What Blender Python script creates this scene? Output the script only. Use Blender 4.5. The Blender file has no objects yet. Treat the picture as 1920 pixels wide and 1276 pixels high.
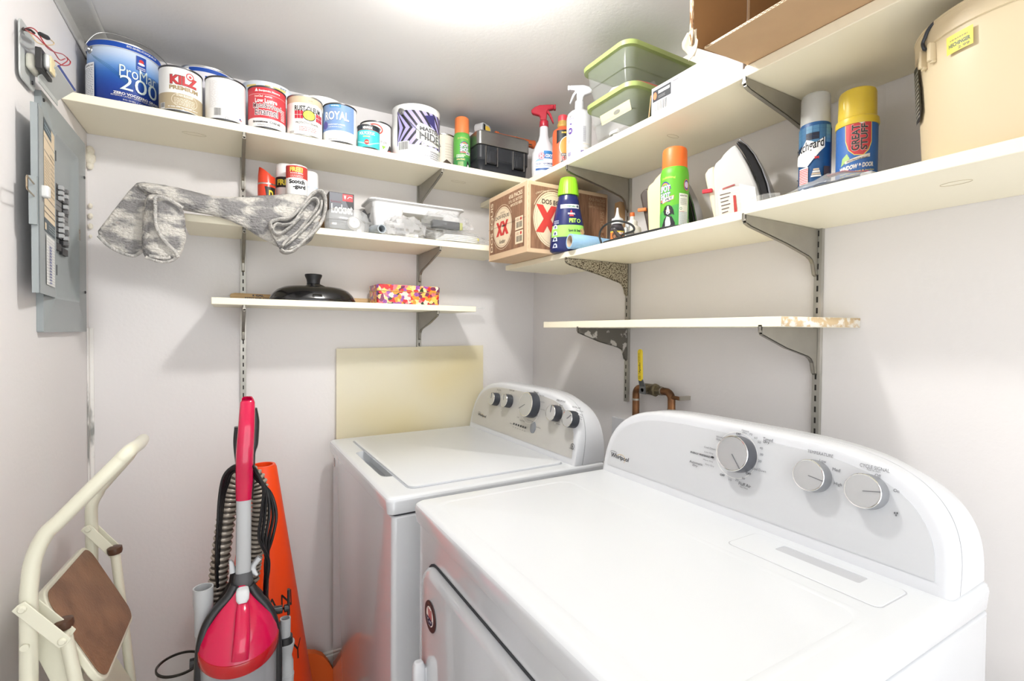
import bpy, bmesh, math, random
from mathutils import Vector, Matrix, noise
PI = math.pi
scn = bpy.context.scene
col = scn.collection
random.seed(7)

# ------------------------------------------------------------------ camera
YAW, PIT, ROL, FPX = math.radians(29.684), math.radians(1.063), math.radians(0.454), 914.66
_f = Vector((math.sin(YAW) * math.cos(PIT), math.cos(YAW) * math.cos(PIT), -math.sin(PIT)))
_r = Vector((math.cos(YAW), -math.sin(YAW), 0))
_u = _r.cross(_f)
_r, _u = _r * math.cos(ROL) + _u * math.sin(ROL), _u * math.cos(ROL) - _r * math.sin(ROL)
cd = bpy.data.cameras.new('camera')
cam = bpy.data.objects.new('camera', cd)
col.objects.link(cam)
cam.matrix_world = Matrix(((_r.x, _u.x, -_f.x, 0), (_r.y, _u.y, -_f.y, 0), (_r.z, _u.z, -_f.z, 0), (0, 0, 0, 1)))
cd.sensor_width = 36
cd.sensor_fit = 'HORIZONTAL'
cd.lens = FPX / 1920 * 36
cd.clip_start = 0.02
scn.camera = cam

# room, in metres, measured from the camera
L, W, D, ZF, ZC, YB = -.375, 1.182, 1.88, -1.28, .832, -.8

# ------------------------------------------------------------------ light
wd = bpy.data.worlds.new('world'); scn.world = wd; wd.use_nodes = True
bg = wd.node_tree.nodes['Background']
bg.inputs[0].default_value = (.97, .985, 1, 1)
bg.inputs[1].default_value = 1.9
scn.view_settings.view_transform = 'Standard'
scn.view_settings.look = 'None'
scn.view_settings.gamma = 1
scn.view_settings.exposure = .58
BULB = Vector((.42, .93, .782))
ld = bpy.data.lights.new('bulb_light', 'POINT')
ld.energy = 17
ld.color = (1, .985, .965)
ld.shadow_soft_size = .045
lo = bpy.data.objects.new('bulb_light', ld); lo.location = BULB; col.objects.link(lo)

# ------------------------------------------------------------------ helpers
def at(px, py, ax, val):
    """place measured in the photograph: the point where the sight line crosses plane ax = val"""
    d = _f + _r * ((px - 960) / FPX) - _u * ((py - 638) / FPX)
    return d * (val / d[ax])

def lin(c):
    return tuple(((v / 255) / 12.92 if v / 255 <= .04045 else ((v / 255 + .055) / 1.055) ** 2.4) for v in c)

def M(name, rgb, rough=.5, metal=0, var=.03, scale=14, bump=0, bscale=60, trans=0, alpha=1, coat=0, emit=0, spec=.5, ior=1.45):
    m = bpy.data.materials.new(name); m.use_nodes = True
    nt = m.node_tree; b = nt.nodes['Principled BSDF']
    c = lin(rgb)
    tc = nt.nodes.new('ShaderNodeTexCoord')
    nz = nt.nodes.new('ShaderNodeTexNoise'); nz.inputs['Scale'].default_value = scale; nz.inputs['Detail'].default_value = 3
    nt.links.new(tc.outputs['Object'], nz.inputs['Vector'])
    mx = nt.nodes.new('ShaderNodeMix'); mx.data_type = 'RGBA'
    mx.inputs[6].default_value = (*[max(0, v * (1 - var)) for v in c], 1)
    mx.inputs[7].default_value = (*[min(1, v * (1 + var)) for v in c], 1)
    nt.links.new(nz.outputs['Fac'], mx.inputs[0])
    nt.links.new(mx.outputs[2], b.inputs['Base Color'])
    b.inputs['Roughness'].default_value = rough
    b.inputs['Metallic'].default_value = metal
    b.inputs['Transmission Weight'].default_value = trans
    b.inputs['Alpha'].default_value = alpha
    b.inputs['Coat Weight'].default_value = coat
    b.inputs['Specular IOR Level'].default_value = spec
    b.inputs['IOR'].default_value = ior
    if emit:
        b.inputs['Emission Color'].default_value = (*c, 1); b.inputs['Emission Strength'].default_value = emit
    if bump:
        n2 = nt.nodes.new('ShaderNodeTexNoise'); n2.inputs['Scale'].default_value = bscale; n2.inputs['Detail'].default_value = 4
        nt.links.new(tc.outputs['Object'], n2.inputs['Vector'])
        bp = nt.nodes.new('ShaderNodeBump'); bp.inputs['Strength'].default_value = bump; bp.inputs['Distance'].default_value = .004
        nt.links.new(n2.outputs['Fac'], bp.inputs['Height']); nt.links.new(bp.outputs[0], b.inputs['Normal'])
    return m

def two_tone(name, c1, c2, scale, lo=.4, hi=.6, rough=.6, metal=0, bump=0, bscale=100, stretch=(1, 1, 1), detail=4, alpha=1, dist=.004):
    """two colours mixed by noise: rust, wood grain, pile"""
    m = M(name, c1, rough, metal, alpha=alpha)
    nt = m.node_tree; b = nt.nodes['Principled BSDF']
    tc = nt.nodes.new('ShaderNodeTexCoord'); mp = nt.nodes.new('ShaderNodeMapping'); mp.inputs['Scale'].default_value = stretch
    nz = nt.nodes.new('ShaderNodeTexNoise'); nz.inputs['Scale'].default_value = scale; nz.inputs['Detail'].default_value = detail
    rp = nt.nodes.new('ShaderNodeValToRGB')
    rp.color_ramp.elements[0].position = lo; rp.color_ramp.elements[0].color = (*lin(c1), 1)
    rp.color_ramp.elements[1].position = hi; rp.color_ramp.elements[1].color = (*lin(c2), 1)
    nt.links.new(tc.outputs['Object'], mp.inputs[0]); nt.links.new(mp.outputs[0], nz.inputs['Vector'])
    nt.links.new(nz.outputs['Fac'], rp.inputs[0]); nt.links.new(rp.outputs[0], b.inputs['Base Color'])
    if bump:
        n2 = nt.nodes.new('ShaderNodeTexNoise'); n2.inputs['Scale'].default_value = bscale; n2.inputs['Detail'].default_value = 5
        nt.links.new(mp.outputs[0], n2.inputs['Vector'])
        bp = nt.nodes.new('ShaderNodeBump'); bp.inputs['Strength'].default_value = bump; bp.inputs['Distance'].default_value = dist
        nt.links.new(n2.outputs['Fac'], bp.inputs['Height']); nt.links.new(bp.outputs[0], b.inputs['Normal'])
    return m

_mats = {}
def C(r, g, b, rough=.45):
    """plain print or plastic colour, cached"""
    k = (r, g, b, rough)
    if k not in _mats:
        _mats[k] = M('paint_%d_%d_%d' % (r, g, b), (r, g, b), rough)
    return _mats[k]

class MB:
    """collects faces; build() links them as one mesh object"""
    def __init__(s): s.v = []; s.f = []; s.mi = []; s.mats = []
    def m(s, mat):
        if mat not in s.mats: s.mats.append(mat)
        return s.mats.index(mat)
    def add(s, vs, fs, mat, X=None):
        o = len(s.v)
        s.v += [(X @ Vector(v)) if X else Vector(v) for v in vs]
        k = s.m(mat)
        for f in fs: s.f.append([i + o for i in f]); s.mi.append(k)
        return s
    def box(s, a, b, mat, X=None):
        x0, y0, z0 = a; x1, y1, z1 = b
        vs = [(x0, y0, z0), (x1, y0, z0), (x1, y1, z0), (x0, y1, z0), (x0, y0, z1), (x1, y0, z1), (x1, y1, z1), (x0, y1, z1)]
        return s.add(vs, [(0, 3, 2, 1), (4, 5, 6, 7), (0, 1, 5, 4), (1, 2, 6, 5), (2, 3, 7, 6), (3, 0, 4, 7)], mat, X)
    def loft(s, rings, mat, X=None, cap=True, closed=True, mats=None):
        n = len(rings[0]); vs = [p for r in rings for p in r]
        for i in range(len(rings) - 1):
            fs = []
            for j in range(n if closed else n - 1):
                k = (j + 1) % n
                fs.append((i * n + j, i * n + k, (i + 1) * n + k, (i + 1) * n + j))
            if i == 0: o = len(s.v); s.v += [(X @ Vector(v)) if X else Vector(v) for v in vs]
            k_ = s.m(mats[i] if mats else mat)
            for f in fs: s.f.append([q + o for q in f]); s.mi.append(k_)
        if cap:
            k_ = s.m(mats[0] if mats else mat); s.f.append([o + j for j in range(n)][::-1]); s.mi.append(k_)
            k_ = s.m(mats[-1] if mats else mat); s.f.append([o + (len(rings) - 1) * n + j for j in range(n)]); s.mi.append(k_)
        return s
    def lathe(s, prof, mat, seg=32, X=None, cap=True, mats=None, sx=1, sy=1):
        rings = [[(max(r, 1e-4) * sx * math.cos(2 * PI * j / seg), max(r, 1e-4) * sy * math.sin(2 * PI * j / seg), z) for j in range(seg)] for r, z in prof]
        return s.loft(rings, mat, X, cap, True, mats)
    def tube(s, pts, r, mat, seg=8, radii=None, closed=False, cap=True, X=None, flat=1, up=None, mats=None):
        pts = [Vector(p) for p in pts]; n = len(pts); rings = []; prev = None
        for i, p in enumerate(pts):
            if closed: t = pts[(i + 1) % n] - pts[i - 1]
            else: t = pts[min(i + 1, n - 1)] - pts[max(i - 1, 0)]
            if t.length < 1e-9: t = Vector((0, 0, 1))
            t.normalize()
            if up: a = Vector(up)
            else: a = prev if prev else (Vector((0, 0, 1)) if abs(t.z) < .9 else Vector((1, 0, 0)))
            a = a - t * a.dot(t)
            if a.length < 1e-6: a = t.orthogonal()
            a.normalize(); prev = a; b = t.cross(a)
            rr = radii[i] if radii else r
            rings.append([p + a * (rr * math.cos(2 * PI * j / seg)) + b * (rr * flat * math.sin(2 * PI * j / seg)) for j in range(seg)])
        if closed: rings.append(rings[0]); cap = False
        return s.loft(rings, mat, X, cap, True, mats)
    def prism(s, poly, h0, h1, mat, X=None):
        """polygon in local xy, thickness along local z"""
        return s.loft([[(x, y, h0) for x, y in poly], [(x, y, h1) for x, y in poly]], mat, X)
    def slab(s, quad, th, mat):
        """four (or more) corners in space, given a thickness away from the camera side"""
        q = [Vector(p) for p in quad]; nrm = (q[1] - q[0]).cross(q[2] - q[0]).normalized() * th
        return s.loft([q, [p + nrm for p in q]], mat)
    def grid(s, fn, nu, nv, mat, X=None, wu=False):
        vs = [fn(i / nu, j / nv) for i in range(nu + 1) for j in range(nv + 1)]
        fs = [(i * (nv + 1) + j, (i + 1) * (nv + 1) + j, (i + 1) * (nv + 1) + j + 1, i * (nv + 1) + j + 1) for i in range(nu) for j in range(nv)]
        return s.add(vs, fs, mat, X)
    def sphere(s, c, r, mat, seg=16, X=None, sc=(1, 1, 1)):
        n = seg // 2
        rings = [[(c[0] + r * sc[0] * math.sin(PI * i / n + 1e-3) * math.cos(2 * PI * j / seg), c[1] + r * sc[1] * math.sin(PI * i / n + 1e-3) * math.sin(2 * PI * j / seg), c[2] + r * sc[2] * -math.cos(PI * i / n)) for j in range(seg)] for i in range(n + 1)]
        return s.loft(rings, mat, X)
    def build(s, name, parent=None, bevel=0, bseg=2, sub=0, solid=0, world=False, ang=35, normals=True):
        me = bpy.data.meshes.new(name)
        me.from_pydata([tuple(v) for v in s.v], [], s.f)
        for m in s.mats: me.materials.append(m)
        me.polygons.foreach_set('material_index', s.mi)
        if normals:
            bm = bmesh.new(); bm.from_mesh(me); bmesh.ops.recalc_face_normals(bm, faces=bm.faces); bm.to_mesh(me); bm.free()
        me.polygons.foreach_set('use_smooth', [True] * len(s.f))
        me.update()
        try: me.set_sharp_from_angle(angle=math.radians(ang))
        except Exception: pass
        o = bpy.data.objects.new(name, me); col.objects.link(o)
        if parent:
            o.parent = parent
            if world:
                q = parent; B = Matrix.Identity(4)
                while q: B = q.matrix_parent_inverse @ q.matrix_basis @ B if q.parent else q.matrix_basis @ B; q = q.parent
                o.matrix_parent_inverse = B.inverted()
        if solid:
            d = o.modifiers.new('solid', 'SOLIDIFY'); d.thickness = solid; d.offset = 0
        if bevel:
            d = o.modifiers.new('bevel', 'BEVEL'); d.width = bevel; d.segments = bseg; d.limit_method = 'ANGLE'; d.angle_limit = math.radians(40); d.harden_normals = False
        if sub:
            d = o.modifiers.new('sub', 'SUBSURF'); d.levels = sub; d.render_levels = sub
        return o

def thing(name, label, cat, loc=(0, 0, 0), rz=0, group=None):
    o = bpy.data.objects.new(name, None); col.objects.link(o); o.empty_display_size = .02
    o.location = loc; o.rotation_euler = (0, 0, rz)
    return tag(o, label, cat, group)
def tag(o, label, cat, group=None):
    o['label'] = label; o['category'] = cat
    if group: o['group'] = group
    return o
def struct(name, mb, label=None, **k):
    o = mb.build(name, **k); o['kind'] = 'structure'
    if label: o['label'] = label; o['category'] = name.split('_')[0]
    return o
def dup(root, label, loc=None, rz=None, group=None):
    r = root.copy(); col.objects.link(r); r['label'] = label
    if loc: r.location = loc
    if rz is not None: r.rotation_euler = (0, 0, rz)
    if group: r['group'] = group
    for ch in list(root.children):
        c = ch.copy(); col.objects.link(c); c.parent = r
        for g in list(ch.children):
            d = g.copy(); col.objects.link(d); d.parent = c
    return r

# lettering ----------------------------------------------------------
_tx = {}
def glyphs(t, bold, shear):
    k = (t, bold, shear)
    if k not in _tx:
        c = bpy.data.curves.new('lettering', 'FONT'); c.body = t; c.size = 1; c.offset = bold; c.shear = shear
        c.resolution_u = 3; c.space_line = .85
        o = bpy.data.objects.new('lettering', c); col.objects.link(o)
        me = bpy.data.meshes.new_from_object(o)
        v = [(p.co.x, p.co.y) for p in me.vertices]; f = [tuple(p.vertices) for p in me.polygons]
        bpy.data.objects.remove(o); bpy.data.curves.remove(c); bpy.data.meshes.remove(me)
        _tx[k] = (v, f)
    return _tx[k]

class Label:
    """flat print laid on a surface: surf(u, v, h) gives the point, u to the reader's right, v up, h off the surface"""
    def __init__(s, surf, step=0): s.surf = surf; s.step = step; s.mb = MB(); s.k = 0
    def put(s, vs, fs, mat, h=None):
        s.k += 1
        h = h if h is not None else .00025 + .00006 * s.k
        if s.step:
            bm = bmesh.new(); bv = [bm.verts.new((x, y, 0)) for x, y in vs]
            for f in fs:
                try: bm.faces.new([bv[i] for i in f])
                except Exception: pass
            us = [x for x, y in vs]; u = math.ceil(min(us) / s.step) * s.step
            while u < max(us):
                g = bm.verts[:] + bm.edges[:] + bm.faces[:]
                bmesh.ops.bisect_plane(bm, geom=g, dist=1e-7, plane_co=(u, 0, 0), plane_no=(1, 0, 0)); u += s.step
            bm.verts.index_update()
            vs = [(v.co.x, v.co.y) for v in bm.verts]; fs = [[v.index for v in f.verts] for f in bm.faces]; bm.free()
        if s.step:
            def facet(x, y):
                k = math.floor(x / s.step + 1e-6); q = x / s.step - k
                return Vector(s.surf(k * s.step, y, h)).lerp(Vector(s.surf((k + 1) * s.step, y, h)), q)
            s.mb.add([facet(x, y) for x, y in vs], fs, mat)
        else: s.mb.add([s.surf(x, y, h) for x, y in vs], fs, mat)
        return s
    def rect(s, u0, v0, u1, v1, mat, h=None): return s.put([(u0, v0), (u1, v0), (u1, v1), (u0, v1)], [(0, 1, 2, 3)], mat, h)
    def poly(s, pts, mat, h=None): return s.put(pts, [tuple(range(len(pts)))], mat, h)
    def ell(s, cu, cv, ru, rv, mat, h=None, n=28): return s.poly([(cu + ru * math.cos(2 * PI * i / n), cv + rv * math.sin(2 * PI * i / n)) for i in range(n)], mat, h)
    def ring(s, cu, cv, ru, rv, w, mat, n=32, a0=0, a1=2 * PI):
        vs = []; 
        for i in range(n + 1):
            a = a0 + (a1 - a0) * i / n
            vs += [(cu + ru * math.cos(a), cv + rv * math.sin(a)), (cu + (ru - w) * math.cos(a), cv + (rv - w) * math.sin(a))]
        return s.put(vs, [(2 * i, 2 * i + 2, 2 * i + 3, 2 * i + 1) for i in range(n)], mat)
    def line(s, pts, w, mat):
        vs = []; fs = []
        for i in range(len(pts) - 1):
            a = Vector(pts[i]); b = Vector(pts[i + 1]); n = Vector((-(b - a).y, (b - a).x)).normalized() * w / 2
            k = len(vs); vs += [tuple(a + n), tuple(b + n), tuple(b - n), tuple(a - n)]; fs.append((k, k + 1, k + 2, k + 3))
        return s.put(vs, fs, mat)
    def text(s, t, u0, v0, u1, v1, mat, bold=.0, shear=0, rot=0, slope=0, arc=0):
        v, f = glyphs(t, bold, shear)
        xs = [p[0] for p in v]; ys = [p[1] for p in v]
        ax, bx, ay, by = min(xs), max(xs), min(ys), max(ys)
        o = []
        for x, y in v:
            a = (x - ax) / (bx - ax); b = (y - ay) / (by - ay)
            if rot == 90: o.append((u1 - b * (u1 - u0), v0 + a * (v1 - v0)))
            else: o.append((u0 + a * (u1 - u0), v0 + b * (v1 - v0) + slope * a + arc * 4 * a * (1 - a)))
        return s.put(o, f, mat)
    def bars(s, u0, v0, u1, v1, n, mat, fill=.45, seed=1):
        """rows of print too fine to read"""
        R = random.Random(seed); h = (v1 - v0) / n; vs = []; fs = []
        for i in range(n):
            e = u0; 
            while e < u1:
                w = (u1 - u0) * R.uniform(.05, .16); k = len(vs); y = v0 + h * (n - 1 - i)
                vs += [(e, y), (min(e + w, u1), y), (min(e + w, u1), y + h * fill), (e, y + h * fill)]; fs.append((k, k + 1, k + 2, k + 3))
                e += w + (u1 - u0) * .03
        return s.put(vs, fs, mat)
    def barcode(s, u0, v0, u1, v1, mat, white=None, seed=1):
        if white: s.rect(u0, v0, u1, v1, white)
        R = random.Random(seed); e = u0 + (u1 - u0) * .08; vs = []; fs = []; du = (u1 - u0)
        while e < u1 - du * .08:
            w = du * R.choice((.015, .03, .045)); k = len(vs)
            vs += [(e, v0 + (v1 - v0) * .2), (e + w, v0 + (v1 - v0) * .2), (e + w, v1 - (v1 - v0) * .06), (e, v1 - (v1 - v0) * .06)]; fs.append((k, k + 1, k + 2, k + 3)); e += w + du * R.choice((.02, .035))
        return s.put(vs, fs, mat)
    def build(s, parent, name='label', world=False): return s.mb.build(name, parent, world=world, normals=False, ang=60)

def cyl_surf(r, a0=-PI / 2, z0=0, k=0):
    """surface of an upright cylinder or cone: radius r at v=0 and r+k*v higher up; a0 = heading the reader stands at"""
    def f(u, v, h):
        rr = r + k * v
        return ((rr + h) * math.cos(a0 + u / r), (rr + h) * math.sin(a0 + u / r), z0 + v)
    return f
def flat_surf(o, U, V):
    o = Vector(o); U = Vector(U).normalized(); V = Vector(V).normalized(); N = U.cross(V)
    return lambda u, v, h: o + U * u + V * v + N * h
def rrect(w, h, r, n=5, cx=0, cy=0):
    o = []
    for sx, sy, a in ((1, 1, 0), (-1, 1, 90), (-1, -1, 180), (1, -1, 270)):
        for i in range(n + 1):
            t = math.radians(a + 90 * i / n); o.append((cx + sx * (w / 2 - r) + r * math.cos(t), cy + sy * (h / 2 - r) + r * math.sin(t)))
    return o
def arcpts(c, r, a0, a1, n, e1=(1, 0, 0), e2=(0, 0, 1)):
    c = Vector(c); e1 = Vector(e1); e2 = Vector(e2)
    return [c + e1 * (r * math.cos(a0 + (a1 - a0) * i / n)) + e2 * (r * math.sin(a0 + (a1 - a0) * i / n)) for i in range(n + 1)]
def spline(pts, n=8):
    """smooth curve through the given points"""
    P = [Vector(p) for p in pts]; P = [P[0] * 2 - P[1]] + P + [P[-1] * 2 - P[-2]]; o = []
    for i in range(1, len(P) - 2):
        for k in range(n):
            t = k / n; a, b, c, d = P[i - 1], P[i], P[i + 1], P[i + 2]
            o.append(.5 * ((2 * b) + (c - a) * t + (2 * a - 5 * b + 4 * c - d) * t * t + (3 * b - a - 3 * c + d) * t ** 3))
    o.append(P[-2]); return o
def frame(o, x, y):
    """matrix with origin o, local x along x, local y along y"""
    x = Vector(x).normalized(); z = x.cross(Vector(y)).normalized(); y = z.cross(x)
    return Matrix(((x.x, y.x, z.x, o[0]), (x.y, y.y, z.y, o[1]), (x.z, y.z, z.z, o[2]), (0, 0, 0, 1)))

WHITE = M('white_print', (232, 232, 230), .45)
BLACK = M('black_print', (24, 24, 26), .45)
GREY = M('grey_print', (130, 130, 130), .5)
STEEL = M('tinned_steel', (190, 190, 188), .3, metal=1)
DKSTEEL = M('dark_rim_steel', (90, 90, 92), .35, metal=1)
# ------------------------------------------------------------------ the room
wall_m = M('wall_paint', (229, 226, 225), .5, var=.015, scale=3, bump=.12, bscale=90)
ceil_m = M('ceiling_paint', (218, 217, 216), .55, var=.015, scale=3, bump=.1, bscale=110)
floor_m = M('floor_vinyl', (196, 188, 176), .5, var=.1, scale=9)
base_m = M('baseboard_paint', (236, 236, 230), .4)
struct('floor', MB().box((L - .1, YB, ZF - .05), (W + .1, D + .1, ZF), floor_m))
struct('ceiling', MB().box((L - .1, YB, ZC), (W + .1, D + .1, ZC + .05), ceil_m))
struct('wall_back', MB().box((L - .1, D, ZF), (W + .1, D + .1, ZC), wall_m))
struct('wall_left', MB().box((L - .1, YB, ZF), (L, D, ZC), wall_m))
struct('wall_right', MB().box((W, YB, ZF), (W + .1, D, ZC), wall_m))
struct('baseboard_back', MB().box((L, D - .014, ZF), (W, D, ZF + .085), base_m).box((L, D - .009, ZF + .085), (W, D, ZF + .095), base_m), bevel=.003)
struct('baseboard_left', MB().box((L, YB, ZF), (L + .014, D - .014, ZF + .085), base_m), bevel=.003)
struct('baseboard_right', MB().box((W - .014, YB, ZF), (W, D - .014, ZF + .085), base_m), bevel=.003)
# crumpled tape over the joint of wall and ceiling
tape_m = M('joint_tape', (205, 204, 200), .35, metal=.25, bump=.5, bscale=40)
def tp(u, v):
    y = YB + .3 + (D - YB - .3) * u; w = .004 * noise.noise((y * 9, v * 3, 1))
    return (L + .002 + (.06 * max(0, v - .4) / .6) + w * .3, y, ZC - .002 - (.045 * max(0, .4 - v) / .4) - abs(w) * .6)
struct('trim_1', MB().grid(tp, 70, 8, tape_m), solid=.0015)
struct('trim_2', MB().box((L, D - .03, ZC - .05), (L + .10, D - .0005, ZC - .0005), wall_m), bevel=.012, bseg=3)
# metal corner bead where the plaster stops short, below the breaker panel
bead_m = two_tone('bare_corner_bead', (150, 150, 146), (236, 234, 230), 16, .40, .46, .5, stretch=(1, 1, .35))
struct('trim_3', MB().box((L + .0005, D - .024, ZF + .1), (L + .004, D - .0005, 0), bead_m).box((L + .0005, D - .0045, ZF + .1), (L + .012, D - .0005, 0), bead_m))
# torn plaster beside the panel
pl_m = M('torn_plaster', (226, 220, 204), .9, bump=.6, bscale=120)
pb = MB()
for z, s in ((.52, .016), (.50, .020), (.478, .013), (.36, .008), (.33, .009), (.30, .009), (.27, .006)):
    pb.sphere((L + .008, D - .008, z), s, pl_m, 10, sc=(.7, .6, 1))
struct('trim_4', pb)

# ------------------------------------------------------------------ shelf boards
board_m = M('cream_shelf_paint', (248, 241, 217), .42, var=.02, scale=5, bump=.06, bscale=30)
raw_m = two_tone('raw_board_edge', (214, 188, 148), (240, 234, 222), 22, .45, .55, .7, stretch=(3, 1, 3))
def knotted(mb, x, y, z, a, b):
    """pencil-thin knot outline showing through the paint under the board"""
    pts = [(x + a * math.cos(t * PI / 9), y + b * math.sin(t * PI / 9), z) for t in range(18)]
    mb.tube(pts, .0004, M('knot_line', (190, 176, 140), .6), 4, closed=True)
def board(label, x0, x1, y0, y1, z0, z1, knots=(), z2=None, group=None):
    mb = MB().box((x0, y0, z0), (x1, y1, z1), board_m)
    o = mb.build('shelf_board', bevel=.0015); tag(o, label, 'shelf', group)
    if knots:
        for k in knots: kb = MB(); knotted(kb, *k); kb.build('knot_mark', o, world=True)
    return o
S1, S2, S3 = .5945, .322, .0925        # tops of the back wall boards
R1, R1b, R2, R2b, R3 = .5435, .5435, .2535, .2625, .035
b1 = board('long cream shelf board across the back wall under the paint cans, topmost there', L + .001, .997, 1.6285, D - .0005, S1 - .022, S1, ((-.1, 1.72, S1 - .0222, .03, .012), (.75, 1.74, S1 - .0222, .03, .01)))
b2 = board('cream shelf board on the back wall carrying the grey rug, lock box and white tray', -.124, .93, 1.64, D - .0005, S2 - .021, S2)
b3 = board('short cream shelf board on the back wall under the black lid and flowered tin', -.057, .79, 1.66, D - .0005, S3 - .020, S3)
b4 = board('cream shelf board high on the right wall under the green lidded boxes', .912, W - .0005, .642, D - .0005, R1 - .019, R1, ((1.02, .93, R1 - .0192, .02, .008),))
b5 = board('cream shelf board high on the right wall under the open cardboard box', .906, W - .0005, -.45, .6405, R1b - .0215, R1b)
b6 = board('cream shelf board on the right wall under the beer box and the two irons', .912, W - .0005, .637, 1.655, R2 - .019, R2)
b7 = board('cream shelf board on the right wall under the bucket and blue aerosol can', .904, W - .0005, -.45, .6355, R2b - .0205, R2b, ((1.0, .33, R2b - .0207, .012, .02), (1.06, .22, R2b - .0207, .008, .03)))
# the lowest right board has a skewed, unpainted end
q = MB(); pr = [(.962, 1.461), (W - .0005, 1.461), (W - .0005, .547), (.962, .588)]
q.prism(pr, R3 - .021, R3, board_m)
b8 = tag(q.build('shelf_board', bevel=.0012), 'empty cream shelf board low on the right wall with a bare wooden end', 'shelf')
e = MB(); e.add([(.962, .5875, R3 - .0205), (W - .001, .5465, R3 - .0205), (W - .001, .5465, R3 - .0005), (.962, .5875, R3 - .0005)], [(0, 1, 2, 3)], raw_m)
e.build('bare_end', b8, world=True, solid=.0006)['label'] = 'unpainted chipped wooden end'
# clear strip sticking out beyond the third shelf
clr_m = M('clear_acrylic', (235, 238, 236), .08, trans=.0, alpha=.28)
tag(MB().box((.55, 1.80, S3 + .0003), (.90, 1.845, S3 + .0045), clr_m).build('acrylic_strip', bevel=.0008), 'clear plastic strip sticking out past the end of the short back shelf', 'plastic strip')

# ------------------------------------------------------------------ slotted standards and brackets
std_m = two_tone('painted_over_steel', (165, 163, 155), (214, 208, 200), 12, .5, .62, .38, metal=.55, stretch=(1, 1, .3))
hole_m = M('slot_dark', (38, 36, 34), .9)
def standard(label, p, axis, z0, z1):
    """U channel with slots; axis 'y' stands on the back wall, 'x' on the right wall"""
    t = thing('shelf_standard', label, 'shelf standard', (p[0], p[1], z0))
    X = Matrix.Identity(4) if axis == 'y' else Matrix.Rotation(-PI / 2, 4, 'Z')
    h = z1 - z0
    mb = MB().box((-.0085, -.011, 0), (.0085, -.0095, h), std_m, X).box((-.0085, -.0095, 0), (-.007, -.0005, h), std_m, X).box((.007, -.0095, 0), (.0085, -.0005, h), std_m, X)
    mb.build('channel', t)
    sl = MB(); z = .012
    while z < h - .02:
        sl.box((-.0018, -.0116, z), (.0018, -.011, z + .013), hole_m, X); z += .0254
    sl.build('slots', t)
    return t
standard('slotted metal standard on the back wall behind the red vacuum handle', (.027, D), 'y', -.62, S1 - .0225)
standard('slotted metal standard on the back wall behind the frosted panel', (.640, D), 'y', -.20, S1 - .0225)
standard('slotted metal standard on the right wall left of the yellow valve lever', (W, 1.262), 'x', -.238, R1 - .0195)
standard('slotted metal standard on the right wall behind the dryer console', (W, .632), 'x', -.60, R1 - .0215)
brk_m = M('bracket_steel', (160, 156, 146), .42, metal=.75, var=.12, scale=20)
rust_m = two_tone('rusty_bracket_steel', (70, 58, 44), (176, 168, 148), 210, .42, .50, .55, metal=.5, detail=6)
peel_m = two_tone('flaking_bracket', (112, 108, 100), (206, 202, 194), 26, .56, .6, .4, metal=.5, stretch=(1, 2, 1))
def bracket(label, p, axis, ztop, ln, hgt=.105, mat=None, tilt=0):
    """pressed steel shelf bracket: a tapering arm under the board, with folded ends"""
    mat = mat or brk_m
    t = thing('shelf_bracket', label, 'bracket', (p[0], p[1], ztop))
    X = (Matrix.Identity(4) if axis == 'y' else Matrix.Rotation(-PI / 2, 4, 'Z')) @ Matrix.Rotation(tilt, 4, 'Z')
    # side outline in (distance from wall, height)
    o = [(0.012, -.001), (ln - .002, -.001), (ln + .003, .004), (ln + .006, .004), (ln + .006, -.008), (ln + .002, -.017), (ln - .012, -.022), (.13, -.046), (.046, -.066), (.034, -.072), (.026, -.081), (.019, -hgt), (.012, -hgt - .004)]
    mb = MB()
    for s in (-.0042, .003):
        mb.loft([[(s, -d, z) for d, z in o], [(s + .0012, -d, z) for d, z in o]], mat, X)
    # rounded lower fold joining the two cheeks
    for (d0, z0_), (d1, z1_) in zip(o[5:-1], o[6:]):
        mb.loft([[(-.0042, -d0, z0_), (.0042, -d0, z0_), (.0042, -d0, z0_ + .0015), (-.0042, -d0, z0_ + .0015)], [(-.0042, -d1, z1_), (.0042, -d1, z1_), (.0042, -d1, z1_ + .0015), (-.0042, -d1, z1_ + .0015)]], mat, X)
    mb.box((-.0042, -ln - .006, -.012), (.0042, -ln - .0045, .004), mat, X)
    mb.build('arm', t)
    MB().box((-.0025, -.013, -hgt - .002), (.0025, -.001, -.003), mat, X).build('hook', t)
    return t
gb = 'steel brackets under the back wall shelves'; gr = 'steel brackets under the right wall shelves'
for lab, x, zt, ln in (('steel bracket under the top back shelf below the red paint can', .027, S1 - .0222, .245), ('steel bracket under the top back shelf below the striped paint can', .640, S1 - .0222, .245),
                       ('steel bracket under the middle back shelf beside the hanging rug', .027, S2 - .0212, .232), ('steel bracket under the middle back shelf below the white tray', .640, S2 - .0212, .232),
                       ('steel bracket under the short back shelf below the wooden stir stick', .027, S3 - .0202, .212), ('steel bracket under the short back shelf below the flowered tin', .640, S3 - .0202, .212)):
    bracket(lab, (x, D), 'y', zt, ln)['group'] = gb
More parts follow.
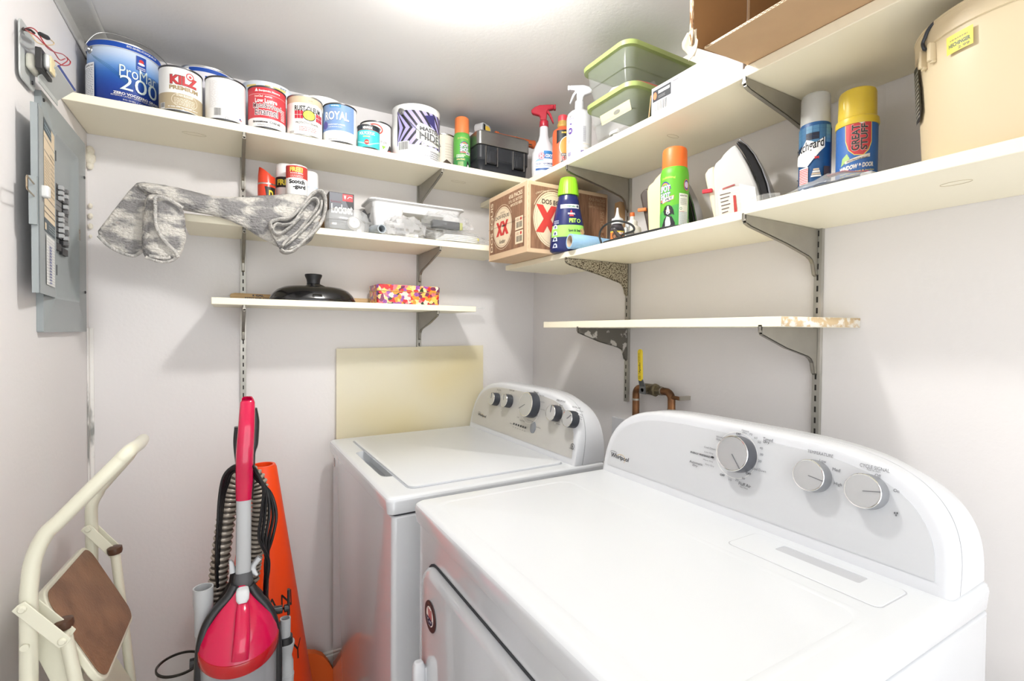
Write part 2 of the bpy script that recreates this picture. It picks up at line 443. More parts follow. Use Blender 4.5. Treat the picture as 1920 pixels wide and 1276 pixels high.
for lab, y, zt, ln, mt in (('steel bracket under the top right shelf above the beer box', 1.262, R1 - .0192, .264, None), ('steel bracket under the top right shelf beside the white capped blue aerosol', .6415, R1b - .0217, .270, None),
                       ('rusty speckled bracket under the shelf with the beer box', 1.262, R2 - .0192, .264, rust_m), ('steel bracket under the right shelf below the white iron', .6365, R2b - .0207, .270, None),
                       ('steel bracket with flaking paint under the lowest right shelf', 1.262, R3 - .0212, .214, peel_m), ('plain steel bracket under the bare-ended lowest right shelf', .634, R3 - .0212, .214, None)):
    bracket(lab, (W, y), 'x', zt, ln, mat=mt)['group'] = gr

# ------------------------------------------------------------------ ceiling lamp (just above the picture)
t = thing('ceiling_lamp', 'round flush glass dome lamp on the ceiling above the picture', 'lamp', (BULB.x, BULB.y, ZC - .0005))
MB().lathe([(.10, 0), (.10, -.012), (.095, -.016)], M('lamp_base_white', (240, 240, 238), .3), 40).build('lamp_base', t)
gl = M('lit_glass_dome', (255, 248, 236), .3, emit=3, alpha=.12)
MB().lathe([(.094, -.016), (.092, -.05), (.075, -.08), (.045, -.096), (.001, -.102)], gl, 40, cap=False).build('glass_dome', t)
bpy.data.objects['bulb_light'].location = BULB
# ------------------------------------------------------------------ washer and dryer
enamel = M('white_enamel', (208, 211, 215), .11, var=.004, coat=.8, spec=.7)
enam_t = M('white_enamel_top', (218, 221, 224), .28, var=.004, coat=.15, spec=.4)
enam_p = M('white_console_plastic', (214, 216, 220), .22, var=.004)
silver_w = M('washer_panel_silver', (196, 195, 192), .35, metal=.25, var=.02)
silver_d = M('dryer_panel_pearl', (204, 206, 209), .32, metal=.1, var=.01)
seam_m = M('seam_shadow_gap', (60, 62, 66), .8)
chrome = M('chrome', (225, 225, 224), .12, metal=1)
knobface = M('brushed_knob_face', (196, 198, 200), .3, metal=.6)
knobdark = M('knob_side', (62, 65, 72), .3)
def hit(px, py, o, N):
    d = _f + _r * ((px - 960) / FPX) - _u * ((py - 638) / FPX)
    return d * (Vector(o).dot(N) / d.dot(N))
def ring_rr(x0, y0, x1, y1, z, r, n=6): return [(x, y, z) for x, y in rrect(x1 - x0, y1 - y0, r, n, (x0 + x1) / 2, (y0 + y1) / 2)]

def machine(name, label, x0, y0, w, dep, hz, rz, well, well_d=.016):
    t = thing(name, label, name.replace('clothes_', ''), (x0, y0, ZF), rz)
    lip = .040
    MB().loft([ring_rr(.012, .004, dep, w - .004, .02, .012), ring_rr(.012, .004, dep, w - .004, hz - lip - .006, .012)], enamel).build('cabinet', t, bevel=.004)
    sg = MB().loft([ring_rr(.018, .008, dep - .004, w - .008, hz - lip - .008, .01), ring_rr(.018, .008, dep - .004, w - .008, hz - lip + .003, .01)], seam_m); sg.build('top_seam', t)
    wr, wz = well
    rings = [ring_rr(.003, .003, dep, w - .003, hz - lip, .016), ring_rr(0, 0, dep, w, hz - .012, .018), ring_rr(.002, .002, dep - .002, w - .002, hz - .005, .018),
             ring_rr(.007, .007, dep - .006, w - .007, hz - .0008, .018), ring_rr(.013, .013, dep - .01, w - .013, hz, .016),
             ring_rr(*wr, hz, wz), ring_rr(wr[0] + .006, wr[1] + .006, wr[2] - .006, wr[3] - .006, hz - well_d, max(wz - .006, .004))]
    MB().loft(rings, enam_t, cap=True, mats=[enamel, enamel] + [enam_t] * 4).build('top_deck', t, ang=50)
    for yy in (.06, w - .06):
        for xx in (.06, dep - .06): MB().lathe([(.018, .0002), (.02, .006), (.012, .008), (.012, .021)], C(70, 70, 72), 16, Matrix.Translation((xx, yy, 0))).build('foot', t)
    return t

def console(t, w, hz, H, xb, xe, lean, inset, pmat, ex=4.2):
    """arched control console; returns world plane of the front panel (origin at its lower left as read)"""
    a = w / 2
    def out(s, xoff, x_is_back, bot=0):
        a_ = a - s; H_ = H - s; p = []
        N = 60
        for i in range(N + 1):
            q = math.cos(PI * i / N); ss = math.copysign(abs(q) ** .62, q)
            z = H_ * max(0, 1 - abs(ss) ** ex) ** .34
            z = max(z, bot)
            x = xe if x_is_back else xb + xoff + lean * z
            p.append((x, w / 2 + a_ * ss, hz + z))
        return p
    MB().loft([out(.012, -.0055, 0), out(.008, -.0055, 0), out(.003, -.003, 0), out(.0, .005, 0), out(0, .022, 0)], enam_p, cap=True).build('console_bezel', t, ang=40)
    sd = MB().loft([out(.0015, .0215, 0), out(.0015, .024, 0)], seam_m, cap=False); sd.build('console_seam', t)
    back = [(xe, y, hz + (z - hz) * .93) for x, y, z in out(.001, 0, 1)]
    MB().loft([out(.0, .024, 0), out(.0, .05, 0), back], enam_p).build('console_body', t, ang=50)
    MB().box((xb - .001, .006, hz), (xb + .02, w - .006, hz + .0022), seam_m).build('console_gasket', t)
    # panel face
    def pan(s, off):
        p = out(s, off, 0)
        return [(max(q[0], xb + off + lean * .018), q[1], max(q[2], hz + .018)) for q in p]
    MB().loft([pan(inset, -.0055), pan(inset, -.0068)], pmat).build('control_panel', t, ang=60)

def knob(t, O, U, V, N, u, v, r, dep, ang, side=knobdark):
    """round control knob standing on the panel"""
    X = Matrix.Translation(O + U * u + V * v) @ Matrix(((U.x, V.x, N.x, 0), (U.y, V.y, N.y, 0), (U.z, V.z, N.z, 0), (0, 0, 0, 1)))
    mb = MB(); mb.lathe([(r * 1.02, 0), (r * 1.04, dep * .25), (r * 1.0, dep * .85), (r * 1.0, dep)], side, 40, X)
    mb.lathe([(r * .98, dep), (r * 1.0, dep + .0012), (r * .97, dep + .0022), (r * .92, dep + .0018)], chrome, 40, X, cap=False)
    mb.lathe([(r * .93, dep + .0002), (r * .93, dep + .0016), (.0001, dep + .0019)], knobface, 40, X)
    k = mb.build('knob', t)
    p = MB().box((-.0007, r * .05, dep + .0018), (.0007, r * .93, dep + .0032), C(112, 114, 118), X @ Matrix.Rotation(math.radians(ang), 4, 'Z'))
    p.build('pointer', k)
    return k

# --- dryer
DX, DY, DW, DD, DH = .333, .268, .742, .648, .916
dr = machine('clothes_dryer', 'white clothes dryer with three knobs, nearer of the two machines', DX, DY, DW, DD, DH, 0, ((.455, .090, .487, .222), .004), .018)
console(dr, DW - .012, DH, .179, .522, .634, .20, .020, silver_d)
for o in dr.children:
    if o.name.startswith('console') or o.name.startswith('control'): o.location.y = .006
# lint lid around the finger well, embossed outline
ll = MB()
ll.loft([ring_rr(.410, .046, .494, .276, DH + .0002, .010), ring_rr(.411, .047, .493, .275, DH + .0014, .010), ring_rr(.457, .092, .485, .220, DH + .0014, .004), ring_rr(.457, .092, .485, .220, DH + .0002, .004)], enam_t, cap=False)
ll.build('lint_lid', dr)
MB().loft([ring_rr(.4085, .0445, .4955, .2775, DH + .0001, .011), ring_rr(.4085, .0445, .4955, .2775, DH + .0004, .011)], M('lid_gap', (190, 192, 196), .6)).build('lint_lid_gap', dr)
em = MB()
def rr_ring(x0, y0, x1, y1, z, w_, r):
    return [ring_rr(x0, y0, x1, y1, z, r), ring_rr(x0 + w_ * .5, y0 + w_ * .5, x1 - w_ * .5, y1 - w_ * .5, z + .0012, r), ring_rr(x0 + w_, y0 + w_, x1 - w_, y1 - w_, z, r)]
em.loft(rr_ring(.03, .035, .385, DW - .035, DH - .0001, .014, .03), enam_t, cap=False); em.build('embossed_rim', dr)
# door
dd = MB().loft([[(.0125, y, z) for y, z in rrect(.612, .62, .05, 6, DW / 2, DH - .102 - .31)], [(.003, y, z) for y, z in rrect(.612, .62, .05, 6, DW / 2, DH - .102 - .31)], [(-.004, y, z) for y, z in rrect(.600, .608, .046, 6, DW / 2, DH - .102 - .31)], [(-.006, y, z) for y, z in rrect(.580, .588, .04, 6, DW / 2, DH - .102 - .31)]], enamel)
door = dd.build('door', dr, ang=50)
MB().loft([[(.0125, y, z) for y, z in rrect(.622, .63, .055, 6, DW / 2, DH - .102 - .31)], [(.0105, y, z) for y, z in rrect(.622, .63, .055, 6, DW / 2, DH - .102 - .31)]], seam_m).build('door_gap', dr)
hd = MB().loft([ring for ring in [[(x, y, z) for x, y in rrect(.022 * s, .020 * s, .006 * s, 3, -.020, .640)] for z, s in ((.540, .7), (.546, 1), (.60, 1.1), (.625, 1), (.633, .7))]], enam_p)
hd.box((-.016, .633, .555), (.0, .647, .62), enam_p); hd.build('door_handle', door, bevel=.002)
# round flag magnet, a thing of its own
mg = thing('round_magnet', 'small round dark magnet with a flag design on the dryer door', 'magnet', (DX - .0066, .879, -.547))
MB().lathe([(.0285, 0), (.0290, .0008), (.0285, .0016)], M('magnet_brown', (66, 44, 44), .4), 40, Matrix.Rotation(-PI / 2, 4, 'Y')).build('disc', mg)
lb = Label(flat_surf((-.0016, 0, 0), (0, -1, 0), (0, 0, 1)))
lb.ell(0, 0, .0185, .0185, C(235, 228, 222))
for k in range(3): lb.poly([(-.012 + .008 * k, .0135), (-.007 + .008 * k, .0145), (-.001 + .006 * k, -.003), (-.006 + .006 * k, -.004)], C(170, 40, 44))
lb.poly([(-.0165, -.002), (.015, -.004), (.0135, -.010), (.004, -.0172), (-.007, -.0165), (-.0145, -.010)], C(32, 36, 70))
for x, y in ((-.009, -.007), (-.001, -.010), (.007, -.008)): lb.poly([(x + (.0028 if i % 2 == 0 else .0012) * math.sin(i * PI / 5), y + (.0028 if i % 2 == 0 else .0012) * math.cos(i * PI / 5)) for i in range(10)], WHITE)
lb.text('ACA', -.009, .0205, .009, .0255, C(150, 110, 100)); lb.build(mg, 'print')

# panel lettering of the dryer
N_ = Vector((-1, 0, .20)).normalized(); U_ = Vector((0, -1, 0)); V_ = Vector((.20, 0, 1)).normalized()
O_ = Vector((DX + .522 - .0069, DY + DW, ZF + DH)) + Vector((0, 0, 0))
def cpt(cx, cy, O, N, ox=1100, oy=740, sc=.42708):
    p = hit(ox + cx * sc, oy + cy * sc, O, N) - O
    return p.dot(U_), p.dot(V_)
dl = Label(flat_surf((.522 - .0069, DW - .006, DH), U_, V_))
GR = C(110, 112, 116); DG = C(40, 42, 46)
def dtext(t, x0, y0, x1, y1, h, mat, bold=0.0, L_=None, O=None, **k):
    a = cpt(x0, y0, O or O_, N_, **k); b = cpt(x1, y1, O or O_, N_, **k)
    (L_ or dl).text(t, a[0], (a[1] + b[1]) / 2 - h / 2, b[0], (a[1] + b[1]) / 2 + h / 2, mat, bold)
for a in (('Whirlpool', 107, 263, 184, 290, .0135, DG, .02), ('TEMPERATURE', 970, 246, 1083, 269, .0052, GR, 0), ('CYCLE SIGNAL', 1200, 306, 1331, 334, .0056, GR, 0), ('Low', 1023, 287, 1052, 294, .0052, GR, 0), ('Med', 1080, 325, 1113, 332, .0052, GR, 0),
          ('High', 1086, 389, 1121, 397, .0062, GR, 0), ('Off', 1266, 352, 1293, 357, .005, GR, 0), ('On', 1348, 417, 1374, 424, .005, GR, 0), ('Push to Start', 1232, 326, 1291, 338, .003, GR, 0),
          ('OFF', 657, 169, 677, 174, .0042, DG, .02), ('Heavy', 682, 156, 714, 161, .0046, GR, 0), ('Dry', 686, 165, 704, 169, .0046, GR, 0), ('70', 715, 172, 729, 175, .0042, GR, 0), ('60', 737, 187, 751, 190, .0042, GR, 0),
          ('50', 752, 206, 766, 209, .0042, GR, 0), ('40', 761, 232, 775, 235, .0042, GR, 0), ('30', 762, 260, 776, 263, .0042, GR, 0), ('20', 755, 289, 769, 292, .0042, GR, 0), ('Timed', 776, 192, 819, 201, .0062, DG, 0), ('Dry', 778, 206, 804, 212, .0062, DG, 0),
          ('Wrinkle', 570, 183, 608, 189, .004, GR, 0), ('Shield', 570, 194, 602, 200, .004, GR, 0), ('Cool Down', 518, 229, 568, 238, .004, GR, 0), ('Less Dry', 519, 250, 558, 259, .004, GR, 0), ('ENERGY PREFERRED', 458, 252, 547, 272, .004, DG, .02),
          ('More Dry', 514, 285, 557, 294, .004, GR, 0), ('Very Dry', 522, 305, 562, 314, .004, GR, 0), ('Automatic', 454, 292, 512, 305, .0052, DG, 0), ('Dry', 468, 309, 489, 314, .0058, DG, 0), ('OFF', 588, 350, 609, 354, .0042, DG, .02),
          ('10', 627, 371, 639, 374, .0042, GR, 0), ('20', 655, 372, 669, 375, .0042, GR, 0), ('30', 684, 365, 697, 368, .0042, GR, 0), ('OFF', 702, 344, 724, 348, .0042, DG, .02), ('Cool Down', 729, 322, 790, 336, .0046, GR, 0), ('Fluff Air', 671, 388, 724, 402, .0062, DG, 0), ('No Heat', 677, 403, 711, 412, .0028, GR, 0)):
    dtext(*a)
u, v = cpt(122, 251, O_, N_); dl.ring(u, v, .012, .003, .0008, DG)
u, v = cpt(146, 284, O_, N_); dl.ring(u + .004, v + .002, .017, .012, .0009, C(196, 160, 70), a0=-.6, a1=2.6)
u, v = cpt(556, 274, O_, N_); dl.ell(u, v, .004, .0022, DG)
for x, y in ((1356, 518), (1367, 519), (1362, 528)): u, v = cpt(x, y, O_, N_); dl.ell(u, v, .0012, .0016, GR)
dl.build([c for c in dr.children if c.name.startswith('control_panel')][0], 'panel_lettering', world=False)
OL = Vector((.522 - .0069, DW, DH))
for cx, cy, r, ang, dp in ((636, 256, .0345, -140, .026), (970, 352, .0265, -98, .022), (1208, 421, .0265, -78, .022)):
    OO = O_ + N_ * (dp + .002); u, v = cpt(cx, cy, OO, N_)
    knob(dr, OL, U_, V_, N_, u, v, r, dp, ang, side=M('knob_side_grey', (150, 152, 156), .3, metal=.4) if r < .03 else M('knob_side_mid', (96, 98, 104), .3, metal=.3))
u, v = cpt(650, 262, O_ , N_)
rl = Label(flat_surf(OL, U_, V_)); rl.ring(u + .003, v, .046, .046, .0012, WHITE, n=60); rl.build(dr, 'dial_ring')

# --- washer
WX, WY, WW, WD, WH = .304, 1.100, .705, .66, .895
WRZ = math.radians(1.2)
ws = machine('clothes_washer', 'white top-loading washing machine with five knobs, farther of the two machines', WX, WY, WW, WD, WH, WRZ, ((.036, .17, .088, .48), .024), .034)
console(ws, WW - .012, WH, .194, .548, .655, .20, .018, silver_w)
for o in ws.children:
    if o.name.startswith('console') or o.name.startswith('control'): o.location.y = .006
lid = MB().loft([ring_rr(.068, .045, .532, .640, WH + .0002, .02), ring_rr(.068, .045, .532, .640, WH + .0045, .02), ring_rr(.071, .048, .529, .637, WH + .0062, .02)], enam_t)
lid.build('lid', ws, ang=60)
MB().loft([ring_rr(.064, .041, .536, .644, WH + .0001, .022), ring_rr(.064, .041, .536, .644, WH + .0005, .022)], M('lid_gap_w', (176, 180, 186), .6)).build('lid_gap', ws)
OLw = Vector((.548 - .0069, WW, WH)); Rz = Matrix.Rotation(WRZ, 3, 'Z')
Ow = Vector((WX, WY, ZF)) + Rz @ OLw; Nw = Rz @ N_
def wpt(cx, cy, O, ox=880, oy=710, sc=.14583):
    p = hit(ox + cx * sc, oy + cy * sc, O, Nw) - O
    return p.dot(Rz @ U_), p.dot(Rz @ V_)
wl = Label(flat_surf(OLw - Vector((0, .006, 0)), U_, V_))
def wtext(t, x0, y0, x1, y1, h, mat, bold=0.0):
    a = wpt(x0, y0, Ow); b = wpt(x1, y1, Ow)
    wl.text(t, a[0], (a[1] + b[1]) / 2 - h / 2, b[0], (a[1] + b[1]) / 2 + h / 2, mat, bold)
for a in (('Whirlpool', 112, 450, 214, 495, .0125, DG, .02), ('FILL LEVEL', 358, 137, 410, 148, .0045, DG, 0), ('WASH TEMP', 515, 143, 580, 155, .0045, DG, 0), ('Normal', 832, 163, 886, 182, .0062, DG, .02), ('Low Wash', 738, 177, 796, 186, .0045, GR, 0), ('Super Wash', 897, 206, 964, 220, .0045, GR, 0),
          ('Heavy Dirt', 903, 290, 968, 304, .0045, GR, 0), ('Bulky Items/Sheets', 872, 378, 975, 404, .0045, GR, 0), ('Rinse & Spin', 818, 460, 886, 480, .0045, GR, 0), ('Drain & Spin', 748, 526, 812, 546, .0045, GR, 0), ('Clean Washer', 650, 526, 720, 548, .0045, GR, 0), ('Soak', 616, 490, 642, 492, .0045, GR, 0),
          ('SPEED OPTIONS', 1125, 270, 1238, 296, .0052, DG, 0), ('WATER LEVEL', 1328, 354, 1435, 384, .0052, DG, 0), ('Rinse', 1166, 332, 1206, 344, .0045, GR, 0), ('2 Rinses', 1206, 384, 1260, 398, .0045, WHITE, 0), ('Auto Sensing', 1378, 400, 1465, 424, .0045, GR, 0), ('Deep', 1426, 458, 1462, 466, .0045, GR, 0),
          ('Water', 1422, 484, 1460, 494, .0045, GR, 0), ('Wash', 1418, 510, 1456, 520, .0045, GR, 0), ('2 Rinses', 1120, 572, 1172, 586, .0045, GR, 0), ('Start/Stop', 862, 620, 920, 634, .0045, DG, 0), ('high efficiency', 1290, 888, 1354, 910, .0038, DG, 0), ('Fabric', 526, 568, 560, 578, .0035, DG, 0)):
    wtext(*a)
u, v = wpt(138, 430, Ow); wl.ring(u, v, .011, .0028, .0008, DG)
u, v = wpt(165, 492, Ow); wl.ring(u, v + .003, .016, .010, .0008, C(196, 160, 70), a0=-.6, a1=2.6)
for i in range(6):
    u, v = wpt(578 + i * 30, 577 + i * 10, Ow); wl.ell(u, v, .0042, .0036, DG); wl.rect(u - .004, v - .012, u + .003, v - .0105, GR)
u, v = wpt(1334, 868, Ow); wl.ring(u, v, .0085, .0085, .0016, DG); wl.text('h', u - .003, v - .0045, u + .003, v + .0045, DG, .03)
for x, y in ((372, 167), (530, 187), (1158, 336), (1200, 386), (1372, 404), (1416, 458), (1178, 486), (1168, 524), (1112, 574), (421, 407), (794, 196), (852, 190), (890, 222), (895, 292), (865, 378), (812, 460)):
    u, v = wpt(x, y, Ow); wl.ell(u, v, .0022, .0022, WHITE, n=10)
u, v = wpt(800, 360, Ow); wl.ring(u, v, .0565, .0565, .0012, WHITE, n=60)
wl.build([c for c in ws.children if c.name.startswith('control_panel')][0], 'panel_lettering')
u, v = wpt(820, 622, Ow)
X = Matrix.Translation(OLw + U_ * u + V_ * v) @ Matrix(((U_.x, V_.x, N_.x, 0), (U_.y, V_.y, N_.y, 0), (U_.z, V_.z, N_.z, 0), (0, 0, 0, 1)))
MB().lathe([(.0155, 0), (.0155, .002), (.013, .003), (.0001, .0032)], C(128, 132, 138, .3), 32, X, sy=1.25).build('start_button', ws)
for cx, cy, r, ang, dp in ((280, 252, .0235, 8, .024), (440, 274, .0235, 12, .024), (718, 324, .041, 118, .03), (1040, 432, .0245, -4, .026), (1252, 510, .0245, -52, .026)):
    OO = Ow + Nw * (dp + .002); u, v = wpt(cx, cy, OO)
    knob(ws, OLw, U_, V_, N_, u, v, r, dp, ang)
# small sticker on the washer front corner
sl = Label(flat_surf((.0118, WW - .035, WH - .075), (0, -1, 0), (0, 0, 1))); sl.ell(0, 0, .011, .016, C(222, 220, 220)); sl.bars(-.008, -.010, .008, .010, 5, C(150, 90, 96)); sl.build(ws, 'sticker')

# --- frosted sheet leaning behind the washer
pm = bpy.data.materials.new('yellowed_frosted_plastic'); pm.use_nodes = True; nt = pm.node_tree; b = nt.nodes['Principled BSDF']
b.inputs['Base Color'].default_value = (*lin((244, 236, 200)), 1); b.inputs['Roughness'].default_value = .45
tr = nt.nodes.new('ShaderNodeBsdfTranslucent'); tr.inputs[0].default_value = (*lin((250, 244, 220)), 1)
tp_ = nt.nodes.new('ShaderNodeBsdfTransparent'); tp_.inputs[0].default_value = (*lin((252, 248, 228)), 1)
m1 = nt.nodes.new('ShaderNodeMixShader'); m1.inputs[0].default_value = .25; m2 = nt.nodes.new('ShaderNodeMixShader'); m2.inputs[0].default_value = .2
tc = nt.nodes.new('ShaderNodeTexCoord'); nz = nt.nodes.new('ShaderNodeTexNoise'); nz.inputs['Scale'].default_value = 2.2
rp = nt.nodes.new('ShaderNodeValToRGB'); rp.color_ramp.elements[0].position = .35; rp.color_ramp.elements[0].color = (*lin((254, 252, 240)), 1); rp.color_ramp.elements[1].position = .7; rp.color_ramp.elements[1].color = (*lin((246, 234, 192)), 1)
nt.links.new(tc.outputs['Object'], nz.inputs['Vector']); nt.links.new(nz.outputs['Fac'], rp.inputs[0]); nt.links.new(rp.outputs[0], b.inputs['Base Color'])
nt.links.new(b.outputs[0], m1.inputs[1]); nt.links.new(tr.outputs[0], m1.inputs[2]); nt.links.new(m1.outputs[0], m2.inputs[1]); nt.links.new(tp_.outputs[0], m2.inputs[2])
nt.links.new(m2.outputs[0], nt.nodes['Material Output'].inputs[0])
sh = MB(); sh.slab([(.322, 1.852, ZF + .002), (.916, 1.846, ZF + .002), (.922, 1.868, -.060), (.325, 1.866, -.068)], .003, pm)
tag(sh.build('frosted_sheet'), 'yellowish frosted plastic sheet leaning on the back wall behind the washer', 'plastic sheet')
# ------------------------------------------------------------------ paint cans on the top back shelf
lidm = M('can_lid_steel', (182, 182, 180), .3, metal=1, var=.08, scale=40)
def face_to(x, y): return math.atan2(-y, -x)
def paint_can(label, x, y, z, r, h, base, paint, group=None, turn=0, plastic=False, handle=None, tilt=None, rim=None, lidmat=None):
    t = thing('paint_can', label, 'paint can', (x, y, z), 0, group)
    if tilt: t.rotation_euler = tilt
    rim = rim or (STEEL if not plastic else base)
    e = r * .045
    mbb = MB(); mbb.lathe([(r * .96, 0), (r, .0006), (r + .0008, .003), (r - .0006, .005), (r - .0006, h - .006), (r + .001, h - .004), (r + .0012, h - .001), (r - .0005, h)], base, 56,
               mats=[rim, rim, rim, base, rim, rim, rim]); body_ = mbb.build('body', t)
    rr = r
    MB().lathe([(rr - .0006, h - .001), (rr - .003, h - .0002), (rr - .006, h - .004), (rr - .010, h - .006), (rr - .014, h - .002), (rr - .018, h - .0015), (rr * .5, h - .004), (.0001, h - .004)], lidmat or (lidm if not plastic else base), 56, cap=False).build('lid', t)
    lb = Label(cyl_surf(r - .0004, face_to(x, y) + turn), .006)
    paint(lb, r, h); lb.build(body_)
    return t
def ears(t, x, y, r, h, side, hang, zl=.86):
    """wire bail with its two ears; hang = list of points of the wire in can coordinates"""
    a = face_to(x, y) + side
    for s in (0, PI):
        mb = MB()
        X = Matrix.Translation((0, 0, h * zl)) @ Matrix.Rotation(a + s, 4, 'Z') @ Matrix.Translation((r - .001, 0, 0)) @ Matrix.Rotation(PI / 2, 4, 'Y')
        mb.lathe([(.011, 0), (.0105, .002), (.007, .004), (.0065, .008), (.009, .0095), (.0001, .011)], STEEL, 20, X, cap=False); mb.build('bail_ear', t)
    MB().tube(spline(hang, 8), .0014, STEEL, 8).build('bail', t)
W_ = C(230, 230, 227)

def p_promar(l, r, h):
    g = [C(210, 222, 236), C(188, 206, 232), C(146, 178, 220), C(96, 142, 204), C(48, 102, 182), C(28, 80, 164), C(20, 64, 150), C(16, 54, 140), C(14, 48, 132), C(12, 42, 124)]
    n = 40
    stops = [(210, 222, 236), (188, 206, 232), (146, 178, 220), (96, 142, 204), (48, 102, 182), (28, 80, 164), (20, 64, 150), (16, 54, 140), (14, 48, 132), (12, 42, 124), (10, 38, 120)]
    g = [C(*[round(stops[i // 4][c] + (stops[i // 4 + 1][c] - stops[i // 4][c]) * (i % 4) / 4) for c in range(3)]) for i in range(n)]
    for i in range(n): l.rect(-2.6 * r, h * (.92 - .92 * (i + 1) / n), 2.6 * r, h * (.92 - .92 * i / n), g[i], .0002)
    l.rect(-2.6 * r, h * .90, 2.6 * r, h * .972, C(24, 74, 168)); l.rect(-2.6 * r, h * .893, 2.6 * r, h * .90, WHITE)
    for k in range(3): l.line([(-r + .01 * k * .4, h * .78 - k * .004), (-r * .4, h * .62 - k * .005), (r * .2, h * .40 - k * .004)], .0006, C(40, 110, 130))
    l.rect(r * .30, h * .66, r * .58, h * .86, C(26, 70, 160)); l.ell(r * .44, h * .79, r * .07, h * .03, C(210, 60, 60)); l.ell(r * .44, h * .755, r * .1, h * .018, WHITE); l.bars(r * .33, h * .67, r * .56, h * .72, 2, WHITE)
    wv = C(222, 236, 230); gn = C(60, 110, 110)
    l.text('ProMar', -r * .14, h * .50, r * .93, h * .665, wv, 0); l.text('200', -r * .13, h * .31, r * .98, h * .52, wv, .0)
    l.text('ZERO VOC/ZERO GRAMS', -r * .3, h * .235, r * 1.05, h * .272, WHITE, .04, slope=0); l.text('INTERIOR LATEX / LATEX POUR INTERIEURS', -r * .36, h * .205, r * 1.0, h * .228, WHITE)
    l.text('EG-SHEL / COQUILLE', -r * .05, h * .155, r * .8, h * .178, WHITE); l.text('EXTRA WHITE/EXTRA BLANC', -r * .16, h * .112, r * .95, h * .138, WHITE, .02); l.bars(-r * .2, h * .075, r * .95, h * .10, 2, WHITE); l.text('6509-65817', r * .25, h * .04, r * .6, h * .06, WHITE)
    l.text('EG-SHEL/COQUILLE', r * .05, h * .925, r * .95, h * .955, WHITE, .02)
    l.rect(-r * 1.62, h * .04, -r * .86, h * .66, C(240, 242, 244)); l.bars(-r * 1.55, h * .07, -r * .9, h * .6, 22, C(150, 156, 166)); l.text('100% 01', -r * 1.3, h * .61, -r * .9, h * .635, BLACK, .02)
promar = paint_can('large blue paint can with a raised wire handle, in the left corner', -.271, 1.787, S1 + .0003, .083, .190, C(200, 212, 226), p_promar)
a_ = face_to(-.271, 1.787) - 1.12
hx, hy = math.cos(a_) * .092, math.sin(a_) * .092
ears(promar, -.271, 1.787, .083, .19, -1.12, [(hx, hy, .163), (hx * .97, hy * .97, .18), (hx * .78 + .012, hy * .78 - .012, .212), (hx * .3 + .02, hy * .3 - .012, .229), (-hx * .3 + .03, -hy * .3 - .01, .230), (-hx * .85 + .03, -hy * .85, .212), (-hx * 1.12 + .012, -hy * 1.12, .186), (-hx, -hy, .163)])

def p_kilz(l, r, h):
    l.rect(-2.7 * r, 0.004, 2.7 * r, h * .97, W_, .0002); tan = C(176, 160, 130); l.rect(-2.7 * r, .006, 2.7 * r, h * .40, tan)
    rd = C(190, 62, 66); l.text('KILZ', -r * .52, h * .585, r * .80, h * .80, C(90, 70, 60), .07); l.text('KILZ', -r * .5, h * .595, r * .78, h * .79, rd, .045)
    l.ring(r * .42, h * .815, r * .20, h * .085, r * .05, rd); l.ell(r * .42, h * .815, r * .12, h * .052, C(246, 236, 228)); l.ell(r * .42, h * .815, r * .07, h * .03, rd)
    l.text('PREMIUM', -r * .54, h * .475, r * .84, h * .565, C(166, 146, 110), .05)
    l.ring(r * .18, h * .26, r * .62, h * .165, r * .02, C(232, 224, 206)); l.text('STAIN BLOCKER', -r * .2, h * .335, r * .56, h * .385, C(240, 234, 220), .03); l.bars(-r * .3, h * .15, r * .66, h * .31, 5, C(232, 224, 206), .4)
    l.bars(-r * .6, h * .09, r * .8, h * .125, 1, W_); l.poly([(-.0, h * .03), (.005, h * .07), (.010, h * .03)], W_); l.barcode(-r * 1.1, h * .05, -r * .78, h * .18, BLACK, WHITE)
paint_can('small tan and white primer can with red lettering right of the big blue can', -.1285, 1.6765, S1 + .0003, .0515, .124, W_, p_kilz, rim=DKSTEEL)
def p_white2(l, r, h):
    l.rect(-2.7 * r, .004, 2.7 * r, h * .97, C(232, 230, 236), .0002)
    l.rect(-2.7 * r, h * .90, 2.7 * r, h * .96, C(28, 76, 168)); l.rect(-r * 1.2, h * .9, -r * .7, h * .975, W_); l.rect(-r * .1, h * .67, r * .16, h * .84, C(30, 76, 166)); l.ell(r * .03, h * .78, .006, .006, C(220, 70, 70))
paint_can('large white paint can with a blue band at its rim, behind the tan primer can', -.068, 1.803, S1 + .0003, .075, .188, W_, p_white2)
def p_plain(l, r, h):
    l.rect(-2.7 * r, .004, 2.7 * r, h * .97, C(240, 239, 236), .0002)
    l.bars(-r * .9, h * .28, r * 1.0, h * .9, 26, C(206, 200, 200), .25); l.barcode(-r * .62, h * .05, -r * .18, h * .28, BLACK, None, 4)
    l.ring(r * .05, h * .06, .004, .004, .001, C(120, 120, 120)); l.rect(r * .72, h * .1, r * .82, h * .14, C(50, 60, 130)); l.rect(r * .76, h * .09, r * .9, h * .11, C(190, 60, 60))
paint_can('small plain white paint can with a barcode, left of the red enamel can', -.0195, 1.6765, S1 + .0003, .0515, .124, W_, p_plain, rim=DKSTEEL)
def p_blue3(l, r, h):
    l.rect(-2.7 * r, .004, 2.7 * r, h * .98, C(226, 234, 240), .0002); y = C(238, 214, 130)
    for u0, u1 in ((-.9, -.45), (-.1, .1), (.2, .75)): l.rect(r * u0, h * .9, r * u1, h * .935, y)
    l.text('EXT', r * .5, h * .935, r * .8, h * .965, C(110, 120, 140), .03)
paint_can('large pale blue paint can with yellow marks, standing behind the red enamel can', .098, 1.803, S1 + .0003, .075, .184, C(228, 234, 240), p_blue3, plastic=True, lidmat=C(228, 236, 242))
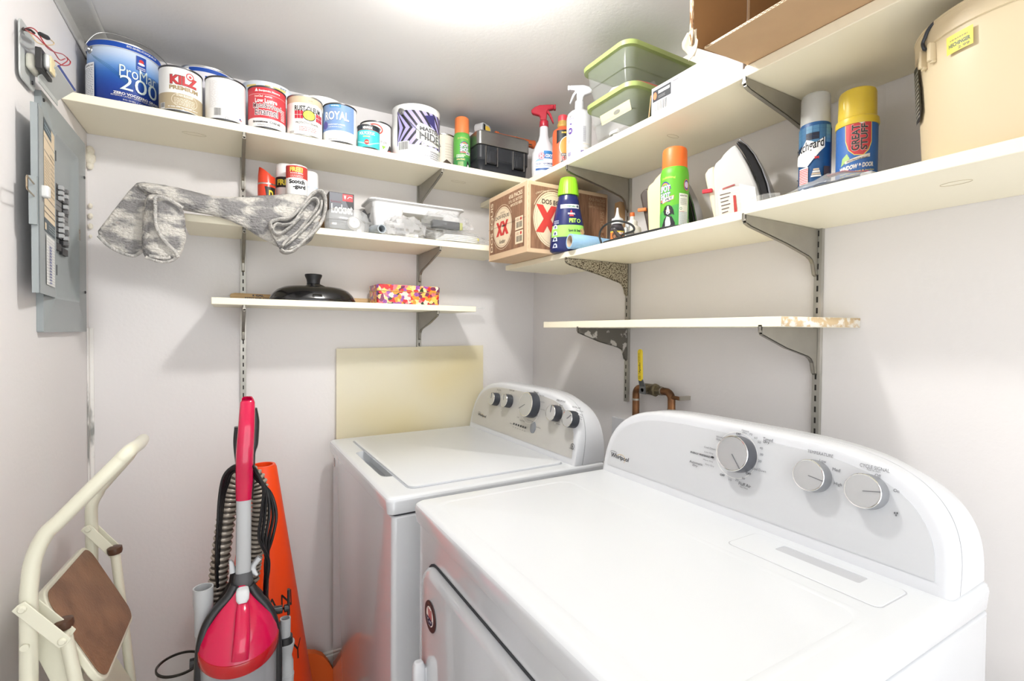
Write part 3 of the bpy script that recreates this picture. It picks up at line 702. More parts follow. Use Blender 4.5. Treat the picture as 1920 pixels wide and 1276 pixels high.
def p_red(l, r, h):
    l.rect(-2.7 * r, .004, 2.7 * r, h * .97, C(238, 234, 230), .0002); rd = C(196, 58, 66); l.rect(-2.7 * r, h * .235, 2.7 * r, h * .965, rd)
    l.poly([(-r * .68, h * .86), (-r * .58, h * .94), (-r * .48, h * .86)], WHITE); l.text('Benjamin Moore', -r * .44, h * .845, r * .72, h * .905, WHITE, .03); l.rect(-r * 1.2, h * .795, r * 1.3, h * .802, C(240, 200, 196))
    l.text('IronClad', -r * .68, h * .725, -r * .22, h * .775, C(230, 200, 190), .05); l.text('ALKYD', -r * .14, h * .73, r * .26, h * .765, WHITE, .05); l.text('Low Lustre', -r * .66, h * .60, r * .54, h * .70, WHITE, .03)
    dk = C(96, 36, 44)
    l.text('Metal&Wood', -r * .79, h * .465, r * .81, h * .60, WHITE, .06); l.text('Metal&Wood', -r * .77, h * .475, r * .79, h * .59, dk, .005); l.text('Enamel', -r * .68, h * .295, r * .60, h * .475, WHITE, .06); l.text('Enamel', -r * .66, h * .305, r * .58, h * .462, dk, .005)
    l.bars(r * .78, h * .28, r * 1.1, h * .56, 7, WHITE); l.text('Bronzetone  C163 60', -r * .78, h * .125, r * .72, h * .18, BLACK, .03); l.bars(-r * .5, h * .06, r * .4, h * .10, 2, GREY)
paint_can('small red and white enamel paint can on the top back shelf', .0895, 1.6765, S1 + .0003, .0515, .124, W_, p_red, rim=DKSTEEL)
def p_rust(l, r, h):
    l.rect(-2.7 * r, .004, 2.7 * r, h * .97, C(240, 238, 232), .0002); l.rect(-2.7 * r, h * .80, 2.7 * r, h * .965, C(208, 190, 160)); l.text('GLOSS', r * .2, h * .86, r * .44, h * .89, C(120, 100, 70)); l.rect(r * .55, h * .7, r * .85, h * .82, W_)
    l.text('RUST-OLEUM', -r * .58, h * .60, r * .98, h * .73, BLACK, .03); rd = C(190, 44, 60)
    for i in range(3):
        for j in range(2):
            for s in (-.58, .66): l.rect(r * (s + i * .17), h * (.41 + j * .1), r * (s + .15 + i * .17), h * (.50 + j * .1), rd)
    l.ell(r * .24, h * .51, r * .37, h * .135, BLACK); l.ell(r * .24, h * .51, r * .33, h * .115, C(232, 220, 80)); l.text('STOPS\nRUST', r * .04, h * .44, r * .44, h * .58, C(170, 150, 60), .02)
    l.text('PROTECTIVE ENAMEL', -r * .5, h * .285, r * .85, h * .335, C(60, 60, 60)); l.bars(-r * .3, h * .12, r * .7, h * .24, 3, C(206, 130, 130), .4); l.bars(-r * .95, h * .06, -r * .6, h * .12, 2, GREY)
paint_can('small white and tan enamel can with red squares and a yellow oval', .196, 1.6765, S1 + .0003, .0515, .124, W_, p_rust)
def p_dirty(l, r, h):
    l.rect(-2.7 * r, .004, 2.7 * r, h * .98, C(240, 238, 230), .0002)
    for u in (-.93, -.8, .9): l.poly([(r * u, h * .86), (r * (u + .1), h * .9), (r * (u + .14), h * .96), (r * (u + .02), h * .97)], C(120, 112, 96))
paint_can('large off-white paint can with grimy rim, behind the white and blue quart cans', .265, 1.803, S1 + .0003, .075, .178, C(240, 238, 232), p_dirty, plastic=True)
def p_royal(l, r, h):
    l.rect(-2.7 * r, .004, 2.7 * r, h * .97, C(238, 238, 234), .0002); l.rect(-1.9 * r, h * .30, r * .98, h * .965, C(122, 152, 198)); l.rect(-r * .62, h * .88, r * .06, h * .965, C(64, 142, 192)); l.text('EGGSHELL', -r * .54, h * .905, -r * .02, h * .94, WHITE, .03)
    l.text('ROYAL', -r * .98, h * .555, r * .58, h * .79, C(60, 84, 130), .045); l.text('ROYAL', -r * .98, h * .565, r * .56, h * .785, WHITE, .03); l.text('INTERIOR PAINT & PRIMER', -r * .85, h * .43, r * .32, h * .465, WHITE, .02); l.bars(-r * .7, h * .38, r * .14, h * .41, 1, WHITE)
    l.ell(-r * .98, h * .44, r * .22, h * .10, C(90, 86, 160)); l.bars(-r * .5, h * .13, r * .1, h * .27, 4, C(190, 186, 186), .3); l.bars(-r * .7, h * .07, -r * .1, h * .1, 1, GREY)
paint_can('small white paint can with a blue label left of the oval-logo can', .302, 1.6765, S1 + .0003, .0515, .124, W_, p_royal, rim=DKSTEEL)
def p_glid(l, r, h):
    l.rect(-2.7 * r, .004, 2.7 * r, h * .97, C(242, 241, 238), .0002); rd = C(206, 84, 70)
    l.poly([(r * .1, .005), (r * .7, h * .12), (r * 1.1, h * .42), (r * 1.6, h * .42), (r * 1.6, .005)], C(70, 66, 68)); l.poly([(-r * .2, .005), (r * .5, h * .08), (r * 1.0, h * .26), (r * 1.6, h * .32), (r * 1.6, .005)], rd)
    l.ring(-r * .08, h * .76, r * .56, h * .155, r * .09, rd, 40); l.text('Glidden', -r * .47, h * .74, r * .34, h * .825, C(60, 60, 64), .02); l.text('PROFESSIONAL', -r * .42, h * .68, r * .28, h * .705, C(150, 150, 150))
    l.text('ULTRA-HIDE 250', -r * .62, h * .415, r * .78, h * .475, C(90, 90, 92), .01); l.poly([(r * .4, h * .34), (r * .7, h * .34), (r * .5, h * .24)], C(150, 210, 80))
paint_can('small white paint can with a red oval logo, behind the teal varnish can', .436, 1.748, S1 + .0003, .052, .124, W_, p_glid, rim=DKSTEEL)
def p_poly(l, r, h):
    l.rect(-2.7 * r, .003, 2.7 * r, h * .96, C(66, 190, 194), .0002); l.rect(-2.7 * r, h * .78, 2.7 * r, h * .955, C(40, 50, 58)); l.rect(-2.7 * r, h * .765, 2.7 * r, h * .78, C(200, 90, 70))
    l.text('MINWAX', -r * .52, h * .80, r * .36, h * .92, C(232, 232, 226), .05); l.text('POLYCRYLIC', -r * .88, h * .57, r * .58, h * .70, C(232, 244, 240), .04); l.rect(-r * .5, h * .47, r * .1, h * .52, C(220, 216, 150))
    l.poly([(-r * 1.2, h * .30), (0, h * .12), (r * 1.2, h * .34), (r * 1.2, h * .38), (0, h * .17), (-r * 1.2, h * .35)], C(170, 224, 226)); l.ell(-r * .16, h * .26, r * .22, h * .11, C(206, 70, 74)); l.rect(-r * .3, h * .24, -.0, h * .28, C(240, 214, 170))
paint_can('very small teal varnish can in front of the white oval-logo can', .392, 1.665, S1 + .0003, .036, .078, C(180, 180, 178), p_poly, rim=DKSTEEL)
def p_mh(l, r, h):
    l.rect(-2.7 * r, .004, 2.7 * r, h * .99, C(243, 243, 241), .0002); pu = C(176, 168, 222); dk = C(52, 50, 56)
    l.rect(-r * .86, h * .25, r * 1.45, h * .88, pu)
    # chevrons running over the print, kept inside its frame
    y0, y1, x0, x1 = h * .25, h * .88, -r * .86, r * 1.45
    for k in range(-4, 13):
        xa = -r * 1.4 + k * r * .30
        pts = []
        for s in (0, 1):
            o = s * r * .12
            pts.append([(xa + o, y1), (xa + r * .55 + o, (y0 + y1) / 2), (xa + o, y0)])
        for q in (0, 1):
            quad = [pts[0][q], pts[0][q + 1], pts[1][q + 1], pts[1][q]]
            quad = [(min(max(x, x0), x1), y) for x, y in quad]
            if max(x for x, y in quad) - min(x for x, y in quad) > .004: l.poly(quad, dk)
    l.poly([(r * .02, h * .60), (r * .16, h * .66), (r * 1.2, h * .56), (r * 1.2, h * .30), (r * .5, h * .27), (r * .0, h * .37)], W_)
    l.text('MASTER', r * .14, h * .525, r * 1.15, h * .60, C(90, 90, 92), .05, slope=-.003); l.text('HIDE', r * .13, h * .365, r * 1.12, h * .51, C(100, 102, 104), .03, slope=-.003)
    l.poly([(r * .35, h * .80), (r * .8, h * .86), (r * .9, h * .6), (r * .55, h * .68)], C(60, 56, 110)); l.text('FLAT', r * .22, h * .262, r * .48, h * .31, WHITE, .05); l.text('WALL', r * .62, h * .235, r * .98, h * .27, W_, .04)
    l.barcode(-r * .78, h * .13, -r * .28, h * .32, BLACK, C(243, 243, 241)); l.rect(-r * .26, h * .19, r * 1.45, h * .256, W_); l.bars(r * .0, h * .08, r * .66, h * .12, 1, C(190, 190, 196)); l.bars(r * .6, h * .05, r * 1.1, h * .2, 4, C(150, 150, 160))
mh = paint_can('large purple and black striped paint can on the top back shelf', .5755, 1.724, S1 + .0003, .0845, .190, W_, p_mh, plastic=True)
ha = face_to(.5755, 1.724) - .62; hb = ha + PI
c1 = Vector((math.cos(ha), math.sin(ha), 0)) * .0915; c2 = Vector((math.cos(hb), math.sin(hb), 0)) * .0915
fr = face_to(.5755, 1.724)
pth = [(c1.x, c1.y, .165)] + [(math.cos(ha + PI * s) * .0885, math.sin(ha + PI * s) * .0885, .165 - .10 * math.sin(PI * s) ** .9) for s in (.06, .15, .28, .42, .56, .7, .84, .94)] + [(c2.x, c2.y, .165)]
ears(mh, .5755, 1.724, .0845, .19, -.62, pth)
def p_beige(l, r, h):
    l.rect(-2.7 * r, .004, 2.7 * r, h * .97, C(222, 212, 200), .0002); l.rect(-2.7 * r, .004, 2.7 * r, h * .15, C(52, 46, 44)); l.ell(r * .3, h * .19, r * .5, h * .07, C(206, 150, 100)); l.poly([(-r * .2, h * .2), (r * .3, h * .36), (r * .9, h * .24), (r * .9, h * .14), (-r * .2, h * .14)], C(74, 60, 50)); l.ell(r * .34, h * .17, r * .4, h * .05, C(206, 150, 100))
    l.text('EXTERIOR ACRYLIC', -r * .9, h * .04, r * 1.2, h * .11, W_, .05); l.bars(r * .2, h * .4, r * .8, h * .8, 6, C(200, 186, 172), .3)
paint_can('small beige paint can with splotched label, between the striped can and the green aerosol', .7035, 1.788, S1 + .0003, .050, .150, C(224, 216, 206), p_beige)

# ------------------------------------------------------------------ aerosols
def aerosol(label, x, y, z, r, h, body, capm, paint, caph=.26, capr=.9, turn=0, neck=True, dome=False, rim=None, name='aerosol_can', group=None):
    t = thing(name, label, 'spray can', (x, y, z), 0, group)
    bh = h * (1 - caph); rim = rim or STEEL
    pf = [(r * .93, 0), (r, .0015), (r, .003), (r * .985, .005), (r * .985, bh - r * .55), (r * .97, bh - r * .35), (r * (capr + .02), bh - r * .05), (r * capr * .97, bh)]
    body_ = MB().lathe(pf, body, 40, mats=[rim, rim, rim, body, body, body, body]).build('body', t)
    cp = [(r * capr * .99, bh - .0005), (r * capr, bh + .001), (r * capr * .97, h - .008), (r * capr * .92, h - .003), (r * capr * .78, h), (.0001, h)]
    MB().lathe(cp, capm, 40).build('cap', t)
    if paint:
        lb = Label(cyl_surf(r * .985, face_to(x, y) + turn), .006); paint(lb, r, bh); lb.build(body_)
    return t
def spotlogo(l, u, v, w, h, sm=False):
    blue = C(44, 62, 140); 
    l.ring(u, v + h * .02, w * .56, h * .62, w * .16, blue, a0=.2, a1=PI - .2); l.ring(u, v, w * .5, h * .56, w * .1, C(236, 140, 70), a0=.3, a1=PI - .3)
    l.rect(u - w * .52, v - h * .62, u + w * .5, v - h * .42, blue); l.rect(u - w * .48, v - h * .58, u + w * .46, v - h * .46, C(230, 130, 90))
    for t_, a, b in (('SPOT', .0, .42), ('SHOT', -.46, -.02)):
        l.text(t_, u - w * .5, v + h * a, u + w * .5, v + h * b, blue, .09); l.text(t_, u - w * .48, v + h * (a + .02), u + w * .48, v + h * (b - .02), WHITE, .035)
def p_spot(l, r, h):
    l.rect(-2.7 * r, .004, 2.7 * r, h - r * .5, C(94, 168, 74), .0002); l.rect(-2.7 * r, .004, 2.7 * r, h * .36, C(62, 138, 76))
    l.text('Professional', -r * .5, h * .80, r * .75, h * .85, C(222, 190, 120), .0, arc=.004); spotlogo(l, r * .32, h * .60, r * 1.05, h * .24); l.rect(r * .5, h * .42, r * 1.1, h * .50, WHITE); l.text('PET', r * .56, h * .435, r * 1.0, h * .485, C(40, 50, 110), .05)
    l.text('STAIN & ODOR\nELIMINATOR', -r * .65, h * .34, r * .45, h * .42, W_, .03); l.text('NON-TOXIC', -r * .62, h * .27, r * .4, h * .315, C(222, 206, 150), .04); l.bars(-r * .45, h * .1, r * .2, h * .24, 6, C(206, 216, 150)); l.bars(-r, h * .05, r * .4, h * .07, 1, W_)
    l.poly([(r * .5, .005), (r * .62, h * .2), (r * .75, h * .28), (r * .9, h * .2), (r * 1.1, .005)], BLACK); l.poly([(r * .62, .005), (r * .7, h * .17), (r * .85, h * .17), (r * .95, .005)], WHITE); l.poly([(r * .6, h * .2), (r * .62, h * .27), (r * .7, h * .22)], BLACK)
aerosol('green aerosol can with an orange cap on the top back shelf beside the tool case', .748, 1.706, S1 + .0003, .032, .205, C(94, 168, 74), C(222, 124, 70), p_spot, .30, .86)

# ------------------------------------------------------------------ rest of the top shelves
# black socket case with a steel lid, standing on the back board by the corner
steel_b = M('brushed_steel_lid', (150, 150, 148), .3, metal=.9, var=.1, scale=30)
blk_p = M('black_case_plastic', (44, 46, 50), .42)
blk_g = M('black_gloss_plastic', (22, 22, 24), .2)
t = thing('tool_case', 'black plastic tool case with a brushed steel lid in the corner', 'tool case', (.786, 1.640, S1 + .0003))
def cring(x0, y0, x1, y1, z, r=.018): return ring_rr(x0, y0, x1, y1, z, r, 5)
MB().loft([cring(.006, .006, .214, .216, 0), cring(.003, .003, .217, .219, .045), cring(.003, .003, .217, .219, .047), cring(0, 0, .22, .222, .050), cring(0, 0, .22, .222, .098)], blk_p).build('case_body', t, bevel=.002)
MB().loft([cring(.001, .001, .219, .221, .0982), cring(-.004, -.004, .222, .224, .100), cring(-.005, -.005, .222, .225, .146), cring(.006, .004, .216, .218, .154, .02)], steel_b).build('steel_lid', t, bevel=.003)
for x in (.052, .168):
    lt = MB().box((x - .020, -.010, .030), (x + .020, .001, .085), blk_p).box((x - .013, -.013, .032), (x + .013, -.009, .076), blk_p); lt.build('latch', t, bevel=.003)
    MB().box((x - .026, -.007, .024), (x - .0225, .001, .094), steel_b).box((x + .0225, -.007, .024), (x + .026, .001, .094), steel_b).build('latch_guide', t)
# things on the case
zt = S1 + .1552
t = thing('tape_measure', 'grey and yellow tape measure lying on the steel lidded tool case', 'tape measure', (.832, 1.700, zt), .5)
X = Matrix.Rotation(PI / 2, 4, 'X')
MB().prism([(x, y + .021) for x, y in rrect(.066, .042, .018, 5)], -.018, .018, M('tape_grey', (178, 180, 182), .35), X).build('tape_case', t, bevel=.003)
MB().prism([(x + .006, y + .024) for x, y in rrect(.030, .020, .009, 5)], .018, .021, C(226, 190, 70), X).box((-.022, -.0205, .014), (-.010, -.018, .036), BLACK).box((.026, -.015, .03), (.034, .015, .042), C(56, 78, 140)).build('tape_face', t, bevel=.001)
org = M('orange_plastic', (206, 104, 58), .4)
t = thing('caulking_gun', 'orange caulking gun lying across the black tool case', 'caulking gun', (.985, 1.712, zt + .016), -.02)
MB().lathe([(.012, -.088), (.015, -.086), (.015, .078), (.0165, .079), (.0165, .086), (.012, .088)], org, 20, Matrix.Rotation(PI / 2, 4, 'Y')).build('barrel', t)
MB().lathe([(.016, -.095), (.019, -.093), (.019, -.082), (.015, -.080)], org, 20, Matrix.Rotation(PI / 2, 4, 'Y')).lathe([(.0157, -.002), (.0157, .004)], org, 20, Matrix.Rotation(PI / 2, 4, 'Y')).build('collar', t)
MB().tube([(-.08, -.012, -.0135), (-.02, -.024, -.0135), (.06, -.026, -.0135)], .0022, DKSTEEL, 8).build('trigger_rod', t)
# small dark tray behind, wrapped in film
t = thing('wrapped_roller_tray', 'black tray in crinkled clear film on the tool case, behind the white spray bottle', 'tray', (.955, 1.80, zt))
MB().loft([cring(-.07, -.045, .045, .05, 0, .01), cring(-.085, -.055, .06, .062, .03, .014), cring(-.088, -.058, .063, .065, .032, .014), cring(-.08, -.05, .055, .058, .028, .014), cring(-.066, -.04, .04, .045, .004, .01)], blk_g).build('tray', t)
film_m = M('clear_film', (220, 222, 222), .12, alpha=.16, bump=.8, bscale=30)
def crumple(mb, c, sz, mat, n=14, amp=.25, seed=0, flat=.0, f=3.2):
    """a crumpled bag: faceted blob resting on its flat bottom"""
    rings = []
    for i in range(n + 1):
        th = PI * i / n; ring = []
        for j in range(2 * n):
            ph = 2 * PI * j / (2 * n); d = Vector((math.sin(th) * math.cos(ph), math.sin(th) * math.sin(ph), math.cos(th)))
            k = 1 + amp * (noise.noise(d * f + Vector((seed, seed * .7, 0))) + .5 * noise.noise(d * f * 2.3 + Vector((0, seed, seed))))
            p = Vector((c[0] + d.x * sz[0] * k, c[1] + d.y * sz[1] * k, c[2] + d.z * sz[2] * k))
            p.z = max(p.z, c[2] - sz[2] * .86 + .0); ring.append(p)
        rings.append(ring)
    zmin = c[2] - sz[2] * .86
    return mb.loft(rings, mat)
cb = MB(); crumple(cb, (-.01, .0, .026), (.088, .056, .018), film_m, 12, .3, 3)
cb.build('clear_film', t, ang=12)

# spray bottles
def ov(rx, ry, z, n=28, cx=0, cy=0, p=1): return [(cx + rx * math.copysign(abs(math.cos(2 * PI * j / n)) ** p, math.cos(2 * PI * j / n)), cy + ry * math.copysign(abs(math.sin(2 * PI * j / n)) ** p, math.sin(2 * PI * j / n)), z) for j in range(n)]
def trigger_head(t, z, mat, s=1, rot=0, dz=0):
    """pistol spray head; nozzle points along local -x"""
    X = Matrix.Translation((0, 0, z)) @ Matrix.Rotation(rot, 4, 'Z') @ Matrix.Scale(s, 4)
    MB().lathe([(.0135, 0), (.0145, .002), (.0138, .018), (.012, .020)], mat, 24, X).build('collar', t)
    o = [(.012, .020), (.012, .030), (.016, .036), (.036, .042), (.041, .048), (.040, .053), (.030, .062), (.014, .068), (-.030, .069), (-.030, .055), (-.014, .053), (-.009, .045), (-.008, .020)]
    MB().loft([[(x, -.0085, zz) for x, zz in o], [(x, -.0105, zz) for x, zz in [(a * .97, b) for a, b in o]], [(x, .0105, zz) for x, zz in [(a * .97, b) for a, b in o]], [(x, .0085, zz) for x, zz in o]][0:1] + [[(x, .0085, zz) for x, zz in o]], mat, X).build('spray_head', t, bevel=.003 * s)
    MB().box((-.037, -.0075, .0545), (-.030, .0075, .0685), mat, X).build('nozzle', t, bevel=.001)
    tr = [(-.013, .052), (-.022, .040), (-.027, .026), (-.031, .012), (-.028, .012), (-.021, .026), (-.015, .038), (-.006, .048)]
    MB().loft([[(x, -.006, zz) for x, zz in tr], [(x, .006, zz) for x, zz in tr]], mat, X).build('trigger', t, bevel=.001)
wp = M('white_bottle_plastic', (208, 209, 212), .3)
# white bottle, red trigger
hx_, hy_ = .957, 1.462
t = thing('spray_bottle', 'white spray bottle with a dark red trigger head and a blue label', 'spray bottle', (hx_, hy_, R1 + .0003), face_to(hx_, hy_) + PI / 2)
rd = M('dark_red_plastic', (164, 34, 50), .32)
MB().loft([ov(.036, .026, 0), ov(.041, .030, .004), ov(.043, .031, .05), ov(.041, .030, .085), ov(.031, .025, .112), ov(.020, .018, .132), ov(.0155, .0155, .150), ov(.0145, .0145, .178), ov(.013, .013, .184)], wp).build('body', t, ang=60)
trigger_head(t, .180, rd, 1.12, PI)
lb = Label(lambda u, v, h: (.043 * math.sin(u / .043) if 1 else 0, -(.031 + h) * math.cos(u / .043) - .0004, v), .006)
lb.poly([(-.036, .022), (-.030, .016), (.030, .016), (.036, .022), (.038, .075), (.030, .088), (-.026, .088), (-.036, .078)], C(196, 214, 230))
lb.poly([(-.034, .03), (.036, .03), (.037, .074), (-.035, .074)], C(232, 238, 244)); lb.poly([(.0, .060), (.037, .060), (.035, .080), (.028, .087), (.0, .087)], C(52, 120, 180)); lb.poly([(-.036, .05), (-.02, .06), (.0, .057), (.0, .052), (-.02, .053)], C(130, 170, 206))
lb.ell(-.008, .069, .012, .013, C(206, 208, 216)); lb.ring(-.008, .069, .012, .013, .002, C(150, 60, 90)); lb.ell(-.008, .069, .0085, .009, C(176, 60, 78)); lb.text('H', -.013, .063, -.003, .075, WHITE, .06); lb.text('OXY', .006, .064, .034, .076, WHITE, .05)
lb.text('TOUGH STAIN REMOVER', -.030, .039, .036, .046, C(80, 90, 130), .04); lb.rect(-.032, .033, .036, .036, C(160, 180, 206)); lb.rect(-.030, .020, .032, .027, C(46, 86, 150)); lb.build(t)
# drain opener bottle
px_, py_ = .975, 1.372
t = thing('drain_cleaner_bottle', 'orange bottle with gold neck and red cap beside the white spray bottle', 'bottle', (px_, py_, R1 + .0003), face_to(px_, py_) + PI / 2)
obm = M('orange_bottle', (218, 96, 58), .35); gold = M('gold_neck', (196, 160, 88), .3, metal=.3)
MB().loft([ov(.030, .021, 0), ov(.034, .024, .004), ov(.035, .025, .03), ov(.035, .025, .128), ov(.032, .023, .139), ov(.019, .017, .146), ov(.017, .017, .150)], obm).build('body', t, ang=60)
MB().lathe([(.0175, .149), (.019, .151), (.019, .160), (.016, .166), (.0165, .171)], gold, 28).build('neck', t)
MB().lathe([(.0165, .170), (.0172, .172), (.0165, .188), (.014, .190), (.0001, .190)], M('red_cap', (208, 64, 74), .4), 28).build('cap', t)
lb = Label(lambda u, v, h: (.035 * math.sin(u / .035), -(.025 + h) * math.cos(u / .035) - .0004, v), .005)
lb.poly([(-.022, .134), (.040, .134), (.040, .105), (.012, .112), (-.006, .098), (-.022, .088)], BLACK); lb.ell(.022, .078, .033, .036, C(228, 150, 70)); lb.ring(.022, .078, .034, .037, .002, WHITE); lb.ell(.024, .082, .012, .022, C(206, 196, 180)); lb.ell(.028, .08, .007, .018, C(110, 96, 84))
lb.text('10-MINUTE', -.004, .122, .026, .128, C(232, 200, 80), .05); lb.rect(-.006, .018, .046, .056, C(46, 34, 30)); lb.text('LIQUID', -.003, .049, .020, .0545, W_, .03); lb.text('PLUMR', -.004, .030, .036, .047, W_, .09); lb.text('PLUMR', -.003, .031, .035, .046, C(180, 40, 40), .04); lb.text('CLOG DESTROYER', -.004, .020, .042, .026, W_, .05); lb.build(t)
# tall white spray bottle
sx_, sy_ = .960, 1.262
t = thing('spray_bottle', 'tall white spray bottle with a white trigger and purple print', 'spray bottle', (sx_, sy_, R1 + .0003), face_to(sx_, sy_) + PI / 2)
MB().lathe([(.036, 0), (.0395, .003), (.040, .008), (.040, .135), (.037, .147), (.028, .156), (.016, .161), (.0145, .164), (.0145, .176)], wp, 40).build('body', t, ang=60)
trigger_head(t, .172, wp, 1.0, .0)
lb = Label(cyl_surf(.0402), .006); pp = C(96, 64, 150)
lb.text('ZEY', -.036, .128, -.022, .135, GREY, .02); lb.rect(-.038, .1235, -.012, .1245, pp); lb.ring(-.028, .108, .006, .006, .0006, GREY); lb.text('90', -.032, .105, -.024, .111, pp, .04); lb.ell(-.030, .087, .0085, .010, pp); lb.text('M', -.035, .083, -.026, .091, WHITE, .02)
for v in (.030, .043): lb.rect(-.044, v, .044, v + .002, C(222, 212, 196))
lb.bars(-.04, .05, -.028, .062, 4, C(170, 170, 180)); lb.bars(.012, .05, .022, .10, 14, C(150, 150, 160)); lb.barcode(.004, .006, .030, .024, pp, None, 5); lb.bars(-.038, .01, -.026, .022, 4, pp); lb.build(t, 'print')

# two clear boxes with green lids
green = M('sage_green_lid', (150, 166, 100), .4)
clr = M('clear_box_plastic', (196, 202, 198), .14, alpha=.10, coat=.3)
def bin_(label, x, y, z, rz, group='clear boxes with sage green lids'):
    t = thing('storage_box', label, 'storage box', (x, y, z), rz, group)
    w, d, h = .270, .190, .100
    R = lambda i, z, r: ring_rr(i, i, w - i, d - i, z, r, 6)
    MB().loft([R(.022, .0004, .02), R(.018, .003, .024), R(.012, .040, .026), R(.009, .0415, .026), R(.002, .094, .03), R(.004, .094, .028), R(.011, .042, .024), R(.0145, .040, .024), R(.020, .005, .02), R(.024, .003, .02)], clr, cap=True).build('box_body', t)
    MB().loft([R(-.001, .090, .032), R(-.006, .091, .036), R(-.007, .102, .036), R(-.003, .105, .034), R(.006, .105, .03), R(.010, .102, .028), R(.012, .1015, .028)], green).build('box_lid', t)
    return t
BX, BY = .886, .946
bin1 = bin_('lower clear storage box with a sage green lid, on the top right shelf', BX, BY, R1 + .0003, 0)
bin2 = bin_('upper clear storage box with a sage green lid, stacked on its twin', BX - .010, BY + .004, R1 + .1062, 0)
# contents seen through the plastic
def blob(name, label, cat, pos, sz, mat, seed=0, amp=.2, n=12, flat=1):
    mb = MB(); crumple(mb, (0, 0, sz[2] * .86), sz, mat, n, amp, seed)
    o = mb.build(name); o.location = pos; return tag(o, label, cat)
z2 = R1 + .1062
blob('cotton_roll', 'white padded bundle inside the upper clear box', 'bundle', (BX + .075, BY + .125, z2 + .0042), (.038, .036, .024), M('soft_white', (214, 214, 212), .9), 2, .1)
mb = MB().tube(spline([(0, 0, .013), (.03, -.004, .014), (.07, -.006, .013), (.10, -.01, .012)], 6), .012, M('faded_red_sleeve', (206, 66, 48), .6), 14)
o = mb.build('red_tube'); o.location = (BX + .06, BY + .045, z2 + .0042); tag(o, 'red tube lying inside the upper clear box', 'tube')
mb = MB().tube([(0, 0, .006), (.004, .10, .006)], .0055, M('soft_white2', (250, 250, 250), .4), 12)
o = mb.build('white_rod'); o.location = (BX + .034, BY + .045, z2 + .0042); tag(o, 'white rod along the side of the upper clear box', 'rod')
fb = MB(); crumple(fb, (0, 0, .032), (.055, .04, .036), film_m, 10, .5, 9); o = fb.build('plastic_bag', ang=10); o.location = (BX + .175, BY + .11, z2 + .0045); tag(o, 'crinkled clear bag inside the upper clear box', 'plastic bag')
t = thing('cardboard_tag', 'cream hang tag with an oval hole inside the lower clear box', 'tag', (BX + .026, BY + .028, R1 + .044))
lb = MB(); cy_ = [(.0, y, z) for y, z in [(0, 0), (.118, 0), (.118, .026), (0, .026)]]
lb.loft([cy_, [(p[0] + .0008, p[1], p[2]) for p in cy_]], C(228, 216, 160)); lb.build('card', t)
ol = Label(flat_surf((-.0002, .118, 0), (0, -1, 0), (0, 0, 1))); ol.ell(.066, .013, .013, .0055, C(120, 116, 100)); ol.build(t, 'hanging_hole')
t.rotation_euler = (.0, -.30, 0)
mb = MB().tube(spline([(.022, .09, .006), (.024, .12, .008), (.036, .13, .007), (.05, .11, .006), (.05, .07, .006), (.06, .045, .007), (.09, .04, .007)], 8), .0045, M('white_cable', (240, 240, 238), .5), 10)
o = mb.build('looped_cable'); o.location = (BX + .01, BY - .005, R1 + .0048); tag(o, 'looped white cable inside the lower clear box', 'cable')
blob('dark_bundle', 'grey bundle inside the lower clear box', 'bundle', (BX + .175, BY + .10, R1 + .0048), (.05, .05, .034), M('grey_bundle', (140, 144, 142), .7), 6, .25)

# long flat white carton
kraft = M('kraft_board', (196, 158, 116), .8, var=.05, scale=30); wcard = M('white_carton', (172, 172, 180), .6, var=.02, scale=30)
t = thing('flat_carton', 'long white carton with a black label lying on the top right shelf', 'box', (.922, .655, R1 + .0003))
MB().box((0, 0, 0), (.20, .258, .073), wcard).build('carton', t, bevel=.0015)
MB().slab([(-.006, .262, .0005), (.008, .276, .0005), (.010, .276, .004), (.002, .262, .060)], .002, kraft).build('kraft_flap', t)
lb = Label(flat_surf((-.0002, .258, 0), (0, -1, 0), (0, 0, 1)))
lb.rect(.006, .036, .064, .064, C(50, 52, 56)); lb.ell(.013, .050, .0055, .009, C(226, 120, 80)); lb.bars(.024, .052, .060, .060, 1, W_, .9); lb.bars(.024, .041, .046, .048, 2, GREY); lb.barcode(.010, .004, .055, .035, BLACK, WHITE, 8); lb.bars(.070, .062, .088, .066, 1, GREY, .5)
lb.build(t)

# open cardboard box on its side, flaps hanging toward the room
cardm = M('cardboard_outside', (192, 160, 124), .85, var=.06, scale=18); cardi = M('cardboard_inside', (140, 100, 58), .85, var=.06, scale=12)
corr = two_tone('corrugated_edge', (226, 206, 172), (120, 86, 54), 260, .45, .55, .9, stretch=(1, 1, .2))
t = thing('cardboard_box', 'large open brown cardboard box on its side at the top right', 'box', (.908, .08, R1b + .0003))
bx = MB(); Wd, Ln, Hh, th = .262, .558, .268, .004
bx.box((0, 0, 0), (Wd, Ln, th), cardm).box((0, 0, Hh - th), (Wd, Ln, Hh), cardm).box((Wd - th, 0, th), (Wd, Ln, Hh - th), cardm).box((0, 0, th), (Wd - th, th, Hh - th), cardm).box((0, Ln - th, th), (Wd - th, Ln, Hh - th), cardm)
bx.build('box_walls', t)
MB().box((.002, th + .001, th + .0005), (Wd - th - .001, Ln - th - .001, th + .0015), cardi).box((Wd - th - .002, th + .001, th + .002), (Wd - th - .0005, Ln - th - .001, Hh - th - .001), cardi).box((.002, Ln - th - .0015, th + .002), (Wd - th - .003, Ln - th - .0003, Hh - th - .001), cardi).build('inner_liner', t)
fl = MB(); fl.slab([(-.001, .006, .0002), (-.001, Ln - .004, .0002), (-.128, Ln - .002, -.004), (-.128, .006, -.004)], .004, cardm); fl.build('bottom_flap', t)
ce = MB(); n = 150
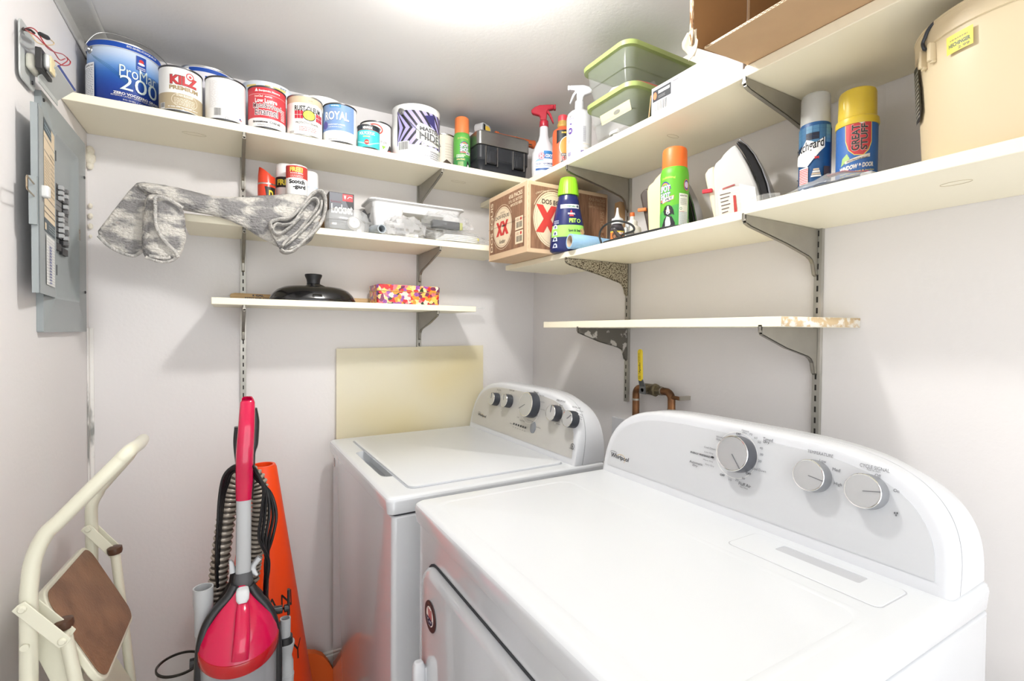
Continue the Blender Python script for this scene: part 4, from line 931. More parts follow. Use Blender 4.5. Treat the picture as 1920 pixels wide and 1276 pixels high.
for i in range(n):
    y = .008 + (Ln - .014) * i / n; ce.box((-.1295, y, -.0035 + .0013 * (i % 2)), (-.1283, y + (Ln - .014) / n * .9, -.0020 + .0013 * (i % 2)), C(120, 84, 50))
ce.box((-.1292, .006, -.0040), (-.1281, Ln - .002, .0), C(224, 204, 170)); ce.build('corrugated_edge', t)
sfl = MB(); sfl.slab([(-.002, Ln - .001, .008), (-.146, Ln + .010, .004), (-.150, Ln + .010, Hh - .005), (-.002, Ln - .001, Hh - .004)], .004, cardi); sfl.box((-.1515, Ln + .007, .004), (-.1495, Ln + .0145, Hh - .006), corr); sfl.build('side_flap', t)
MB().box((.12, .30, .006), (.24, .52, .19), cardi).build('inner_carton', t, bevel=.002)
lb = Label(flat_surf((.1197, .52, .006), (0, -1, 0), (0, 0, 1))); lb.text('12', .02, .12, .08, .16, C(110, 74, 40), .04); lb.build(t, 'stencil')
tm = M('masking_tape', (200, 186, 162), .6, alpha=.92, bump=.6, bscale=60)
tg = MB(); tg.grid(lambda u, v: (-.150 - .003 * math.sin(5 * v + u * 4), Ln + .012 - .02 * (u - .5) * (1 - v * .2) * (1.2 - abs(v - .5)) * 1.6 + .004 * math.sin(v * 6), .030 - .052 * v + .004 * noise.noise(Vector((u * 5, v * 5, 0)))), 6, 10, tm)
tg.build('loose_tape', t, solid=.0006)
# ------------------------------------------------------------------ middle back shelf
rug_m = two_tone('grey_cream_rug_pile', (146, 144, 143), (218, 214, 206), 30, .44, .56, .95, bump=1.0, bscale=210, detail=12, dist=.012, stretch=(.55, 1, 1))
hem_m = two_tone('rug_hem', (186, 184, 180), (216, 212, 206), 60, .4, .6, .95, bump=1, bscale=260, dist=.008)
rg = thing('rug', 'folded grey and cream rug draped over the left end of the middle back shelf', 'rug', (.0, 1.63, S2))
def c4(x, y, yy): return at(170 + .23438 * x, 320 + .23438 * y, 1, yy)
rings = []
prof = [(252, 341, 353, .03), (270, 339, 362, .05), (300, 342, 377, .07), (330, 348, 388, .085), (365, 356, 397, .10), (400, 364, 402, .11), (440, 366, 414, .125), (480, 362, 440, .135), (515, 359, 462, .14), (545, 357, 472, .14), (575, 360, 462, .135), (598, 369, 440, .12)]
for px, t0, b0, dp in prof:
    yf = 1.585; zt_ = at(px, t0, 1, yf + .02).z; zb_ = at(px, b0, 1, yf).z; x = at(px, t0, 1, yf).x; yb = min(yf + dp + .03, 1.662)
    over = S2 + .009
    if x < -.13:
        r_ = [(x, yf + .02, zt_), (x, yf + .0, zt_ - .3 * (zt_ - zb_)), (x, yf, zt_ - .7 * (zt_ - zb_)), (x, yf + .015, zb_), (x, yf + .04, zb_ + .001), (x, yb - .02, zb_ + .003), (x, yb, (zt_ + zb_) / 2), (x, yb - .01, zt_ - .004)]
    else:
        r_ = [(x, yf + .03, zt_), (x, yf + .006, zt_ - .18 * (zt_ - zb_)), (x, yf, zt_ - .6 * (zt_ - zb_)), (x, yf + .012, zb_), (x, yf + .036, min(zb_ + .004, over + .0)), (x, yf + .044, max(over, zb_ + .01)), (x, yb, max(over, zb_ + .01)), (x, yb - .005, zt_ - .004)]
    rings.append(r_)
mb = MB(); mb.loft(rings, rug_m); o = mb.build('folded_body', rg, sub=2, world=True)
def wob(o_, st=.006, sc=.03):
    tx = bpy.data.textures.new('pile', 'CLOUDS'); tx.noise_scale = sc
    d = o_.modifiers.new('pile', 'DISPLACE'); d.texture = tx; d.strength = st; d.mid_level = .5
wob(o)
# rolled end: folded layers facing the room
def ribbon(mb, pts, th, y0, y1, mat, n=5):
    P = spline([c4(x, y, 1.58) for x, y in pts], n); k = len(P); nr = []
    for i in range(k):
        t_ = (P[min(i + 1, k - 1)] - P[max(i - 1, 0)]); t_.y = 0; t_.normalize(); nr.append(Vector((-t_.z, 0, t_.x)))
    rs = []
    for i in range(k):
        a = P[i] + nr[i] * th / 2; b = P[i] - nr[i] * th / 2
        rs.append([(a.x, y0 + .003, a.z), ((a.x + b.x) / 2, y0 - .001, (a.z + b.z) / 2), (b.x, y0 + .003, b.z), (b.x, y1, b.z), (a.x, y1, a.z)])
    mb.loft(rs, mat)
for nm, pts, th, y0 in (('fold_layer', [(1445, 480), (1438, 425), (1500, 398), (1590, 385), (1690, 285), (1770, 195), (1830, 172), (1866, 220), (1868, 330), (1820, 450), (1710, 560), (1620, 640), (1550, 655), (1515, 632)], .011, 1.548),
                        ('fold_layer', [(1525, 615), (1560, 570), (1650, 495), (1740, 390), (1812, 290), (1800, 240), (1758, 238), (1690, 315), (1620, 415), (1545, 440), (1485, 430), (1455, 470), (1478, 512), (1525, 505), (1610, 440), (1700, 345)], .009, 1.552),
                        ('fold_layer', [(1545, 610), (1640, 530), (1745, 425), (1830, 320), (1842, 240)], .009, 1.556),
                        ('fold_layer', [(1580, 635), (1680, 590), (1740, 530), (1800, 430)], .009, 1.552)):
    mb = MB(); ribbon(mb, pts, th, y0, 1.60, hem_m); wob(mb.build(nm, rg, sub=1, world=True), .003, .02)
mb = MB(); mb.slab([c4(x, y, 1.575) for x, y in [(1445, 500), (1450, 420), (1590, 385), (1690, 285), (1770, 190), (1835, 180), (1862, 240), (1860, 340), (1800, 450), (1700, 560), (1600, 640), (1520, 625)]], .02, rug_m); wob(mb.build('fold_core', rg, world=True), .002)
# hanging flaps on the left
def sheet(nm, pts, y0, y1, sub=2, bulge=0):
    mb = MB(); f = [c4(x, y, y0 - bulge * math.sin(PI * i / len(pts))) for i, (x, y) in enumerate(pts)]; b_ = [Vector((p.x, p.y + (y1 - y0), p.z)) for p in f]
    mb.loft([f, b_], rug_m); o = mb.build(nm, rg, sub=0, bevel=.005, bseg=3, world=True); wob(o, .002, .02); return o
sheet('hanging_flap', [(365, 92), (300, 160), (160, 340), (55, 478), (62, 525), (165, 615), (330, 682), (410, 650), (470, 560), (520, 330), (520, 150), (440, 85)], 1.600, 1.622)
mb = MB(); rr = []
for cy_, hw, cx_ in ((180, 45, 520), (230, 100, 565), (275, 132, 588), (360, 138, 590), (480, 150, 592), (580, 146, 580), (650, 130, 570), (700, 110, 562), (722, 70, 560)):
    p = c4(cx_, cy_, 1.572); h_ = hw * .23438 * p.dot(_f) / FPX
    rr.append([(p.x + h_ * math.cos(2 * PI * j / 20), 1.580 + .019 * min(1, hw / 120) * math.sin(2 * PI * j / 20), p.z) for j in range(20)])
mb.loft(rr, rug_m); wob(mb.build('rolled_flap', rg, sub=1, world=True), .004, .02)
for pts, y_ in (([(515, 265), (520, 215), (560, 205), (640, 235), (740, 300)], 1.556), ([(517, 270), (520, 400), (545, 490), (600, 570), (670, 640), (700, 690)], 1.553), ([(440, 690), (500, 712), (580, 730), (660, 712), (705, 670)], 1.560), ([(470, 680), (520, 688), (600, 700), (640, 690)], 1.558), ([(62, 520), (165, 614), (330, 680), (420, 640)], 1.597)):
    MB().tube(spline([c4(x, y, y_) for x, y in pts], 5), .0042, hem_m, 8).build('hem', rg, world=True)

# spray cans behind the rug
def p_free(l, r, h):
    l.rect(-2.7 * r, .004, 2.7 * r, h * .95, C(240, 238, 236), .0002); l.rect(-2.7 * r, h * .79, 2.7 * r, h * .985, C(26, 26, 28)); l.text('FREE!', -r * .95, h * .83, r * .8, h * .94, C(226, 220, 80), .05); l.bars(-r, h * .3, r, h * .38, 1, C(200, 90, 90))
aerosol('white capped aerosol with a black band and yellow letters, left of the red-labelled one', .150, 1.775, S2 + .0003, .031, .218, C(240, 240, 238), C(240, 240, 240), p_free, .20, .97)
def p_sg(l, r, h):
    l.rect(-2.7 * r, .004, 2.7 * r, h, C(240, 240, 240), .0002); rd = C(196, 66, 60); l.rect(-2.7 * r, h * .79, 2.7 * r, h * .985, rd)
    l.text('FREE!', -r * .66, h * .885, r * .58, h * .962, C(232, 224, 100), .04); l.text('Scotch-Brite', -r * .62, h * .855, r * .6, h * .876, WHITE, .03); l.bars(-r * .6, h * .80, r * .62, h * .845, 2, C(240, 200, 196))
    l.text('Scotch', -r * .74, h * .695, r * .80, h * .765, BLACK, .05); l.text('-gard', -r * .34, h * .60, r * .88, h * .685, BLACK, .05); l.bars(-r * .8, h * .1, r * .8, h * .3, 4, GREY)
aerosol('aerosol can with red top label and black lettering on white, right of its pair', .175, 1.701, S2 + .0003, .0318, .198, C(240, 240, 240), C(238, 238, 238), p_sg, .02, .9)
aerosol('pale blue and white aerosol behind the red-labelled aerosol', .222, 1.772, S2 + .0003, .029, .205, C(206, 218, 230), C(238, 240, 242), lambda l, r, h: (l.rect(-2.7 * r, .004, 2.7 * r, h * .96, C(228, 234, 240), .0002), l.rect(-2.7 * r, h * .3, 2.7 * r, h * .62, C(70, 76, 90))), .25, .95)
t = thing('aerosol_can', 'orange-red can with slanted spray cap at the left of the aerosols', 'spray can', (.092, 1.752, S2 + .0003))
orr = C(214, 66, 40, .3)
MB().lathe([(.0245, 0), (.026, .003), (.026, .132), (.0255, .136)], orr, 32).build('body', t)
MB().lathe([(.0262, .1355), (.0265, .138), (.0262, .140)], STEEL, 32).build('rim', t)
mb = MB(); mb.loft([ov(.0255, .0255, .140), ov(.025, .025, .163), [(x, y, .175 - (x + .0) * .75) for x, y, z in ov(.022, .022, 0)], [(x * .8, y * .8, .171 - x * .6) for x, y, z in ov(.022, .022, 0)]], orr); mb.build('spray_cap', t)
lb = Label(cyl_surf(.0262, face_to(.092, 1.752)), .006); lb.poly([(-.006, .128), (.030, .128), (.030, .08), (.002, .08)], BLACK); lb.text('D', .006, .095, .020, .118, C(230, 200, 60), .06); lb.build(t)

# lockset carton
t = thing('lockset_carton', 'black and red carton lettered Lockset standing on the middle back shelf', 'box', (.279, 1.742, S2 + .0003), 0)
MB().box((0, 0, 0), (.082, .070, .145), C(42, 42, 46)).build('carton', t, bevel=.001)
lb = Label(flat_surf((0, -.0002, 0), (1, 0, 0), (0, 0, 1))); lb.poly([(.002, .143), (.044, .143), (.062, .10), (.080, .07), (.080, .002), (.002, .002)], C(104, 106, 114), .0003); lb.rect(.002, .002, .080, .085, C(52, 52, 58)); lb.rect(.044, .118, .078, .142, C(206, 50, 56))
lb.text('Lockset', .005, .072, .079, .108, BLACK, .07); lb.text('Lockset', .007, .074, .077, .106, WHITE, .035); lb.text('Residential', .006, .110, .040, .117, C(120, 60, 70), .02); lb.text('W', .048, .124, .056, .138, WHITE, .03); lb.line([(.060, .127), (.066, .134), (.076, .132)], .002, WHITE)
lb.build(t)
tag(MB().box((.245, 1.835, S2 + .0003), (.345, 1.842, S2 + .150), kraft).build('cardboard_sheet'), 'tan cardboard sheet standing behind the black and red lockset carton', 'cardboard')
# clamshell with a knob
t = thing('plastic_clamshell', 'clear plastic clamshell pack lying in front of the lockset carton', 'plastic pack', (.252, 1.646, S2 + .0003))
rr = lambda i, z, r=.02: ring_rr(i, i * .5, .146 - i, .056 - i * .5, z * 1.2, r, 5)
cl2 = M('clamshell_plastic', (228, 230, 230), .1, alpha=.30)
MB().loft([rr(.008, .0), rr(.004, .004), rr(.003, .026), rr(-.004, .028, .022), rr(-.004, .030, .022), rr(.004, .032), rr(.010, .052), rr(.022, .060)], cl2).build('shell', t)
t = thing('lockset', 'round white keyed door knob inside the clear clamshell pack', 'lockset', (.345, 1.668, S2 + .031))  # a single door knob, not a whole lockset
X = Matrix.Rotation(PI / 2, 4, 'X')
MB().lathe([(.010, -.014), (.016, -.010), (.0215, -.002), (.022, .003), (.019, .0095), (.014, .0105), (.0001, .0105)], M('knob_white', (232, 230, 226), .25), 32, X).build('knob_body', t)
MB().lathe([(.0175, .0102), (.0185, .0108), (.0175, .0112)], GREY, 32, X, cap=False).lathe([(.0045, .0106), (.004, .0118), (.0001, .0118)], chrome, 20, X).build('knob_ring', t)
o = MB().box((.266, 1.656, S2 + .0062), (.316, 1.690, S2 + .018), C(120, 122, 124)).box((.275, 1.660, S2 + .018), (.290, 1.685, S2 + .026), chrome).build('latch_plate', bevel=.001); tag(o, 'grey latch plate inside the clear clamshell pack', 'hardware')
# black plastic bracket part
t = thing('black_clip', 'jagged black plastic clip leaning between the clamshell and white tray', 'clip', (.392, 1.735, S2 + .0003), .1)
MB().prism([(0, 0), (.020, 0), (.018, .035), (.022, .05), (.014, .066), (.018, .085), (.008, .078), (-.004, .092), (-.012, .086), (-.006, .068), (-.014, .062), (.004, .046)], 0, .02, C(38, 38, 40), Matrix.Rotation(PI / 2, 4, 'X')).build('clip_body', t, bevel=.0015)
# grey pipe fitting
t = thing('pipe_fitting', 'grey plastic pipe elbow lying at the front of the middle back shelf', 'pipe fitting', (.425, 1.680, S2 + .0195), 0)
gp = M('grey_pvc', (168, 176, 182), .35)
d_ = Vector((.15, -1, -.04)).normalized(); X = d_.to_track_quat('Z', 'Y').to_matrix().to_4x4()
MB().lathe([(.0185, -.040), (.019, -.038), (.019, -.010), (.0165, -.006), (.0155, .022), (.0150, .040), (.0115, .040), (.0105, .012), (.0001, .010)], gp, 28, X, cap=False, mats=[gp, gp, gp, gp, gp, gp, gp, C(40, 42, 44)]).tube([(0, .01, 0), (.002, .020, .0), (.003, .03, .0)], .016, gp, 20).build('fitting', t)

# white roller tray
t = thing('paint_tray', 'white plastic roller tray wrapped in film on the middle back shelf', 'tray', (.405, 1.712, S2))
wt = M('white_tray_plastic', (230, 230, 230), .28)
tz = at(692, 366, 1, 1.705).z - S2; tz2 = at(876, 392, 1, 1.705).z - S2; x1 = at(876, 392, 1, 1.705).x - .405; x0 = at(695, 366, 1, 1.705).x - .405
def trr(i, z0, z1, xe_=None): 
    p = rrect((xe_ or x1) - x0 - 2 * i, .150 - 2 * i, .022, 5, (x0 + (xe_ or x1)) / 2, .080)
    return [(x, y, z0 + (z1 - z0) * (x - x0) / (x1 - x0)) for x, y in p]
MB().loft([trr(.028, .100, .100), trr(.018, .104, .106), trr(.010, tz - .010, tz2 - .010), trr(.006, tz - .007, tz2 - .007), trr(.0, tz - .005, tz2 - .005), trr(.0, tz, tz2), trr(.008, tz - .001, tz2 - .001), trr(.014, tz - .008, tz2 - .008), trr(.022, .108, .110), trr(.030, .104, .106)], wt).build('tray_body', t)
MB().loft([ring_rr(x0 + .022, .016, x0 + .115, .134, .0005, .014, 5), ring_rr(x0 + .014, .010, x0 + .125, .140, .112, .02, 5)], wt).build('deep_end', t)
for yy in (.02, .115): MB().loft([ring_rr(x1 - .075, yy, x1 - .03, yy + .02, .0005, .006, 3), ring_rr(x1 - .085, yy - .004, x1 - .02, yy + .020, .108, .006, 3)], wt).build('tray_foot', t)
fb = MB(); fb.grid(lambda u, v: (x0 - .012 + .03 * u, -.004 + .006 * math.sin(9 * v), .004 + (tz - .004) * v * (1 - .0 * u) * (.3 + .7 * u) + .004 * noise.noise(Vector((u * 6, v * 6, 2)))), 6, 8, film_m); fb.build('film_wrap', t, ang=10)
# bags in front
bag2 = M('milky_bag', (214, 214, 214), .2, alpha=.38, bump=.8, bscale=40)
def bag(name, label, loc, sz, seed, mat, inner=None, amp=.42, n=13, f=3.4):
    t = thing(name, label, 'plastic bag', loc)
    mb = MB(); crumple(mb, (0, 0, sz[2] * .86), sz, mat, n, amp, seed, f=f); mb.build('bag_skin', t, ang=14)
    return t
t = bag('plastic_bag', 'milky crumpled plastic bag with hardware in front of the tray deep end', (.520, 1.678, S2 + .0004), (.070, .024, .040), 4, bag2, f=3)
MB().box((-.03, -.008, .012), (.005, .012, .034), C(140, 142, 146)).box((.0, -.012, .006), (.045, .012, .016), W_).lathe([(.010, .022), (.012, .024), (.012, .034), (.008, .036)], chrome, 18).build('bagged_parts', t, bevel=.001)
t = bag('plastic_bag', 'clear bag holding a black brush, on top of the white cable coil', (.680, 1.678, S2 + .0440), (.090, .024, .034), 11, film_m, f=4)
MB().box((-.06, -.012, .006), (.045, .014, .034), C(58, 60, 64)).box((.046, -.010, .006), (.058, .012, .034), C(186, 190, 110)).build('black_brush', t, bevel=.003)
t = bag('plastic_bag', 'flat clear bag with a coiled white cable at the right of the middle back shelf', (.722, 1.676, S2 + .0004), (.118, .028, .024), 21, film_m, f=3)
cbl = MB()
for k in range(4):
    cbl.tube([(.085 * math.cos(a / 12 * PI) * (1 - .07 * k) + .004 * k, .022 * math.sin(a / 12 * PI) * (1 - .1 * k), .008 + .0065 * k) for a in range(24)], .0028, C(236, 236, 232), 8, closed=True)
cbl.build('coiled_cable', t); MB().box((.072, -.008, .012), (.082, .002, .026), C(226, 214, 70)).build('yellow_tag', t, bevel=.001)

# ------------------------------------------------------------------ short back shelf
wood = two_tone('stir_stick_wood', (214, 184, 140), (194, 158, 112), 9, .4, .6, .7, stretch=(.6, 1, 9))
t = thing('stir_stick', 'wooden paint stir stick standing on edge against the wall behind the black lid', 'stir stick', (-.012, D - .016, S3 + .0003), 0)
MB().prism([(0, .018), (.003, .006), (.010, 0), (.485, .001), (.500, .004), (.500, .022), (.485, .026), (.20, .026), (.10, .027), (.016, .028), (.004, .025)], -.0035, 0, wood, Matrix.Rotation(PI / 2, 4, 'X')).build('stick', t, bevel=.0008)
lb = Label(flat_surf((0, -.0002, 0), (1, 0, 0), (0, 0, 1))); nb = C(50, 56, 80); lb.text('5 GAL', .066, .0185, .100, .0245, nb, .05); lb.text('PAINT STIR STICK', .044, .010, .125, .0145, nb, .05); lb.build(t, 'print')
t = thing('pot_lid', 'black domed electric skillet lid with a large round knob', 'lid', (.233, 1.762, S3 + .0003))
lb_ = M('gloss_black_lid', (20, 20, 22), .14, coat=.5)
def lidr(s, z, p=.85): return [(.136 * s * math.copysign(abs(math.cos(a)) ** p, math.cos(a)), .088 * s * math.copysign(abs(math.sin(a)) ** p, math.sin(a)), z) for a in [2 * PI * j / 56 for j in range(56)]]
MB().loft([lidr(.97, .0), lidr(1, .001), lidr(1.0, .006), lidr(.985, .010), lidr(.93, .024), lidr(.82, .039), lidr(.66, .049), lidr(.45, .053), lidr(.2, .053), lidr(.06, .052)], lb_, cap=True).build('dome', t)
MB().lathe([(.024, .050), (.0215, .058), (.0205, .066), (.022, .076), (.0265, .086), (.0275, .091), (.026, .0935), (.015, .095), (.0001, .095)], M('black_knob', (30, 31, 33), .4), 36).lathe([(.0065, 0), (.0065, .003), (.0001, .003)], BLACK, 16, Matrix.Translation((-.001, -.018, .060)) @ Matrix.Rotation(PI / 2, 4, 'X')).build('lid_knob', t)
MB().loft([[(x, y, z) for x, y, z in [(-.045, -.05, .044), (-.02, -.02, .0535), (.02, -.02, .0535), (.05, -.05, .042), (.02, -.083, .010), (-.02, -.083, .010)]], [(x, y - .003, z + .003) for x, y, z in [(-.025, -.05, .050), (-.012, -.02, .060), (.012, -.02, .060), (.025, -.05, .050), (.01, -.085, .014), (-.01, -.085, .014)]]], lb_).build('knob_saddle', t, bevel=.002)
# flowered tin
fm = bpy.data.materials.new('flower_print'); fm.use_nodes = True; nt = fm.node_tree; b = nt.nodes['Principled BSDF']; b.inputs['Roughness'].default_value = .3
tc = nt.nodes.new('ShaderNodeTexCoord'); vo = nt.nodes.new('ShaderNodeTexVoronoi'); vo.inputs['Scale'].default_value = 78
nz = nt.nodes.new('ShaderNodeTexNoise'); nz.inputs['Scale'].default_value = 90; nz.inputs['Detail'].default_value = 3
ad = nt.nodes.new('ShaderNodeVectorMath'); ad.operation = 'MULTIPLY_ADD'; ad.inputs[1].default_value = (.014, .014, .014)
nt.links.new(tc.outputs['Object'], nz.inputs['Vector']); nt.links.new(nz.outputs['Color'], ad.inputs[0]); nt.links.new(tc.outputs['Object'], ad.inputs[2]); nt.links.new(ad.outputs[0], vo.inputs['Vector'])
sp = nt.nodes.new('ShaderNodeSeparateColor'); nt.links.new(vo.outputs['Color'], sp.inputs[0])
rp = nt.nodes.new('ShaderNodeValToRGB'); rp.color_ramp.interpolation = 'CONSTANT'
cols = [(40, 60, 36), (206, 44, 48), (240, 196, 96), (246, 232, 206), (150, 84, 170), (236, 120, 130), (232, 150, 50), (120, 50, 90), (248, 214, 150)]
while len(rp.color_ramp.elements) < len(cols): rp.color_ramp.elements.new(.5)
for i, c_ in enumerate(cols): rp.color_ramp.elements[i].position = i / len(cols); rp.color_ramp.elements[i].color = (*lin(c_), 1)
nt.links.new(sp.outputs[0], rp.inputs[0])
r2 = nt.nodes.new('ShaderNodeValToRGB'); r2.color_ramp.elements[0].position = .05; r2.color_ramp.elements[0].color = (*lin((200, 120, 40)), 1); r2.color_ramp.elements[1].position = .25; r2.color_ramp.elements[1].color = (1, 1, 1, 1)
nt.links.new(vo.outputs['Distance'], r2.inputs[0]); mx = nt.nodes.new('ShaderNodeMix'); mx.data_type = 'RGBA'; mx.blend_type = 'MULTIPLY'; mx.inputs[0].default_value = .7
nt.links.new(rp.outputs[0], mx.inputs[6]); nt.links.new(r2.outputs[0], mx.inputs[7]); nt.links.new(mx.outputs[2], b.inputs['Base Color'])
t = thing('flowered_tin', 'rectangular tin box printed with bright flowers on the short back shelf', 'tin', (.438, 1.722, S3 + .0003), 0)
R = lambda i, z: ring_rr(i, i, .232 - i, .125 - i, z * 1.18, .012, 5)
MB().loft([R(.002, 0), R(0, .0015), R(0, .046), R(.001, .047)], fm, mats=[DKSTEEL, fm, fm]).build('tin_body', t)
MB().loft([R(-.0015, .0395), R(-.0022, .0405), R(-.0015, .0415), R(-.0012, .058), R(.001, .060), R(.008, .0605)], fm, mats=[gold, gold, fm, fm, fm]).build('tin_lid', t)
# ------------------------------------------------------------------ right wall, middle shelf
# beer carton on the corner end of the board
kf = M('kraft_carton', (206, 178, 146), .8, var=.03, scale=30)
bw = two_tone('brown_wood_print', (118, 84, 62), (146, 108, 82), 30, .35, .65, .7, stretch=(5, 5, .5), detail=8)
cx, cy, cw, cl_, ch = .812, 1.332, .330, .270, .229
t = thing('beer_carton', 'brown beer carton lettered DOS EQUIS with red XX on the corner shelf', 'box', (cx, cy, R2 + .0004))
MB().box((0, 0, 0), (cw, cl_, ch), kf).build('carton', t, bevel=.002)
rdx = C(196, 52, 46); crm = C(222, 204, 174)
def XX(l, u, v, s, mat):
    for o in (-.5, .5):
        l.poly([(u + (o - .62) * s, v + .62 * s), (u + (o - .25) * s, v + .62 * s), (u + (o + .62) * s, v - .62 * s), (u + (o + .2) * s, v - .62 * s)], mat)
        l.poly([(u + (o + .55) * s, v + .62 * s), (u + (o + .2) * s, v + .62 * s), (u + (o - .62) * s, v - .62 * s), (u + (o - .2) * s, v - .62 * s)], mat)
# end facing left (normal -x): reader's right is -y
lb = Label(flat_surf((-.0003, cl_, 0), (0, -1, 0), (0, 0, 1)))
lb.rect(.010, .022, .252, .214, bw, .0003)
lb.ell(.105, .108, .066, .070, crm); lb.ring(.105, .108, .062, .066, .0012, C(120, 90, 66)); lb.ring(.105, .108, .073, .077, .0015, crm, a0=.5, a1=2.64); lb.ring(.105, .108, .073, .077, .0015, crm, a0=3.7, a1=5.7)
lb.text('DOS EQUIS', .055, .135, .152, .149, C(60, 46, 38), .02, arc=.003); lb.text('CERVEZA', .088, .156, .122, .161, C(120, 90, 66), .0); XX(lb, .105, .104, .040, rdx); lb.text('Ambar', .082, .052, .128, .066, C(60, 46, 38), .0, shear=.3)
lb.text('DOS EQUIS', .018, .030, .038, .206, crm, .02, rot=90); lb.text('4X6 PACKS', .150, .192, .240, .206, crm, .03); lb.text('12 FL. OZ. BOTTLES', .150, .178, .240, .187, crm, .02); lb.text('IMPORTED BEER', .162, .164, .240, .173, crm, .02)
for v0 in (.034, .080):
    lb.rect(.196, v0, .246, v0 + .042, crm); lb.barcode(.199, v0 + .001, .243, v0 + .027, BLACK, None, 3); lb.bars(.203, v0 + .029, .220, v0 + .039, 3, C(150, 80, 60)); lb.rect(.228, v0 + .029, .238, v0 + .038, rdx)
lb.rect(.002, .1125, .262, .1135, C(70, 56, 46)); lb.rect(.105, .109, .128, .1125, C(60, 50, 42)); lb.build(t, 'end_print')
# long side (normal -y)
lb = Label(flat_surf((0, -.0003, 0), (1, 0, 0), (0, 0, 1)))
lb.rect(.012, .014, .324, .216, bw, .0003); lb.ell(.100, .112, .078, .092, crm); lb.ring(.100, .112, .074, .088, .0012, C(120, 90, 66)); lb.ring(.100, .112, .066, .080, .0008, C(120, 90, 66)); lb.ring(.100, .112, .084, .098, .002, crm, a0=1.0, a1=2.7)
for k in range(7): lb.line([(.060, .09 + k * .005), (.080 - abs(k - 3) * .003, .09 + k * .005)], .0012, C(120, 90, 66))
lb.text('DOS EQUIS', .054, .158, .150, .176, C(60, 46, 38), .02); XX(lb, .112, .112, .072, C(200, 66, 58)); lb.text('CRAFTED IN MEXICO', .030, .186, .120, .192, crm, .0, arc=.012)
dc = C(158, 128, 100); lb.text('4X6 PACKS', .244, .196, .316, .208, dc, .03); lb.text('12 FL. OZ. BOTTLES', .244, .184, .316, .192, dc, .02); lb.text('IMPORTED BEER', .244, .172, .316, .180, dc, .02); lb.text('DOS EQUIS', .296, .030, .314, .166, dc, .02, rot=90); lb.build(t, 'side_print')
# staple line along the near edge
sb = MB()
for k in range(9): sb.box((.003, -.0006, .012 + k * .024), (.0045, .0, .022 + k * .024), C(180, 150, 116))
sb.build('perforation', t)

# carpet cleaner bottle, flattened
qx, qy = .935, 1.283
t = thing('cleaner_bottle', 'dark blue carpet cleaner bottle with a lime green cap before the beer carton', 'bottle', (qx, qy, R2 + .0003), face_to(qx, qy) + PI / 2)
t.scale = (1.09, 1.09, 1.04)
nav = M('navy_bottle', (24, 34, 90), .25, coat=.3); lime = M('lime_cap', (140, 204, 40), .35)
HB = [(.046, .026, 0), (.052, .030, .004), (.053, .031, .012), (.051, .030, .05), (.045, .028, .09), (.038, .026, .125), (.033, .024, .148), (.0335, .0245, .151), (.032, .024, .155), (.0325, .0245, .158), (.030, .0235, .162), (.030, .0235, .168), (.026, .022, .175)]
MB().loft([ov(a, b, z, 40) for a, b, z in HB], nav).build('body', t, ang=60)
cp = []
for a, z in ((.0305, .1755), (.0295, .190), (.0265, .212), (.0235, .226), (.021, .2295)): cp.append([((a + (.0007 if j % 3 == 0 else 0)) * math.cos(2 * PI * j / 72), (a * .86 + (.0007 if j % 3 == 0 else 0)) * math.sin(2 * PI * j / 72), z) for j in range(72)])
MB().loft(cp, lime).build('cap', t, ang=50)
def fb_surf(u, v, h):
    for (a0_, b0_, z0_), (a1_, b1_, z1_) in zip(HB, HB[1:]):
        if v <= z1_: k = (v - z0_) / max(z1_ - z0_, 1e-6); break
    else: k = 1
    a = a0_ + (a1_ - a0_) * k; b = b0_ + (b1_ - b0_) * k; s_ = max(-.98, min(.98, u / a))
    return Vector((s_ * a, -b * math.sqrt(1 - s_ * s_) - h - .0006, v))
lb = Label(fb_surf, .004)
for z in range(12): lb.rect(-.047, .045 + z * .003, .047, .048 + z * .003, C(150, 210, 92), .0003)
lb.text('Spot & Stain', .002, .058, .040, .068, C(40, 60, 50), .03); lb.ell(.042, .062, .006, .010, C(206, 170, 120)); lb.text('PET', .004, .088, .024, .101, C(176, 230, 90), .05); lb.ring(.031, .094, .005, .006, .002, C(176, 230, 90))
for k in range(4): lb.rect(-.022, .132 + k * .003, .031, .1352 + k * .003, C(238, 240, 242), .0004)
lb.text('PORTABLE', -.002, .135, .022, .140, C(50, 120, 70), .04); lb.ell(.027, .138, .003, .004, C(60, 70, 90)); lb.poly([(.006, .119), (.013, .119), (.0095, .127)], C(226, 60, 70)); lb.poly([(.004, .107), (.017, .107), (.015, .112), (.006, .112)], C(226, 60, 70)); lb.text('BISSELL', .000, .1125, .021, .1175, W_, .05)
for k, z in enumerate((.07, .05, .032, .012)): lb.poly([(-.044, z), (-.030, z), (-.031, z + .010), (-.035, z + .014), (-.040, z + .012)], C(190, 196, 210)); lb.ell(-.037, z + .006, .003, .004, C(40, 50, 90))
for k in range(3): lb.rect(-.040, .086 + k * .004, -.026, .0872 + k * .004, C(200, 206, 222))
lb.build(t)

